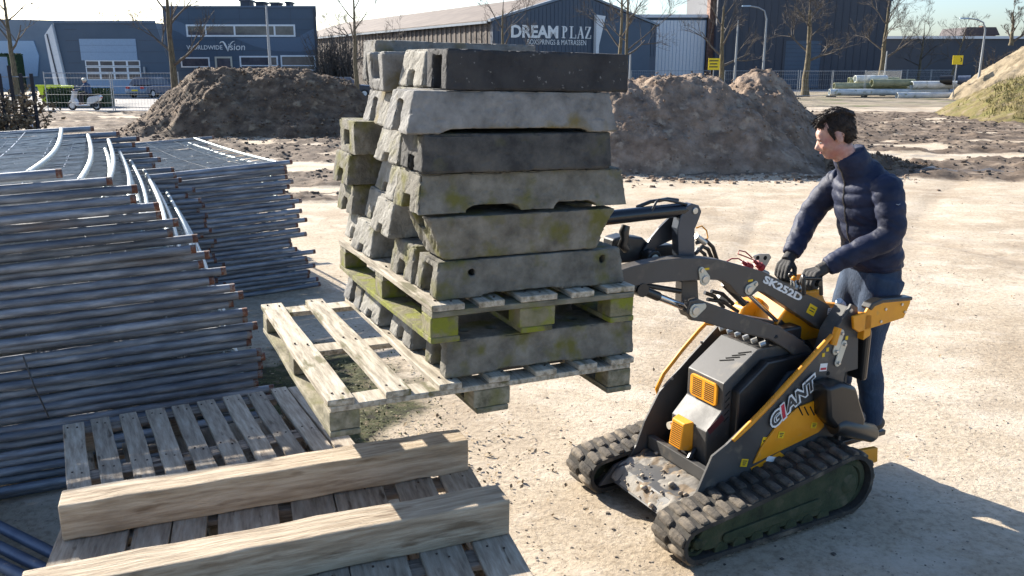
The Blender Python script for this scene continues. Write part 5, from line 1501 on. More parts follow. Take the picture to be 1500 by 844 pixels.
def washer(px, py, r, qx, qy, r2):
    A_, B_ = lp(px, py, YB1 + .003), lp(qx, qy, YB1 + .003)
    o = MB().prism(stadium(A_[0], A_[1], B_[0], B_[1], r, r2), YB1 + .001, YB1 + .008).build('pin_plate', M['cream'], ld, bevel=.002)
    MB().tube([(A_[0], YB1 + .008, A_[1]), (A_[0], YB1 + .014, A_[1])], r * .62, 14).build('pin', M['steel'], o, 40, .002)
    MB().tube([(B_[0], YB1 + .008, B_[1]), (B_[0], YB1 + .016, B_[1])], r2 * .6, 6).build('bolt', M['steel'], o)
washer(1032, 409, .030, 1027, 396, .017); washer(1097, 424, .027, 1106, 416, .016)
for px, py in ((1035, 394), (1099, 411), (1030, 466)): on_plate('warning_sticker', px, py, .03, .010, M['yellow'], YB1 + .0005)
stk = on_plate('warning_sticker', 1189, 454, .062, .05, M['yellow'], YB1 + .0005, .5)
for k in range(2): MB().box((0, .0013, .008 - .014 * k), (.036, .0008, .005)).build('sticker_print', M['signprint'], stk)
stk = on_plate('white_sticker', 1215, 456, .028, .034, M['white'], YB1 + .001, .1)
for k in range(3): MB().box((0, .0013, .008 - .009 * k), (.018, .0008, .003)).build('sticker_print', M['signprint'], stk)
# link arm below it, in two cheeks
la_px = [(1010, 441), (1022, 438), (1045, 446), (1078, 458), (1110, 468), (1140, 478), (1165, 492), (1186, 508), (1198, 522), (1190, 534), (1172, 528), (1152, 512), (1128, 498), (1095, 490), (1060, 481), (1030, 472), (1014, 470), (1006, 458)]
YL0, YL1 = .13, .165
MB().prism(lpoly(la_px, YL1), YL0, YL1).build('link_arm', M['boom'], ld, bevel=.006)
A_ = lp(1018, 455, YL1 + .003); B_ = lp(1030, 449, YL1 + .003)
o = MB().prism(stadium(A_[0], A_[1], B_[0], B_[1], .034, .016), YL1 + .001, YL1 + .008).build('pin_plate', M['cream'], ld, bevel=.002)
MB().tube([(A_[0], YL1 + .008, A_[1]), (A_[0], YL1 + .015, A_[1])], .021, 14).build('pin', M['steel'], o, 40, .002)
MB().prism(lpoly([(1092, 462), (1140, 470), (1180, 498), (1200, 530), (1178, 524), (1140, 496), (1100, 482)], .0), -.02, .03).build('link_arm', M['boom'], ld, bevel=.006)
# bell crank: tall bent plates from the link arm past the arm to the fork cylinder
cr_lo = lpoly([(999, 411), (1022, 411), (1023, 436), (1030, 452), (1022, 468), (1006, 464), (998, 446)], .05)
cr_up = lpoly([(1022, 413), (997, 411), (994, 370), (993, 335), (997, 318), (1004, 304), (1014, 298), (1024, 301), (1028, 310), (1024, 322), (1018, 336), (1018, 372)], .05)
MB().prism(cr_up, .0, .05).build('bell_crank', M['blackblue'] if 'blackblue' in M else M['charcoal'], ld, bevel=.004)
MB().prism(cr_lo, .0, .052).build('bell_crank', M['boom'], ld, bevel=.004)
A_ = lp(1019, 309, .055)
MB().tube([(A_[0], -.02, A_[1]), (A_[0], .056, A_[1])], .016, 12).build('pin', M['steel'], ld, 40, .002)
A_, B_ = lp(1012, 306, .02), lp(893, 319, .02)
MB().tube([(A_[0] - .0, .02, A_[1]), (A_[0] + .06, .02, A_[1]), (B_[0] + .06, .02, B_[1])], [.026, .033, .033], 16).build('fork_cylinder', M['blackgloss'] if 'blackgloss' in M else M['plastic'], ld, 40)
hs = [lp(a, q, .03) for a, q in ((903, 320), (930, 316), (950, 312), (958, 296), (962, 292), (975, 293), (990, 296), (1003, 299))]
MB().tube([(x, .045, z) for x, z in hs], .006, 7).build('hose', M['plastic'], ld, 60)
hs = [lp(a, q, .01) for a, q in ((935, 304), (955, 296), (970, 294), (980, 292), (995, 294))]
MB().tube([(x, .0, z) for x, z in hs], .009, 7).build('hose', M['plastic'], ld, 60)
fin = lpoly([(943, 367), (953, 350), (966, 334), (982, 318), (1000, 308), (998, 340), (984, 352), (962, 362), (955, 376)], -.03)
MB().prism(fin, -.045, -.03).build('fin_plate', M['blackblue2'], ld, bevel=.002)
# fork head behind the stack: quick-attach frame, rotator, forks
MB().prism(lpoly([(905, 352), (922, 347), (948, 350), (960, 362), (995, 360), (1000, 378), (948, 386), (915, 388), (902, 372)], -.02), -.14, -.05).build('fork_head', M['blackm'], ld, bevel=.01)
A_ = lp(961, 380, .03)
MB().tube([(A_[0], -.05, A_[1]), (A_[0], .02, A_[1])], .040, 20).build('rotator_drum', M['plastic'], ld, 40, .006)
MB().tube([(A_[0], .02, A_[1]), (A_[0], .026, A_[1])], .021, 16).build('drum_cap', M['cream'], ld, 40, .002)
MB().tube([(A_[0], .026, A_[1]), (A_[0], .030, A_[1])], .010, 12).build('drum_bolt', M['steel'], ld, 40)
hs = [lp(a, q, .0) for a, q in ((917, 330), (914, 340), (915, 350), (912, 358), (918, 366))]
MB().tube([(x, .0, z) for x, z in hs], [.02, .024, .02, .024, .02], 9).build('hose', M['plastic'], ld, 60)
for y in (-.34, .34):
    MB().span(.44, .475, y - .03, y + .03, 1.02, 1.46).build('fork_upright', M['blackm'], ld, bevel=.004)
    fk = MB().prism([(.44, 1.055), (.475, 1.055), (1.16, 1.078), (1.16, 1.088), (.44, 1.088)], y - .04, y + .04).build('fork', M['blackm'], ld, bevel=.003)
MB().span(.38, .438, -.42, .42, 1.03, 1.10).build('fork_carriage', M['blackm'], ld, bevel=.006)
MB().span(.38, .438, -.42, .42, 1.36, 1.42).build('fork_carriage', M['blackm'], ld, bevel=.006)
MB().span(.25, .379, -.10, .16, 1.03, 1.40).build('quick_attach', M['blackm'], ld, bevel=.008)
# tilt cylinder with its bright rod, under the arm tip
A_, B_ = lp(938, 424, .10), lp(1000, 449, .10)
d_ = Vector((B_[0] - A_[0], 0, B_[1] - A_[1])); a0 = Vector((A_[0], .10, A_[1]))
MB().tube([a0 - d_ * .9, a0 + d_ * .42], .022, 12).build('tilt_cylinder', M['plastic'], ld, 40)
MB().tube([a0 + d_ * .42, a0 + d_ * 1.02], .017, 12).build('cylinder_rod', M['chrome'], ld, 40)
MB().tube([a0 - d_ * .02 + Vector((0, -.03, 0)), a0 - d_ * .02 + Vector((0, .03, 0))], .032, 12).build('cylinder_eye', M['blackm'], ld, 40)
MB().tube([(lp(940, 418, .08)[0], .06, lp(940, 418, .08)[1]), (lp(1000, 428, .08)[0], .06, lp(1000, 428, .08)[1])], .013, 10).build('pipe', M['blackm'], ld, 40)
# lift cylinder rod and barrel going down into the well
A_, B_ = lp(1102, 430, .09), lp(1150, 475, .09)
d_ = Vector((B_[0] - A_[0], 0, B_[1] - A_[1])); a0 = Vector((A_[0], .035, A_[1]))
MB().tube([a0, a0 + d_], .011, 10).build('cylinder_rod', M['chrome'], ld, 40)
MB().tube([a0 + d_, a0 + d_ * 2.1], .024, 12).build('lift_cylinder', M['blackm'], ld, 40)
A_, B_ = lp(1062, 416, .04), lp(1092, 446, .04)
MB().tube([(A_[0], .03, A_[1]), (B_[0], .03, B_[1])], .016, 10).build('pipe', M['blackm'], ld, 40)
for (a, q) in (((1036, 430), (1064, 452)), ((1046, 428), (1078, 447)), ((1040, 440), (1085, 458))):
    A_, B_ = lp(*a, .0), lp(*q, .0)
    MB().tube([(A_[0], -.02, A_[1]), ((A_[0] + B_[0]) / 2, -.02, (A_[1] + B_[1]) / 2 + .02), (B_[0], -.02, B_[1])], .010, 7).build('hose', M['plastic'], ld, 60)
MB().tube([(lp(1058, 436, 0)[0], -.03, lp(1058, 436, 0)[1]), (lp(1074, 443, 0)[0], -.03, lp(1074, 443, 0)[1])], .014, 8).build('hose_fitting', M['steel'], ld, 40)
# hoses and couplings behind the arm by the bell crank
for k, pts_ in enumerate((((1020, 356), (1034, 352), (1044, 362), (1050, 380)), ((1022, 372), (1032, 362), (1040, 366), (1046, 380)), ((1020, 380), (1028, 366), (1038, 374), (1040, 384)))):
    hs = [lp(a, q, -.02) for a, q in pts_]; MB().tube([(x, -.02 - .015 * k, z) for x, z in hs], .010, 8).build('hose', M['plastic'], ld, 60)
hs = [lp(a, q, -.02) for a, q in ((1020, 334), (1028, 331), (1035, 338), (1037, 348), (1033, 354))]
MB().tube([(x, -.02, z) for x, z in hs], .0035, 6).build('cap_cord', M['orange'], ld, 60)
A_, B_ = lp(1019, 346, -.02), lp(1033, 356, -.02)
MB().tube([(A_[0], -.02, A_[1]), (B_[0], -.02, B_[1])], .015, 10).build('coupling', M['steel'], ld, 40)
# red caps with their cords, and the coupling bracket
for (a, q) in (((1083, 380), (1097, 391)), ((1100, 378), (1114, 391))):
    A_, B_ = lp(*a, .0), lp(*q, .0); d_ = Vector((B_[0] - A_[0], 0, B_[1] - A_[1])); a0 = Vector((A_[0], 0, A_[1]))
    MB().tube([a0 + d_ * .25, a0 + d_ * .55, a0 + d_ * .56, a0 + d_ * .85, a0 + d_ * .86, a0 + d_ * 1.15], [.008, .010, .017, .017, .021, .021], 10).build('coupling_cap', M['redplastic'], ld, 40)
for pts_ in (((1065, 383), (1072, 379), (1082, 379), (1088, 383)), ((1104, 381), (1092, 376), (1081, 372), (1083, 367), (1092, 369), (1102, 378))):
    hs = [lp(a, q, .0) for a, q in pts_]; MB().tube([(x, .0, z) for x, z in hs], .0035, 6).build('cap_cord', M['redplastic'], ld, 60)
bk_ = lpoly([(1104, 375), (1113, 372), (1127, 372), (1130, 377), (1124, 388), (1118, 397), (1108, 395)], -.06)
cb = MB().prism(bk_, -.066, -.06).build('coupling_bracket', M['steel'], ld, bevel=.001)
for px, py in ((1110, 378), (1121, 378)):
    x, z = lp(px, py, -.0595); MB().tube([(x, -.0602, z), (x, -.0590, z)], .012, 10).build('bracket_hole', M['black'], cb)
MB().tube([(lp(1112, 396, -.04)[0], -.04, lp(1112, 396, -.04)[1]), (lp(1124, 402, -.04)[0], -.04, lp(1124, 402, -.04)[1])], .016, 10).build('coupling', M['steel'], ld, 40)
# --- console, tank and grips
con = MB().prism([(-.86, .93), (-1.0, 1.075), (-1.16, 1.07), (-1.20, 1.0), (-1.20, .80), (-.86, .80)], -.20, .05).build('control_console', M['orange'], ld, bevel=.012)
MB().prism([(-1.00, 1.078), (-1.15, 1.073), (-1.15, 1.085), (-1.0, 1.09)], -.19, .04).build('console_top', M['plastic'], ld, bevel=.004)
fl = lpoly([(1082, 470), (1090, 450), (1112, 436), (1130, 446), (1150, 458), (1160, 475), (1130, 492), (1108, 498), (1085, 486)], -.12)
ft_ = MB().prism(fl, -.21, -.12).build('fuel_tank', M['orange'], ld, bevel=.012)
MB().tube([(-.83, -.165, .955), (-.83, -.165, 1.0)], .034, 14).build('filler_cap', M['plastic'], ld, 40, .005)
MB().prism(lpoly([(1118, 452), (1140, 446), (1148, 470), (1122, 474)], -.10), -.118, -.10).build('tank_plate', M['blackblue2'], ld, bevel=.002)
# handlebar and levers under the hands
gl = lp(1190, 408, .10); gr_ = lp(1150, 398, -.15)
MB().tube([(gr_[0], -.21, gr_[1] - .005), (gr_[0], -.08, gr_[1] - .005)], .015, 10).build('grip', M['plastic'], ld, 40)
MB().tube([(gr_[0], -.13, 1.07), (gr_[0], -.13, gr_[1] - .005)], .009, 8).build('grip_post', M['blackm'], ld, 40)
MB().tube([(gl[0] + .015, .05, gl[1] - .01), (gl[0] + .015, .17, gl[1] - .01)], .015, 10).build('grip', M['plastic'], ld, 40)
MB().tube([(gl[0] + .015, .06, 1.0), (gl[0] + .015, .06, gl[1] - .01)], .009, 8).build('grip_post', M['blackm'], ld, 40)
for px in (1177, 1202):
    A_, B_ = lp(px, 409, .15), lp(px + 1, 432, .15)
    MB().tube([(A_[0] - .02, .13, A_[1] + .012), (A_[0], .15, A_[1]), (B_[0], .15, B_[1])], .010, 8).build('hand_guard', M['plastic'], ld, 50)
MB().tube([(lp(1177, 409, .15)[0], .15, lp(1177, 409, .15)[1] + .004), (lp(1202, 409, .15)[0], .15, lp(1202, 409, .15)[1] + .004)], .010, 8).build('hand_guard', M['plastic'], ld, 50)
for px, py, y in ((1163, 408, -.02), (1170, 414, 0), (1158, 403, -.05)):
    A_, B_ = lp(px, py, y), lp(px + 2, py + 18, y)
    lv = MB().tube([(B_[0], y, B_[1]), (A_[0], y, A_[1])], .005, 6).build('lever', M['steel'], ld, 40)
    MB().ball((A_[0], y, A_[1]), .014, 10, 6).build('lever_knob', M['orange'] if px == 1163 else M['plastic'], lv, 60)
or_ = lpoly([(1186, 447), (1192, 436), (1206, 436), (1211, 444), (1236, 447), (1240, 458), (1216, 470), (1200, 462)], .03)
MB().prism(or_, -.03, .03).build('arm_lock', M['orange'], ld, bevel=.004)
MB().tube([(lp(1224, 440, .1)[0], .12, lp(1224, 440, .1)[1]), (lp(1230, 446, .1)[0], .12, lp(1230, 446, .1)[1])], .02, 10).build('washer_bottle', M['paleblue'], ld, 40)
for px, py in ((1246, 455),):
    x, z = lp(px, py, yq); MB().tube([(x, yq, z), (x, yq + .006, z)], .011, 10).build('bolt', M['steel'], ld, 40)
# ================================================================== THE MAN AT THE CONTROLS
PM = LW @ T(-1.475, .06, .245, rad(-8))             # x: the way he faces, y: his left
def rings(path, radii, n=20, twist=None):
    """elliptical rings along a path; radii = (across, along-front) pairs"""
    out = []; path = [Vector(p) for p in path]
    for i, p in enumerate(path):
        t = (path[min(i + 1, len(path) - 1)] - path[max(i - 1, 0)]).normalized()
        a = Vector((0, 1, 0)); a = (a - t * a.dot(t)).normalized(); b = a.cross(t).normalized()
        ra, rb = radii[i] if isinstance(radii[i], tuple) else (radii[i], radii[i])
        out.append([p + a * math.cos(2 * math.pi * k / n) * ra + b * math.sin(2 * math.pi * k / n) * rb for k in range(n)])
    return out
def spline(pts, m):
    """Catmull-Rom through tuples of numbers"""
    out = []; P = [np.array(p, float) for p in pts]
    for i in range(len(P) - 1):
        p0, p1, p2, p3 = P[max(i - 1, 0)], P[i], P[i + 1], P[min(i + 2, len(P) - 1)]
        for k in range(m):
            t = k / m
            out.append(.5 * ((2 * p1) + (-p0 + p2) * t + (2 * p0 - 5 * p1 + 4 * p2 - p3) * t * t + (-p0 + 3 * p1 - 3 * p2 + p3) * t ** 3))
    out.append(P[-1]); return out
def limb(mb, keys, m=8, n=18, puff=0.0, count=0, phase=0.0):
    """keys: (x, y, z, across, deep); puff quilts it into 'count' bands"""
    S_ = spline(keys, m); N = len(S_); path, rad_ = [], []
    for i, s_ in enumerate(S_):
        f = 1.0
        if puff: f = 1 + puff * (abs(math.sin(math.pi * (count * i / (N - 1) + phase))) ** .6 - .6)
        path.append(s_[:3]); rad_.append((max(s_[3] * f, .004), max(s_[4] * f, .004)))
    mb.loft(rings(path, rad_, n))
NECK = Vector((.185, 0, 1.475))
HEAD_T = Matrix.Translation((.275, -.016, 1.612)) @ Euler((0, rad(22), rad(-34))).to_matrix().to_4x4() @ Matrix.Scale(.93, 4)   # turned to his right, looking down
def head_part(mb, fn):
    q = MB(); fn(q); mb.add(q.v, q.f, 0, HEAD_T)
def head_shape(q):
    q.ball((-.018, 0, .045), (.098, .076, .092), 24, 16)          # skull
    q.ball((.030, 0, -.012), (.066, .060, .088), 20, 14)          # face
    q.ball((.052, 0, -.078), (.036, .036, .030), 16, 10)          # chin
    q.ball((.010, 0, -.060), (.060, .056, .040), 18, 10)          # jaw
    q.ball((.070, 0, .040), (.024, .050, .030), 16, 10)           # forehead
    for s_ in (-1, 1):
        q.ball((.080, s_ * .027, .016), (.014, .024, .0085), 12, 8)   # brow
        q.ball((.062, s_ * .036, -.024), (.026, .022, .020), 12, 8)   # cheek
    q.tube([(.085, 0, .014), (.099, 0, -.008), (.112, 0, -.026), (.096, 0, -.034)], [.0095, .0105, .014, .010], 10)
    for s_ in (-1, 1): q.ball((.097, s_ * .010, -.030), (.010, .008, .008), 8, 6)
    q.ball((.086, 0, -.052), (.012, .022, .0065), 10, 6); q.ball((.084, 0, -.062), (.011, .019, .0065), 10, 6)
    for s_ in (-1, 1):                                              # ears
        q.ball((-.012, s_ * .076, -.004), (.021, .010, .032), 12, 8, R=Euler((0, .22, s_ * -.35)).to_matrix())
        q.ball((-.004, s_ * .074, -.026), (.010, .009, .013), 10, 6)
bm_ = MB()
head_part(bm_, head_shape)
bm_.tube([(.125, 0, 1.40), NECK, (.245, -.010, 1.56)], [.066, .058, .060], 16)
bm_.ball((.07, 0, 1.30), (.085, .15, .14), 18, 12); bm_.ball((.02, 0, 1.10), (.075, .13, .16), 18, 12); bm_.ball((-.02, 0, .92), (.085, .14, .13), 18, 12)
SH = {1: (.080, .158, 1.385), -1: (.100, -.160, 1.378)}
EL_ = {1: (.105, .245, 1.140), -1: (.200, -.262, 1.150)}
GRIPW = {1: Vector((gl[0] + .015, .11, gl[1] - .01)), -1: Vector((gr_[0], -.145, gr_[1] - .005))}
PMI = PM.inverted()
HG = {s_: PMI @ (LW @ GRIPW[s_]) for s_ in (1, -1)}              # grips in his own frame
WR = {}
for s_ in (1, -1):
    d_ = (Vector(EL_[s_]) - HG[s_]); d_.z += .10; d_.normalize(); WR[s_] = HG[s_] + d_ * .095 + Vector((0, 0, .012))
for s_ in (1, -1):
    bm_.tube([SH[s_], EL_[s_], WR[s_]], [.050, .038, .027], 12)
HIPS = {1: (-.03, .085, .87), -1: (-.03, -.085, .87)}
KN = {1: (.035, .105, .47), -1: (.06, -.10, .47)}
AN = {1: (-.03, .115, .09), -1: (.0, -.115, .09)}
for s_ in (1, -1):
    bm_.tube([HIPS[s_], KN[s_], AN[s_]], [.075, .052, .036], 14)
    bm_.ball((AN[s_][0] + .05, AN[s_][1], .04), (.11, .04, .035), 14, 8)
person = remeshed(bm_, 'person', M['skin'], .0068, 4)
person.matrix_world = PM
tag(person, 'man in a navy quilted jacket and jeans working the loader controls', 'person')
# face details
for s_ in (-1, 1):
    e_ = MB(); e_.ball((.0745, s_ * .029, .001), (.0125, .0145, .0075), 12, 8); o = e_.build('eye', M['eyewhite'], person, 60); o.matrix_local = HEAD_T
    e_ = MB(); e_.ball((.0845, s_ * .029, -.001), (.004, .006, .0055), 10, 6); i_ = e_.build('iris', M['eye'], o, 60)
    e_ = MB(); e_.tube([(.0895, s_ * .012, .0165), (.0915, s_ * .028, .0215), (.080, s_ * .048, .0165)], [.0035, .0048, .0022], 8); o = e_.build('eyebrow', M['hair'], person, 60); o.matrix_local = HEAD_T
    e_ = MB(); e_.tube([(.0835, s_ * .016, .006), (.0865, s_ * .029, .0085), (.077, s_ * .043, .004)], [.002, .0036, .002], 8); o = e_.build('eyelid', M['skin'], person, 60); o.matrix_local = HEAD_T
e_ = MB(); e_.tube([(.092, -.019, -.0575), (.0965, -.008, -.056), (.0975, 0, -.0568), (.0965, .008, -.056), (.092, .019, -.0575)], [.002, .0045, .005, .0045, .002], 8); o = e_.build('lips', M['lip'], person, 60); o.matrix_local = HEAD_T
# hair: short back and sides, longer swept top
def hair_shape(q):
    rg = random.Random(3)
    q.ball((-.026, 0, .052), (.094, .0785, .090), 24, 16)
    q.ball((-.060, 0, .012), (.054, .067, .072), 20, 12)
    for k in range(60):                                             # tufts of the top
        a = rg.uniform(-.95, .95); u = rg.uniform(-1, 1)
        x = -.02 + .088 * u; y = .062 * a
        z = .058 + .086 * math.sqrt(max(0, 1 - (u * .86) ** 2 - (a * .62) ** 2))
        q.tube([(x - .02, y, z - .012), (x + .004, y * 1.02, z + .003 + rg.uniform(0, .006)), (x + .026, y * .98, z - .003 + rg.uniform(-.004, .006))], [.008, .009, .003], 6)
    for k in range(16):
        y = -.052 + .007 * k
        q.tube([(.020, y, .115), (.052, y * .98, .114 + rg.uniform(-.004, .006)), (.074 + rg.uniform(-.006, .004), y * .9, .094 + rg.uniform(-.004, .005))], [.011, .010, .003], 6)
    for s_ in (-1, 1):                                              # sideburns
        q.tube([(.020, s_ * .070, .06), (.014, s_ * .0735, .02), (.012, s_ * .0725, -.012)], [.016, .010, .004], 8)
hm = MB(); head_part(hm, hair_shape)
hm2 = hm
hair = remeshed(hm2, 'hair', M['hair'], .0042, 1, person)
def strands():
    me = hair.data; rg = random.Random(12); mb = MB(); n = len(me.vertices); HI = HEAD_T.inverted()
    for _ in range(900):
        v = me.vertices[rg.randrange(n)]; p = HI @ v.co; nr = (HI.to_3x3() @ v.normal).normalized()
        if p.x > .078 or p.z < -.04: continue
        top = smooth(.05, .12, np.array(p.z)); top = float(top)
        d = Vector((-.5 + .9 * top, .25 * rg.uniform(-1, 1) + p.y * 3 * (1 - top), -.8 + .75 * top)); d = (d - nr * d.dot(nr) * .75).normalized()
        L = rg.uniform(.010, .020) * (1 + top); c = HEAD_T
        a, b2, e = p - nr * .002, p + d * L * .5 + nr * (.0025 + .003 * top), p + d * L + nr * (.001 + rg.uniform(-.001, .005) * (.4 + top))
        mb.tube([c @ a, c @ b2, c @ e], [.0016, .0014, .0004], 3, caps=False)
    o = link('hair_strands', mb.mesh('hair_strands', M['hair'], fix=False), person); o['kind'] = 'stuff'
strands()
# quilted jacket
jk = MB()
torso = [(-.038, 0, .925, .160, .120), (-.034, 0, .96, .168, .128), (-.010, 0, 1.04, .166, .130), (.018, 0, 1.14, .172, .134), (.052, 0, 1.26, .180, .136), (.082, 0, 1.35, .174, .128), (.105, 0, 1.41, .142, .106), (.130, 0, 1.455, .094, .085)]
limb(jk, torso, 16, 44, .075, 8.0, .05)
jk.loft(rings([(.122, 0, 1.42), (.150, 0, 1.465), (.180, -.004, 1.505), (.196, -.006, 1.535)], [(.108, .094), (.090, .086), (.083, .082), (.079, .078)], 28))
for s_ in (1, -1):
    a, e_, w_ = Vector(SH[s_]), Vector(EL_[s_]), WR[s_]
    top_ = a + Vector((.0, -s_ * .035, .004))
    keys = [(*top_, .062, .066), (*(a + Vector((0, s_ * .006, -.03))), .074, .080), (*(a * .5 + e_ * .5 + Vector((-.006, s_ * .010, 0))), .067, .071), (*e_, .060, .064), (*(e_ * .5 + w_ * .5), .054, .056), (*(e_ * .12 + w_ * .88), .050, .051), (*w_, .043, .043)]
    limb(jk, keys, 12, 28, .10, 10.0, .1)
jacket = remeshed(jk, 'jacket', M['jacket'], .0062, 1, person)
# wrinkles: small displaced folds along the cloth
def fold(ob, amp, sc, seed):
    me = ob.data; n = len(me.vertices)
    co = np.empty(n * 3); me.vertices.foreach_get('co', co); co = co.reshape(-1, 3)
    no = np.empty(n * 3); me.vertices.foreach_get('normal', no); no = no.reshape(-1, 3)
    u = fbm(co[:, 0] * sc + co[:, 1] * sc * .6, co[:, 2] * sc * 1.6 + co[:, 1] * sc, seed, 3); v = fbm(co[:, 1] * sc * .7 + 9, co[:, 2] * sc * 2.4 + co[:, 0] * sc, seed + 3, 3)
    co = co + no * ((1 - np.abs(2 * u - 1)) * .6 + v * .5 - .55)[:, None] * amp
    me.vertices.foreach_set('co', co.ravel()); me.update()
fold(jacket, .014, 13, 5)
# zip down the front, cuffs, hem, chest badge
dgj = jacket.data
def surface_x(y, z, guess=.4):
    hit = jacket.ray_cast(Vector((guess, y, z)), Vector((-1, 0, 0)))
    return hit[1].x if hit[0] else None
zp = []
for k in range(26):
    z = 1.525 - k * .023; x = surface_x(.004, z)
    if x is not None: zp.append((x + .0005, .004, z))
MB().tube(zp, .0042, 6).build('zip', M['zip'], person, 60)
MB().box((zp[-1][0] + .004, .004, zp[-1][2] - .008), (.003, .006, .022)).build('zip_pull', M['steel'], person)
hm_ = MB(); hm_.loft(rings([(-.040, 0, .912), (-.039, 0, .922), (-.037, 0, .942)], [(.152, .112), (.159, .119), (.160, .120)], 40)); hm_.build('hem_band', M['jacket'], person, 60)
hit = jacket.ray_cast(Vector((.10, .6, 1.30)), Vector((0, -1, 0)))
if hit[0]:
    MB().tube([hit[1] + Vector((-.012, .002, .002)), hit[1] + Vector((.0, .003, -.002)), hit[1] + Vector((.014, .002, .001))], [.0015, .0032, .0015], 6).build('sleeve_badge', M['polegrey'], person, 60)
# jeans
jn = MB()
limb(jn, [(-.045, 0, .70, .10, .10), (-.043, 0, .78, .158, .115), (-.045, 0, .86, .160, .118), (-.045, 0, .96, .155, .112)], 6, 30)
for s_ in (1, -1):
    h_, k_, a_ = Vector(HIPS[s_]), Vector(KN[s_]), Vector(AN[s_])
    limb(jn, [(*(h_ + Vector((-.015, 0, .0))), .094, .108), (*(h_ * .6 + k_ * .4), .087, .094), (*k_, .068, .072), (*(k_ * .5 + a_ * .5 + Vector((-.014, 0, 0))), .063, .068), (*(a_ + Vector((0, 0, .03))), .056, .060), (*(a_ + Vector((.004, 0, -.035))), .058, .064)], 8, 24)
jeans = remeshed(jn, 'jeans', M['jeans'], .0085, 3, person); fold(jeans, .014, 8, 9)
for s_ in (1, -1):
    sh = MB(); a_ = Vector(AN[s_])
    limb(sh, [(a_.x - .075, a_.y, .035, .030, .030), (a_.x - .05, a_.y, .045, .040, .046), (a_.x + .02, a_.y, .05, .041, .050), (a_.x + .10, a_.y + s_ * .008, .036, .045, .036), (a_.x + .165, a_.y + s_ * .012, .028, .040, .026), (a_.x + .19, a_.y + s_ * .013, .024, .020, .016)], 5, 16)
    remeshed(sh, 'shoe', M['shoe'], .007, 2, person)
# gloved hands: palm, thumb and four bent fingers closed over each grip
for s_ in (1, -1):
    gv = MB(); g_, w_ = HG[s_], WR[s_]
    ax = (PMI.to_3x3() @ LW.to_3x3() @ Vector((0, 1, 0))).normalized()       # along the grip, to his left
    fw = g_ - w_; fw = (fw - ax * fw.dot(ax)).normalized(); up = fw.cross(ax).normalized() * 1.0
    if up.z < 0: up = -up
    kn_c = g_ + up * .030 + fw * .004                                         # knuckle line above the grip
    gv.tube([w_ + (w_ - g_).normalized() * .045, w_, w_ * .6 + kn_c * .4 + up * .004], [.036, .033, .034], 14)
    for j, q in enumerate((-.036, -.012, .012, .035)):                        # metacarpals then fingers
        base = kn_c + ax * q + fw * (.004 - abs(q) * .18)
        gv.tube([w_ * .75 + kn_c * .25 + ax * q * .5, base - fw * .03 + up * .002, base], [.017, .0165, .0135], 10)
        L_ = (.95, 1.05, 1.0, .84)[j if s_ > 0 else 3 - j]
        gv.tube([base, base + fw * .028 * L_ - up * .008, base + fw * .036 * L_ - up * .034 * L_, base + fw * .016 - up * .056 * L_, base - fw * .006 - up * .055 * L_], [.0130, .0125, .0115, .0105, .008], 10)
    tq = -s_                                                                    # thumb on the inner side
    tb = w_ * .55 + kn_c * .45 + ax * tq * .030 - up * .006
    gv.tube([tb, tb + ax * tq * .020 + fw * .018 - up * .012, g_ + ax * tq * .050 + fw * .002 - up * .016, g_ + ax * tq * .040 + fw * .022 - up * .026], [.016, .014, .0125, .009], 10)
    remeshed(gv, 'glove', M['glove'], .0040, 2, person)

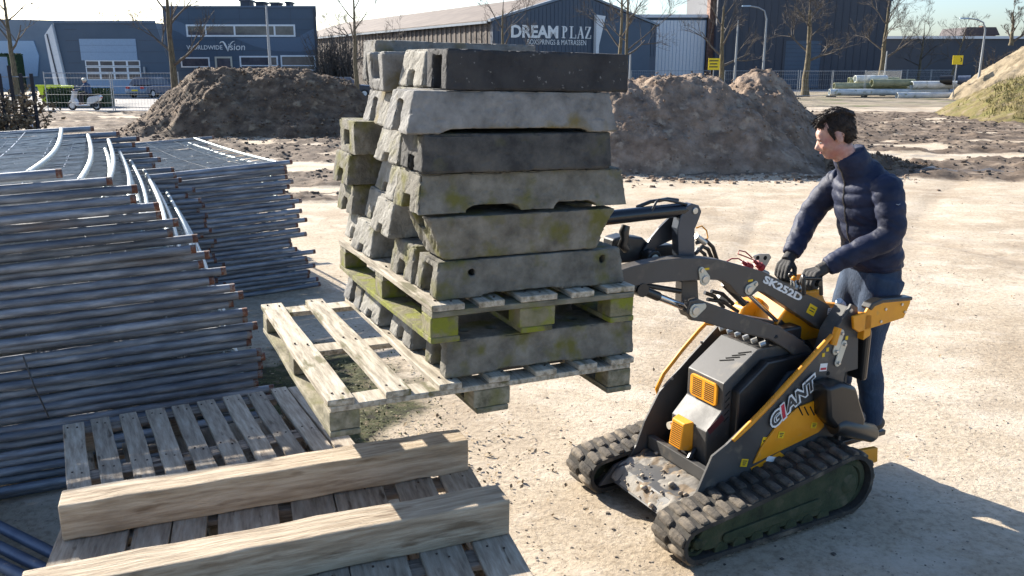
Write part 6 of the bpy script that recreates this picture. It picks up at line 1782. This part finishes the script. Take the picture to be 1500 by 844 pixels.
# ================================================================== BARE TREES
def tree(px, py, depth, top_px, trunk_w, label, seed, spread=.42, levels=5, cat='tree', group='bare trees along the street', lean=0.0, first=.45, count=3, twig=.012, z0=None):
    """tapered trunk and limbs; the photo pixel px, py is its foot, top_px its top"""
    rg = random.Random(seed)
    base = at_y(px, py, depth); base.z = 0 if z0 is None else z0
    H = at_y(px, top_px, depth).z - base.z
    t = thing('bare_tree', label, cat, Matrix.Translation(base), group)
    tk_, cr = MB(), MB()
    r0 = trunk_w / FPX * depth / 2
    n = 9; pts = []; x = y = 0
    for i in range(n + 1):
        f = i / n; x += rg.uniform(-.05, .05) * r0 * 4 + lean * H / n; y += rg.uniform(-.05, .05) * r0 * 4
        pts.append(Vector((x, y, f * H * .80)))
    rs = [r0 * (1.25 if i == 0 else 1) * (1 - .72 * (i / n)) for i in range(n + 1)]
    tk_.tube(pts, rs, 9); tk_.build('trunk', M['bark'], t, 60)
    def grow(p, d, L, r, lv):
        m = 4; q = [p]; rr = [r]; dd = d.copy()
        for i in range(m):
            dd = (dd + Vector((rg.uniform(-.16, .16), rg.uniform(-.16, .16), rg.uniform(-.05, .14)))).normalized()
            q.append(q[-1] + dd * (L / m)); rr.append(max(r * (1 - .62 * (i + 1) / m), twig * .5))
        cr.tube(q, rr, 6 if lv > levels - 2 else (4 if lv > 1 else 3), caps=False)
        if lv <= 0: return
        for k in range(count if lv > 1 else 4):
            f = rg.uniform(.35, 1.0); i = min(int(f * m), m - 1); b = q[i].lerp(q[i + 1], f * m - i)
            a = rg.uniform(0, 6.283); s2 = rg.uniform(spread * .7, spread * 1.5)
            side = dd.orthogonal().normalized(); side.rotate(Matrix.Rotation(a, 3, dd))
            nd = (dd * (1 - s2 * .35) + side * s2 + Vector((0, 0, .10))).normalized()
            grow(b, nd, L * rg.uniform(.52, .74), max(rr[i] * .62, twig * .6), lv - 1)
    nb = 7
    for k in range(nb):
        f = first + (1 - first) * k / (nb - 1); i = min(int(f * n), n - 1); b = pts[i].lerp(pts[i + 1], min(1, f * n - i))
        a = k * 2.4 + rg.uniform(-.4, .4); el = rg.uniform(.35, .85) + .5 * (k / nb)
        d = Vector((math.cos(a), math.sin(a), el)).normalized() if k < nb - 1 else Vector((.05, 0, 1))
        grow(b, d, H * rg.uniform(.24, .34) * (1.1 - .35 * f), rs[i] * .55, levels - 1)
    me = cr.mesh('crown', M['twig'], fix=False); link('crown', me, t)
    return t
tree(22, 112, 62, -55, 9, 'bare tree behind the left fence before the warehouse', 1, .5, lean=.0)
tree(258, 150, 40, -70, 12, 'tall bare tree in front of the blue shop with a low limb', 2, .45, first=.40, lean=-.01)
tree(523, 120, 55, -40, 8, 'bare tree rising behind the left of the concrete feet', 3, .55, first=.42)
tree(737, 125, 58, -20, 7, 'bare tree before the gable beside the first letters', 4, .55, first=.40)
tree(905, 120, 62, -45, 8, 'bare forked tree just right of the white pylon', 5, .5, lean=.01, first=.40)
tree(917, 122, 58, -60, 7, 'straight bare tree touching the right of the forked one', 6, .4, first=.45)
tree(1056, 128, 66, -25, 9, 'bare tree by the yellow sign and brick pier', 7, .5, first=.35)
tree(1181, 131, 68, -18, 11, 'bare tree with a wide crown in front of the roller door', 8, .66, first=.42, count=4)
tree(1291, 118, 76, -22, 9, 'bare tree at the right corner of the charcoal hall', 9, .6, first=.40, count=4)
tree(1345, 112, 92, 28, 5, 'thin bare tree before the low range nearest the hall', 10, .5, first=.3)
tree(1388, 112, 84, 30, 5, 'thin leaning bare tree behind the pipes by the yellow sign', 11, .5, lean=.16, first=.4)
tree(1477, 92, 58, 8, 6, 'bushy young bare tree growing on the sand mound', 12, .5, first=.08, z0=3.6)
for k, (px, top, dp) in enumerate(((160, 26, 120), (205, 24, 125), (225, 22, 118))):
    tree(px, 100, dp, top, 4, ('far bare tree over the middle of the garage roof', 'far bare tree over the right of the garage roof', 'far bare tree beside the shop over the garage roof')[k], 20 + k, .6, 4, first=.3, twig=.03)
def thicket(x0p, x1p, depth, top, label, seed, n):
    rg = random.Random(seed); a, b2 = at_y(x0p, 99, depth).x, at_y(x1p, 99, depth).x; H = at_y(0, top, depth).z
    t = thing('bare_shrub', label, 'shrub', Matrix.Translation(((a + b2) / 2, depth, 0))); mb = MB()
    for k in range(n):
        x = rg.uniform(a, b2) - (a + b2) / 2; y = rg.uniform(-1.5, 1.5); h = H * rg.uniform(.5, 1.0); d = Vector((rg.uniform(-.3, .3), rg.uniform(-.3, .3), 1)).normalized()
        p = Vector((x, y, 0)); q = [p, p + d * h * .5, p + (d + Vector((rg.uniform(-.2, .2), 0, 0))).normalized() * h]
        mb.tube(q, [.05, .03, .012], 4, caps=False)
        for j in range(9):
            b_ = q[0].lerp(q[2], rg.uniform(.2, .95)); d2 = Vector((rg.uniform(-1, 1), rg.uniform(-1, 1), rg.uniform(.1, .9))).normalized(); mb.tube([b_, b_ + d2 * rg.uniform(.3, 1.1)], [.022, .010], 3, caps=False)
    link('branches', mb.mesh('branches', M['twig'], fix=False), t)
thicket(466, 520, 82, 42, 'brown leafless shrubs between the shop and the gabled hall', 4, 150)
thicket(540, 640, 72, 58, 'dark leafless shrubs against the long side of the gabled hall', 5, 120)
thicket(1440, 1520, 70, 66, 'leafless shrubs on top of the sand mound', 6, 60)

# ================================================================== SITE FENCES
def wire_fence(A, B, n, label, h=2.0, dense=.16, group=None, bar=True):
    """a run of construction fence panels on the ground from A to B"""
    A, B = Vector(A), Vector(B); d = (B - A) / n; L = d.length - .08; yaw = math.atan2(d.y, d.x)
    t = thing('site_fence', label, 'fence', T(A.x, A.y, 0, yaw), group)
    for k in range(n):
        x0 = k * d.length
        fr = MB()
        for x in (x0 + .02, x0 + L): fr.tube([(x, 0, .02), (x, 0, h)], .024, 6)
        for z in (.12, h - .06): fr.tube([(x0 + .02, 0, z), (x0 + L, 0, z)], .020, 6)
        p = fr.build('fence_frame', M['galv_far'], t)
        w_ = MB(); x = x0 + .14
        while x < x0 + L - .05:
            w_.tube([(x, 0, .12), (x, 0, h - .06)], .0045, 3, caps=False); x += dense
        for z in (.5, .9, 1.3, 1.7): w_.tube([(x0, 0, z), (x0 + L, 0, z)], .0045, 3, caps=False)
        link('wire_mesh', w_.mesh('wire_mesh', M['galv_far'], fix=False), p)
        MB().box((0, 0, .06), (.7, .22, .12)).build('fence_foot', M['conc'], t, M=Matrix.Translation((x0, 0, 0)))
    return t
wire_fence(at_y(62, 99, 43.6), at_y(262, 99, 43.0), 2, 'open wire site fence in front of the scooter and garage')
wire_fence(at_y(925, 99, 72), at_y(1042, 99, 73), 2, 'site fence below the white corrugated doors')
wire_fence(at_y(1062, 99, 70), at_y(1172, 99, 68), 2, 'site fence behind the grey heap under the charcoal hall')
wire_fence(at_y(1173, 99, 67), at_y(1270, 99, 66.6), 2, 'site fence across the dark roller door')
wire_fence(at_y(1270, 99, 66.6), at_y(1322, 99, 72), 2, 'close meshed site fence turning back beside the pipes', dense=.09)
wire_fence(at_y(1295, 99, 90), at_y(1400, 99, 92), 3, 'site fence with white rubble behind it before the low range')
# old dark fence with thorny growth at the left edge
of = thing('garden_fence', 'dark post and wire fence overgrown with bare thorns at the left edge', 'fence')
a_, b_ = at_y(-130, 99, 25), at_y(44, 99, 25.5)
for k in range(12):
    p = a_.lerp(b_, k / 11); MB().tube([(p.x, p.y, -.05), (p.x, p.y, at_y(0, 108 if k % 3 else 96, 25).z)], .05, 6).build('post', M['trousers'], of)
for py in (112, 140, 170):
    MB().tube([(a_.x, a_.y + .05, at_y(0, py, 25).z), (b_.x, b_.y + .05, at_y(0, py + 1, 25).z)], .018, 5).build('fence_wire', M['galv_far'], of)
def thorns():
    rg = random.Random(5); mb = MB(); lv = MB()
    for k in range(480):
        p = a_.lerp(b_, rg.uniform(.2, 1.01)); p = Vector((p.x, p.y + rg.uniform(-.3, .5), rg.uniform(0, 1.25)))
        d = Vector((rg.uniform(-1, 1), rg.uniform(-.6, .6), rg.uniform(-.3, 1))).normalized(); L = rg.uniform(.3, .9)
        mb.tube([p, p + d * L * .5, p + d * L + Vector((0, 0, rg.uniform(-.15, .1)))], [.014, .010, .005], 3, caps=False)
        for j in range(9):
            q = p + d * L * rg.random(); R = Euler((rg.uniform(0, 6), rg.uniform(0, 6), 0)).to_matrix(); s_ = rg.uniform(.03, .07)
            lv.add([q + R @ Vector(c) * s_ for c in ((-1, 0, 0), (0, -.7, 0), (1, 0, 0), (0, .7, 0))], [(0, 1, 2, 3)])
    o = link('thorn_branches', mb.mesh('thorn_branches', M['twig'], fix=False), of); o['kind'] = 'stuff'
    o = link('dry_leaves', lv.mesh('dry_leaves', M['deadleaf'], fix=False), of); o['kind'] = 'stuff'
thorns()

# ================================================================== PIPES BESIDE THE MOUND
def pipe(pa, pb, r, depth, z, label, mt, k):
    A, B = at_y(pa, 99, depth), at_y(pb, 99, depth + .4); A.z = B.z = z
    L = (B - A).length; n = 16
    mb = MB(); mb.tube([A, B], r, n, caps=False); mb.tube([B, A], r * .86, n, caps=False)
    for P_, q in ((A, -1), (B, 1)):
        pass
    d = (B - A).normalized(); up = Vector((0, 0, 1)); sd_ = d.cross(up)
    for P_ in (A, B):
        vs = [P_ + (sd_ * math.cos(2 * math.pi * i / n) + up * math.sin(2 * math.pi * i / n)) * q for q in (r, r * .86) for i in range(n)]
        mb.add(vs, [(i, (i + 1) % n, n + (i + 1) % n, n + i) for i in range(n)])
    o = mb.build('drain_pipe', mt, None, 50); tag(o, label, 'pipe', 'pipes piled beside the mound'); return o
pipe(1218, 1392, .24, 66, .40, 'long white pipe lying in front, lowest of the pile', M['pipewhite'], 0)
pipe(1318, 1416, .24, 64.8, .17, 'short grey white pipe half sunk in front of the pile', M['pipewhite'], 1)
pipe(1224, 1330, .24, 66.9, .84, 'greenish pipe lying on the left of the pile', M['pipegreen'], 2)
pipe(1239, 1345, .24, 67.0, .36, 'dull green pipe at the back left of the pile', M['pipegreen'], 3)
pipe(1279, 1342, .27, 66.2, 1.08, 'short dark green pipe with its open end to the right', M['pipegreen'], 4)
pipe(1254, 1300, .26, 67.3, 1.36, 'white pipe topmost at the left of the pile', M['pipewhite'], 5)
pipe(1338, 1412, .29, 66.1, .92, 'thick white pipe ending at the mound on the right', M['pipewhite'], 6)
pipe(1300, 1400, .24, 67.4, .84, 'pale pipe behind the thick white one', M['pipewhite'], 7)
pipe(1262, 1390, .24, 67.6, .36, 'grey white pipe at the bottom of the back row', M['pipewhite'], 8)
pipe(1245, 1318, .22, 67.8, 1.25, 'short dull green pipe behind the topmost white one', M['pipegreen'], 9)
for k, px in enumerate((1387, 1413)):
    p = at_y(px, 99, 66.4)
    o = MB().tube([(p.x - .4, 66.4, 1.25), (p.x + .35, 66.0, 1.28)], .36, 14).build('pipe_coupler', M['plastic'] if k == 0 else M['bluetube'], None, 40)
    tag(o, ('black pipe coupler on the pale pipes', 'dark blue pipe coupler at the right end of the pipes')[k], 'pipe fitting')

# ================================================================== LAMP POSTS, POLES, SIGNS
def lamp(px, base_py, depth, top_py, reach, label, curve=True):
    p = at_y(px, 99, depth); p.z = 0; H = at_y(px, top_py, depth).z
    t = thing('street_lamp', label, 'street lamp', Matrix.Translation(p))
    pts = [(0, 0, 0), (0, 0, H * .5), (0, 0, H * .86)]
    if curve: pts += [(reach * .12, 0, H * .95), (reach * .4, 0, H * .985), (reach * .8, 0, H)]
    else: pts += [(0, 0, H)]
    MB().tube(pts, [.10, .08, .06] + [.05] * (len(pts) - 3), 8).build('pole', M['polegrey'], t, 50)
    if curve:
        s_ = 1 if reach > 0 else -1
        MB().loft([[(reach * .72 + s_ * a, y, H + z) for y, z in ((-.07 * q, -.04), (.07 * q, -.04), (.06 * q, .05), (-.06 * q, .05))] for a, q in ((0, .6), (.25, 1), (.65, .8))]).build('lamp_head', M['paleblue'], t)
    return t
lamp(1118, 130, 66, 9, -1.7, 'curved grey street lamp before the charcoal hall')
lamp(1436, 80, 62, 27, -1.7, 'curved grey street lamp standing behind the sand mound')
lamp(1077, 130, 66, 30, 0, 'thin straight pole left of the curved street lamp', False)
lamp(396, 110, 48, 8, 0, 'thin straight flag pole in front of the blue shop', False)
lamp(923, 130, 66, 76, 0, 'short white marker post at the corner of the link building', False)
lamp(1297, 110, 74, 75, 0, 'short white post at the corner of the charcoal hall', False)
def sign(px, py, depth, w_, h_, label, kind):
    p = at_y(px, py, depth)
    t = thing('road_sign', label, 'sign', Matrix.Translation((p.x, depth, 0)))
    MB().tube([(0, .05, 0), (0, .05, p.z + h_ / 2)], .035, 6).build('post', M['polegrey'], t)
    MB().box((0, 0, p.z), (w_, .03, h_)).build('sign_board', M['signyellow'], t, bevel=.005)
    if kind:
        for k, wd in enumerate((.8, .62, .74)):
            MB().box((-.04, -.0175, p.z + h_ * (.28 - .26 * k)), (w_ * wd, .004, h_ * .10)).build('sign_print', M['signprint'], t)
    else:
        MB().tube([(w_ * .15 + .16 * math.cos(a), -.018, p.z + .16 * math.sin(a)) for a in [-.9 + j * .36 for j in range(7)]], .028, 5).build('sign_print', M['signprint'], t)
sign(1046, 94, 64, .84, .82, 'yellow diversion board with dark lines by the brick pier', 1)
sign(1403, 88, 62, .72, .62, 'yellow sign with a dark curved mark by the sand mound', 0)

# ================================================================== SCOOTER AND RIDER
SP = at_z(125, 161.5, .012)
SM = T(SP.x, SP.y, .012, math.pi)                    # x: its way of travel, to the left of the picture
sc = thing('motor_scooter', 'silver motor scooter riding along the road', 'scooter', SM)
for x in (.66, -.62):
    w_ = MB().tube([(x + .20 * math.cos(a), 0, .235 + .20 * math.sin(a)) for a in [j * 2 * math.pi / 22 for j in range(23)]], .048, 8, caps=False).build('wheel', M['tyre'], sc, 60)
    MB().tube([(x, -.03, .235), (x, .03, .235)], .145, 16).build('rim', M['silver'], w_, 40, .01)
MB().prism([(.80, .40), (.74, .50), (.60, .50), (.44, .40), (.50, .34), (.62, .44)], -.075, .075).build('mudguard', M['silver'], sc, bevel=.02)
MB().prism([(.58, .40), (.66, .50), (.50, 1.0), (.42, 1.02), (.34, .98), (.44, .62), (.30, .33), (-.20, .27), (-.24, .20), (.36, .21)], -.17, .17).build('front_shield', M['silver'], sc, bevel=.03)
MB().prism([(-.16, .27), (-.24, .62), (-.36, .70), (-.86, .78), (-.96, .70), (-.84, .50), (-.50, .34)], -.16, .16).build('tail_body', M['silver'], sc, bevel=.04)
MB().prism([(-.14, .68), (-.20, .76), (-.52, .80), (-.84, .86), (-.88, .80), (-.34, .71)], -.13, .13).build('seat', M['tyre'], sc, bevel=.03)
MB().prism([(-.40, .20), (-.30, .36), (-.60, .42), (-.76, .30), (-.66, .16)], -.13, .10).build('engine', M['trousers'], sc, bevel=.02)
MB().tube([(.46, -.32, 1.02), (.44, 0, 1.03), (.46, .32, 1.02)], .022, 8).build('handlebar', M['tyre'], sc, 40)
MB().ball((.54, 0, .97), (.07, .10, .08), 12, 8).build('headlight', M['white'], sc, 60)
for y in (-.2, .2): MB().tube([(.46, y, 1.03), (.42, y * 1.3, 1.22)], .008, 5).build('mirror_stem', M['tyre'], sc).name = 'mirror_stem'
for y in (-.26, .26): MB().ball((.42, y, 1.24), (.02, .06, .04), 10, 6).build('mirror', M['silver'], sc, 60)
MB().box((-.93, 0, .66), (.03, .18, .07)).build('tail_lamp', M['redlamp'], sc, bevel=.01)
rb = MB()
rb.tube([(-.30, 0, .86), (-.26, 0, 1.05), (-.20, 0, 1.28), (-.16, 0, 1.36)], [.15, .165, .175, .09], 14)
rb.ball((-.12, 0, 1.50), (.10, .085, .12), 14, 10)
for s_ in (-1, 1):
    rb.tube([(-.19, s_ * .19, 1.28), (-.02, s_ * .26, 1.06), (.38, s_ * .26, 1.04)], [.065, .052, .038], 10)
    rb.tube([(-.30, s_ * .09, .86), (.12, s_ * .13, .82), (.16, s_ * .13, .46), (.14, s_ * .13, .30)], [.095, .078, .058, .045], 12); rb.ball((.20, s_ * .13, .30), (.12, .045, .045), 10, 6)
rider = remeshed(rb, 'person', M['skin'], .016, 2); rider.matrix_world = SM
tag(rider, 'person in a blue jacket and pale helmet riding the silver scooter', 'person')
q = MB(); q.tube([(-.31, 0, .84), (-.27, 0, 1.05), (-.20, 0, 1.28), (-.15, 0, 1.39)], [.170, .185, .195, .10], 14)
for s_ in (-1, 1): q.tube([(-.19, s_ * .18, 1.28), (-.02, s_ * .26, 1.06), (.32, s_ * .26, 1.04)], [.085, .068, .052], 10)
remeshed(q, 'jacket', M['riderjacket'], .016, 2, rider)
q = MB()
for s_ in (-1, 1): q.tube([(-.30, s_ * .09, .87), (.12, s_ * .13, .83), (.165, s_ * .13, .46), (.15, s_ * .13, .34)], [.115, .095, .075, .065], 12)
remeshed(q, 'trousers', M['trousers'], .016, 2, rider)
MB().ball((-.13, 0, 1.555), (.125, .115, .105), 16, 10).build('helmet', M['cream'], rider, 60)
MB().prism([(-.02, 1.56), (.05, 1.53), (.05, 1.52), (-.03, 1.53)], -.08, .08).build('visor', M['tyre'], rider, bevel=.004)
for s_ in (-1, 1):
    q = MB(); q.ball((.40, s_ * .27, 1.035), (.05, .045, .03), 10, 6)
    for j in range(4): q.tube([(.41, s_ * .27 + (-.03 + .02 * j), 1.05), (.475, s_ * .27 + (-.03 + .02 * j), 1.05), (.485, s_ * .27 + (-.03 + .02 * j), 1.005)], [.012, .011, .009], 6)
    q.tube([(.39, s_ * .23, 1.02), (.43, s_ * .215, 1.0), (.46, s_ * .22, 1.0)], [.013, .012, .009], 6)
    remeshed(q, 'glove', M['trousers'], .008, 1, rider)

# ================================================================== PARKED CARS
def car(px, depth, yaw, paint, label, z=0.03):
    p = at_y(px, 99, depth)
    t = thing('parked_car', label, 'car', T(p.x, depth, z, yaw), 'cars parked by the halls')
    hw = .88
    low = [(-2.1, .32), (-2.12, .62), (-2.0, .84), (-1.1, .94), (1.2, .94), (1.95, .86), (2.1, .66), (2.08, .30)]
    MB().loft([[(x * s_, y, .30 + (zz - .30) * (1 if abs(y) < hw else .92)) for x, zz in low] for y, s_ in ((-hw, .97), (-hw * .86, 1), (hw * .86, 1), (hw, .97))]).build('body', paint, t, 35, .04)
    cab = [(-1.75, .93), (-1.45, 1.38), (-1.1, 1.46), (.3, 1.46), (1.05, .93)]
    MB().loft([[(x * (1 if zz < 1 else .98), y * (1 if zz < 1 else .82), zz) for x, zz in cab] for y in (-.80, .80)]).build('cabin', M['glass'], t, 30, .03)
    MB().prism([(-1.38, 1.445), (-1.1, 1.485), (.25, 1.485), (.36, 1.43)], -.64, .64).build('roof', paint, t, bevel=.02)
    for x in (-1.3, 1.3):
        for y in (-.80, .80):
            w_ = MB().tube([(x, y - .1, .31), (x, y + .1, .31)], .31, 18).build('wheel', M['tyre'], t, 40, .03)
            MB().tube([(x, y - .105, .31), (x, y + .105, .31)], .19, 12).build('rim', M['silver'], w_, 40)
    for y in (-.62, .62):
        MB().box((-2.10, y, .74), (.06, .30, .16)).build('tail_lamp', M['redlamp'], t, bevel=.02)
        MB().box((2.06, y, .66), (.06, .32, .14)).build('headlight', M['white'], t, bevel=.02)
    MB().box((-2.14, 0, .55), (.02, .52, .11)).build('number_plate', M['signyellow'], t)
car(222, 66, rad(75), M['carsilver'], 'blue grey car parked beside the garage door')
car(484, 70, rad(12), M['carwhite'], 'white car parked between the shop and the gabled hall', .012)
car(507, 66, rad(8), M['cardark'], 'dark car parked behind the brown heap by the concrete feet', .012)
car(476, 78, rad(20), M['carsilver'], 'blue grey car parked farthest back beside the shop', .012)
for k, (px, py) in enumerate(((1328, 99), (1350, 101), (1362, 98), (1388, 100))):
    p = at_y(px, 99, 95 + k)
    o = MB().box((0, 0, .35), (.9 + .5 * (k % 2), .8, .7), (0, 0, .4 * k)).build('white_sack', M['whiteclad'], None, None, .18); o.location = (p.x, p.y, 0)
    tag(o, ('white bulk sack leftmost behind the far fence', 'white bulk sack second from the left behind the far fence', 'white bulk sack third from the left behind the far fence', 'white bulk sack by the leaning tree behind the far fence')[k], 'sack', 'white sacks behind the far fence')
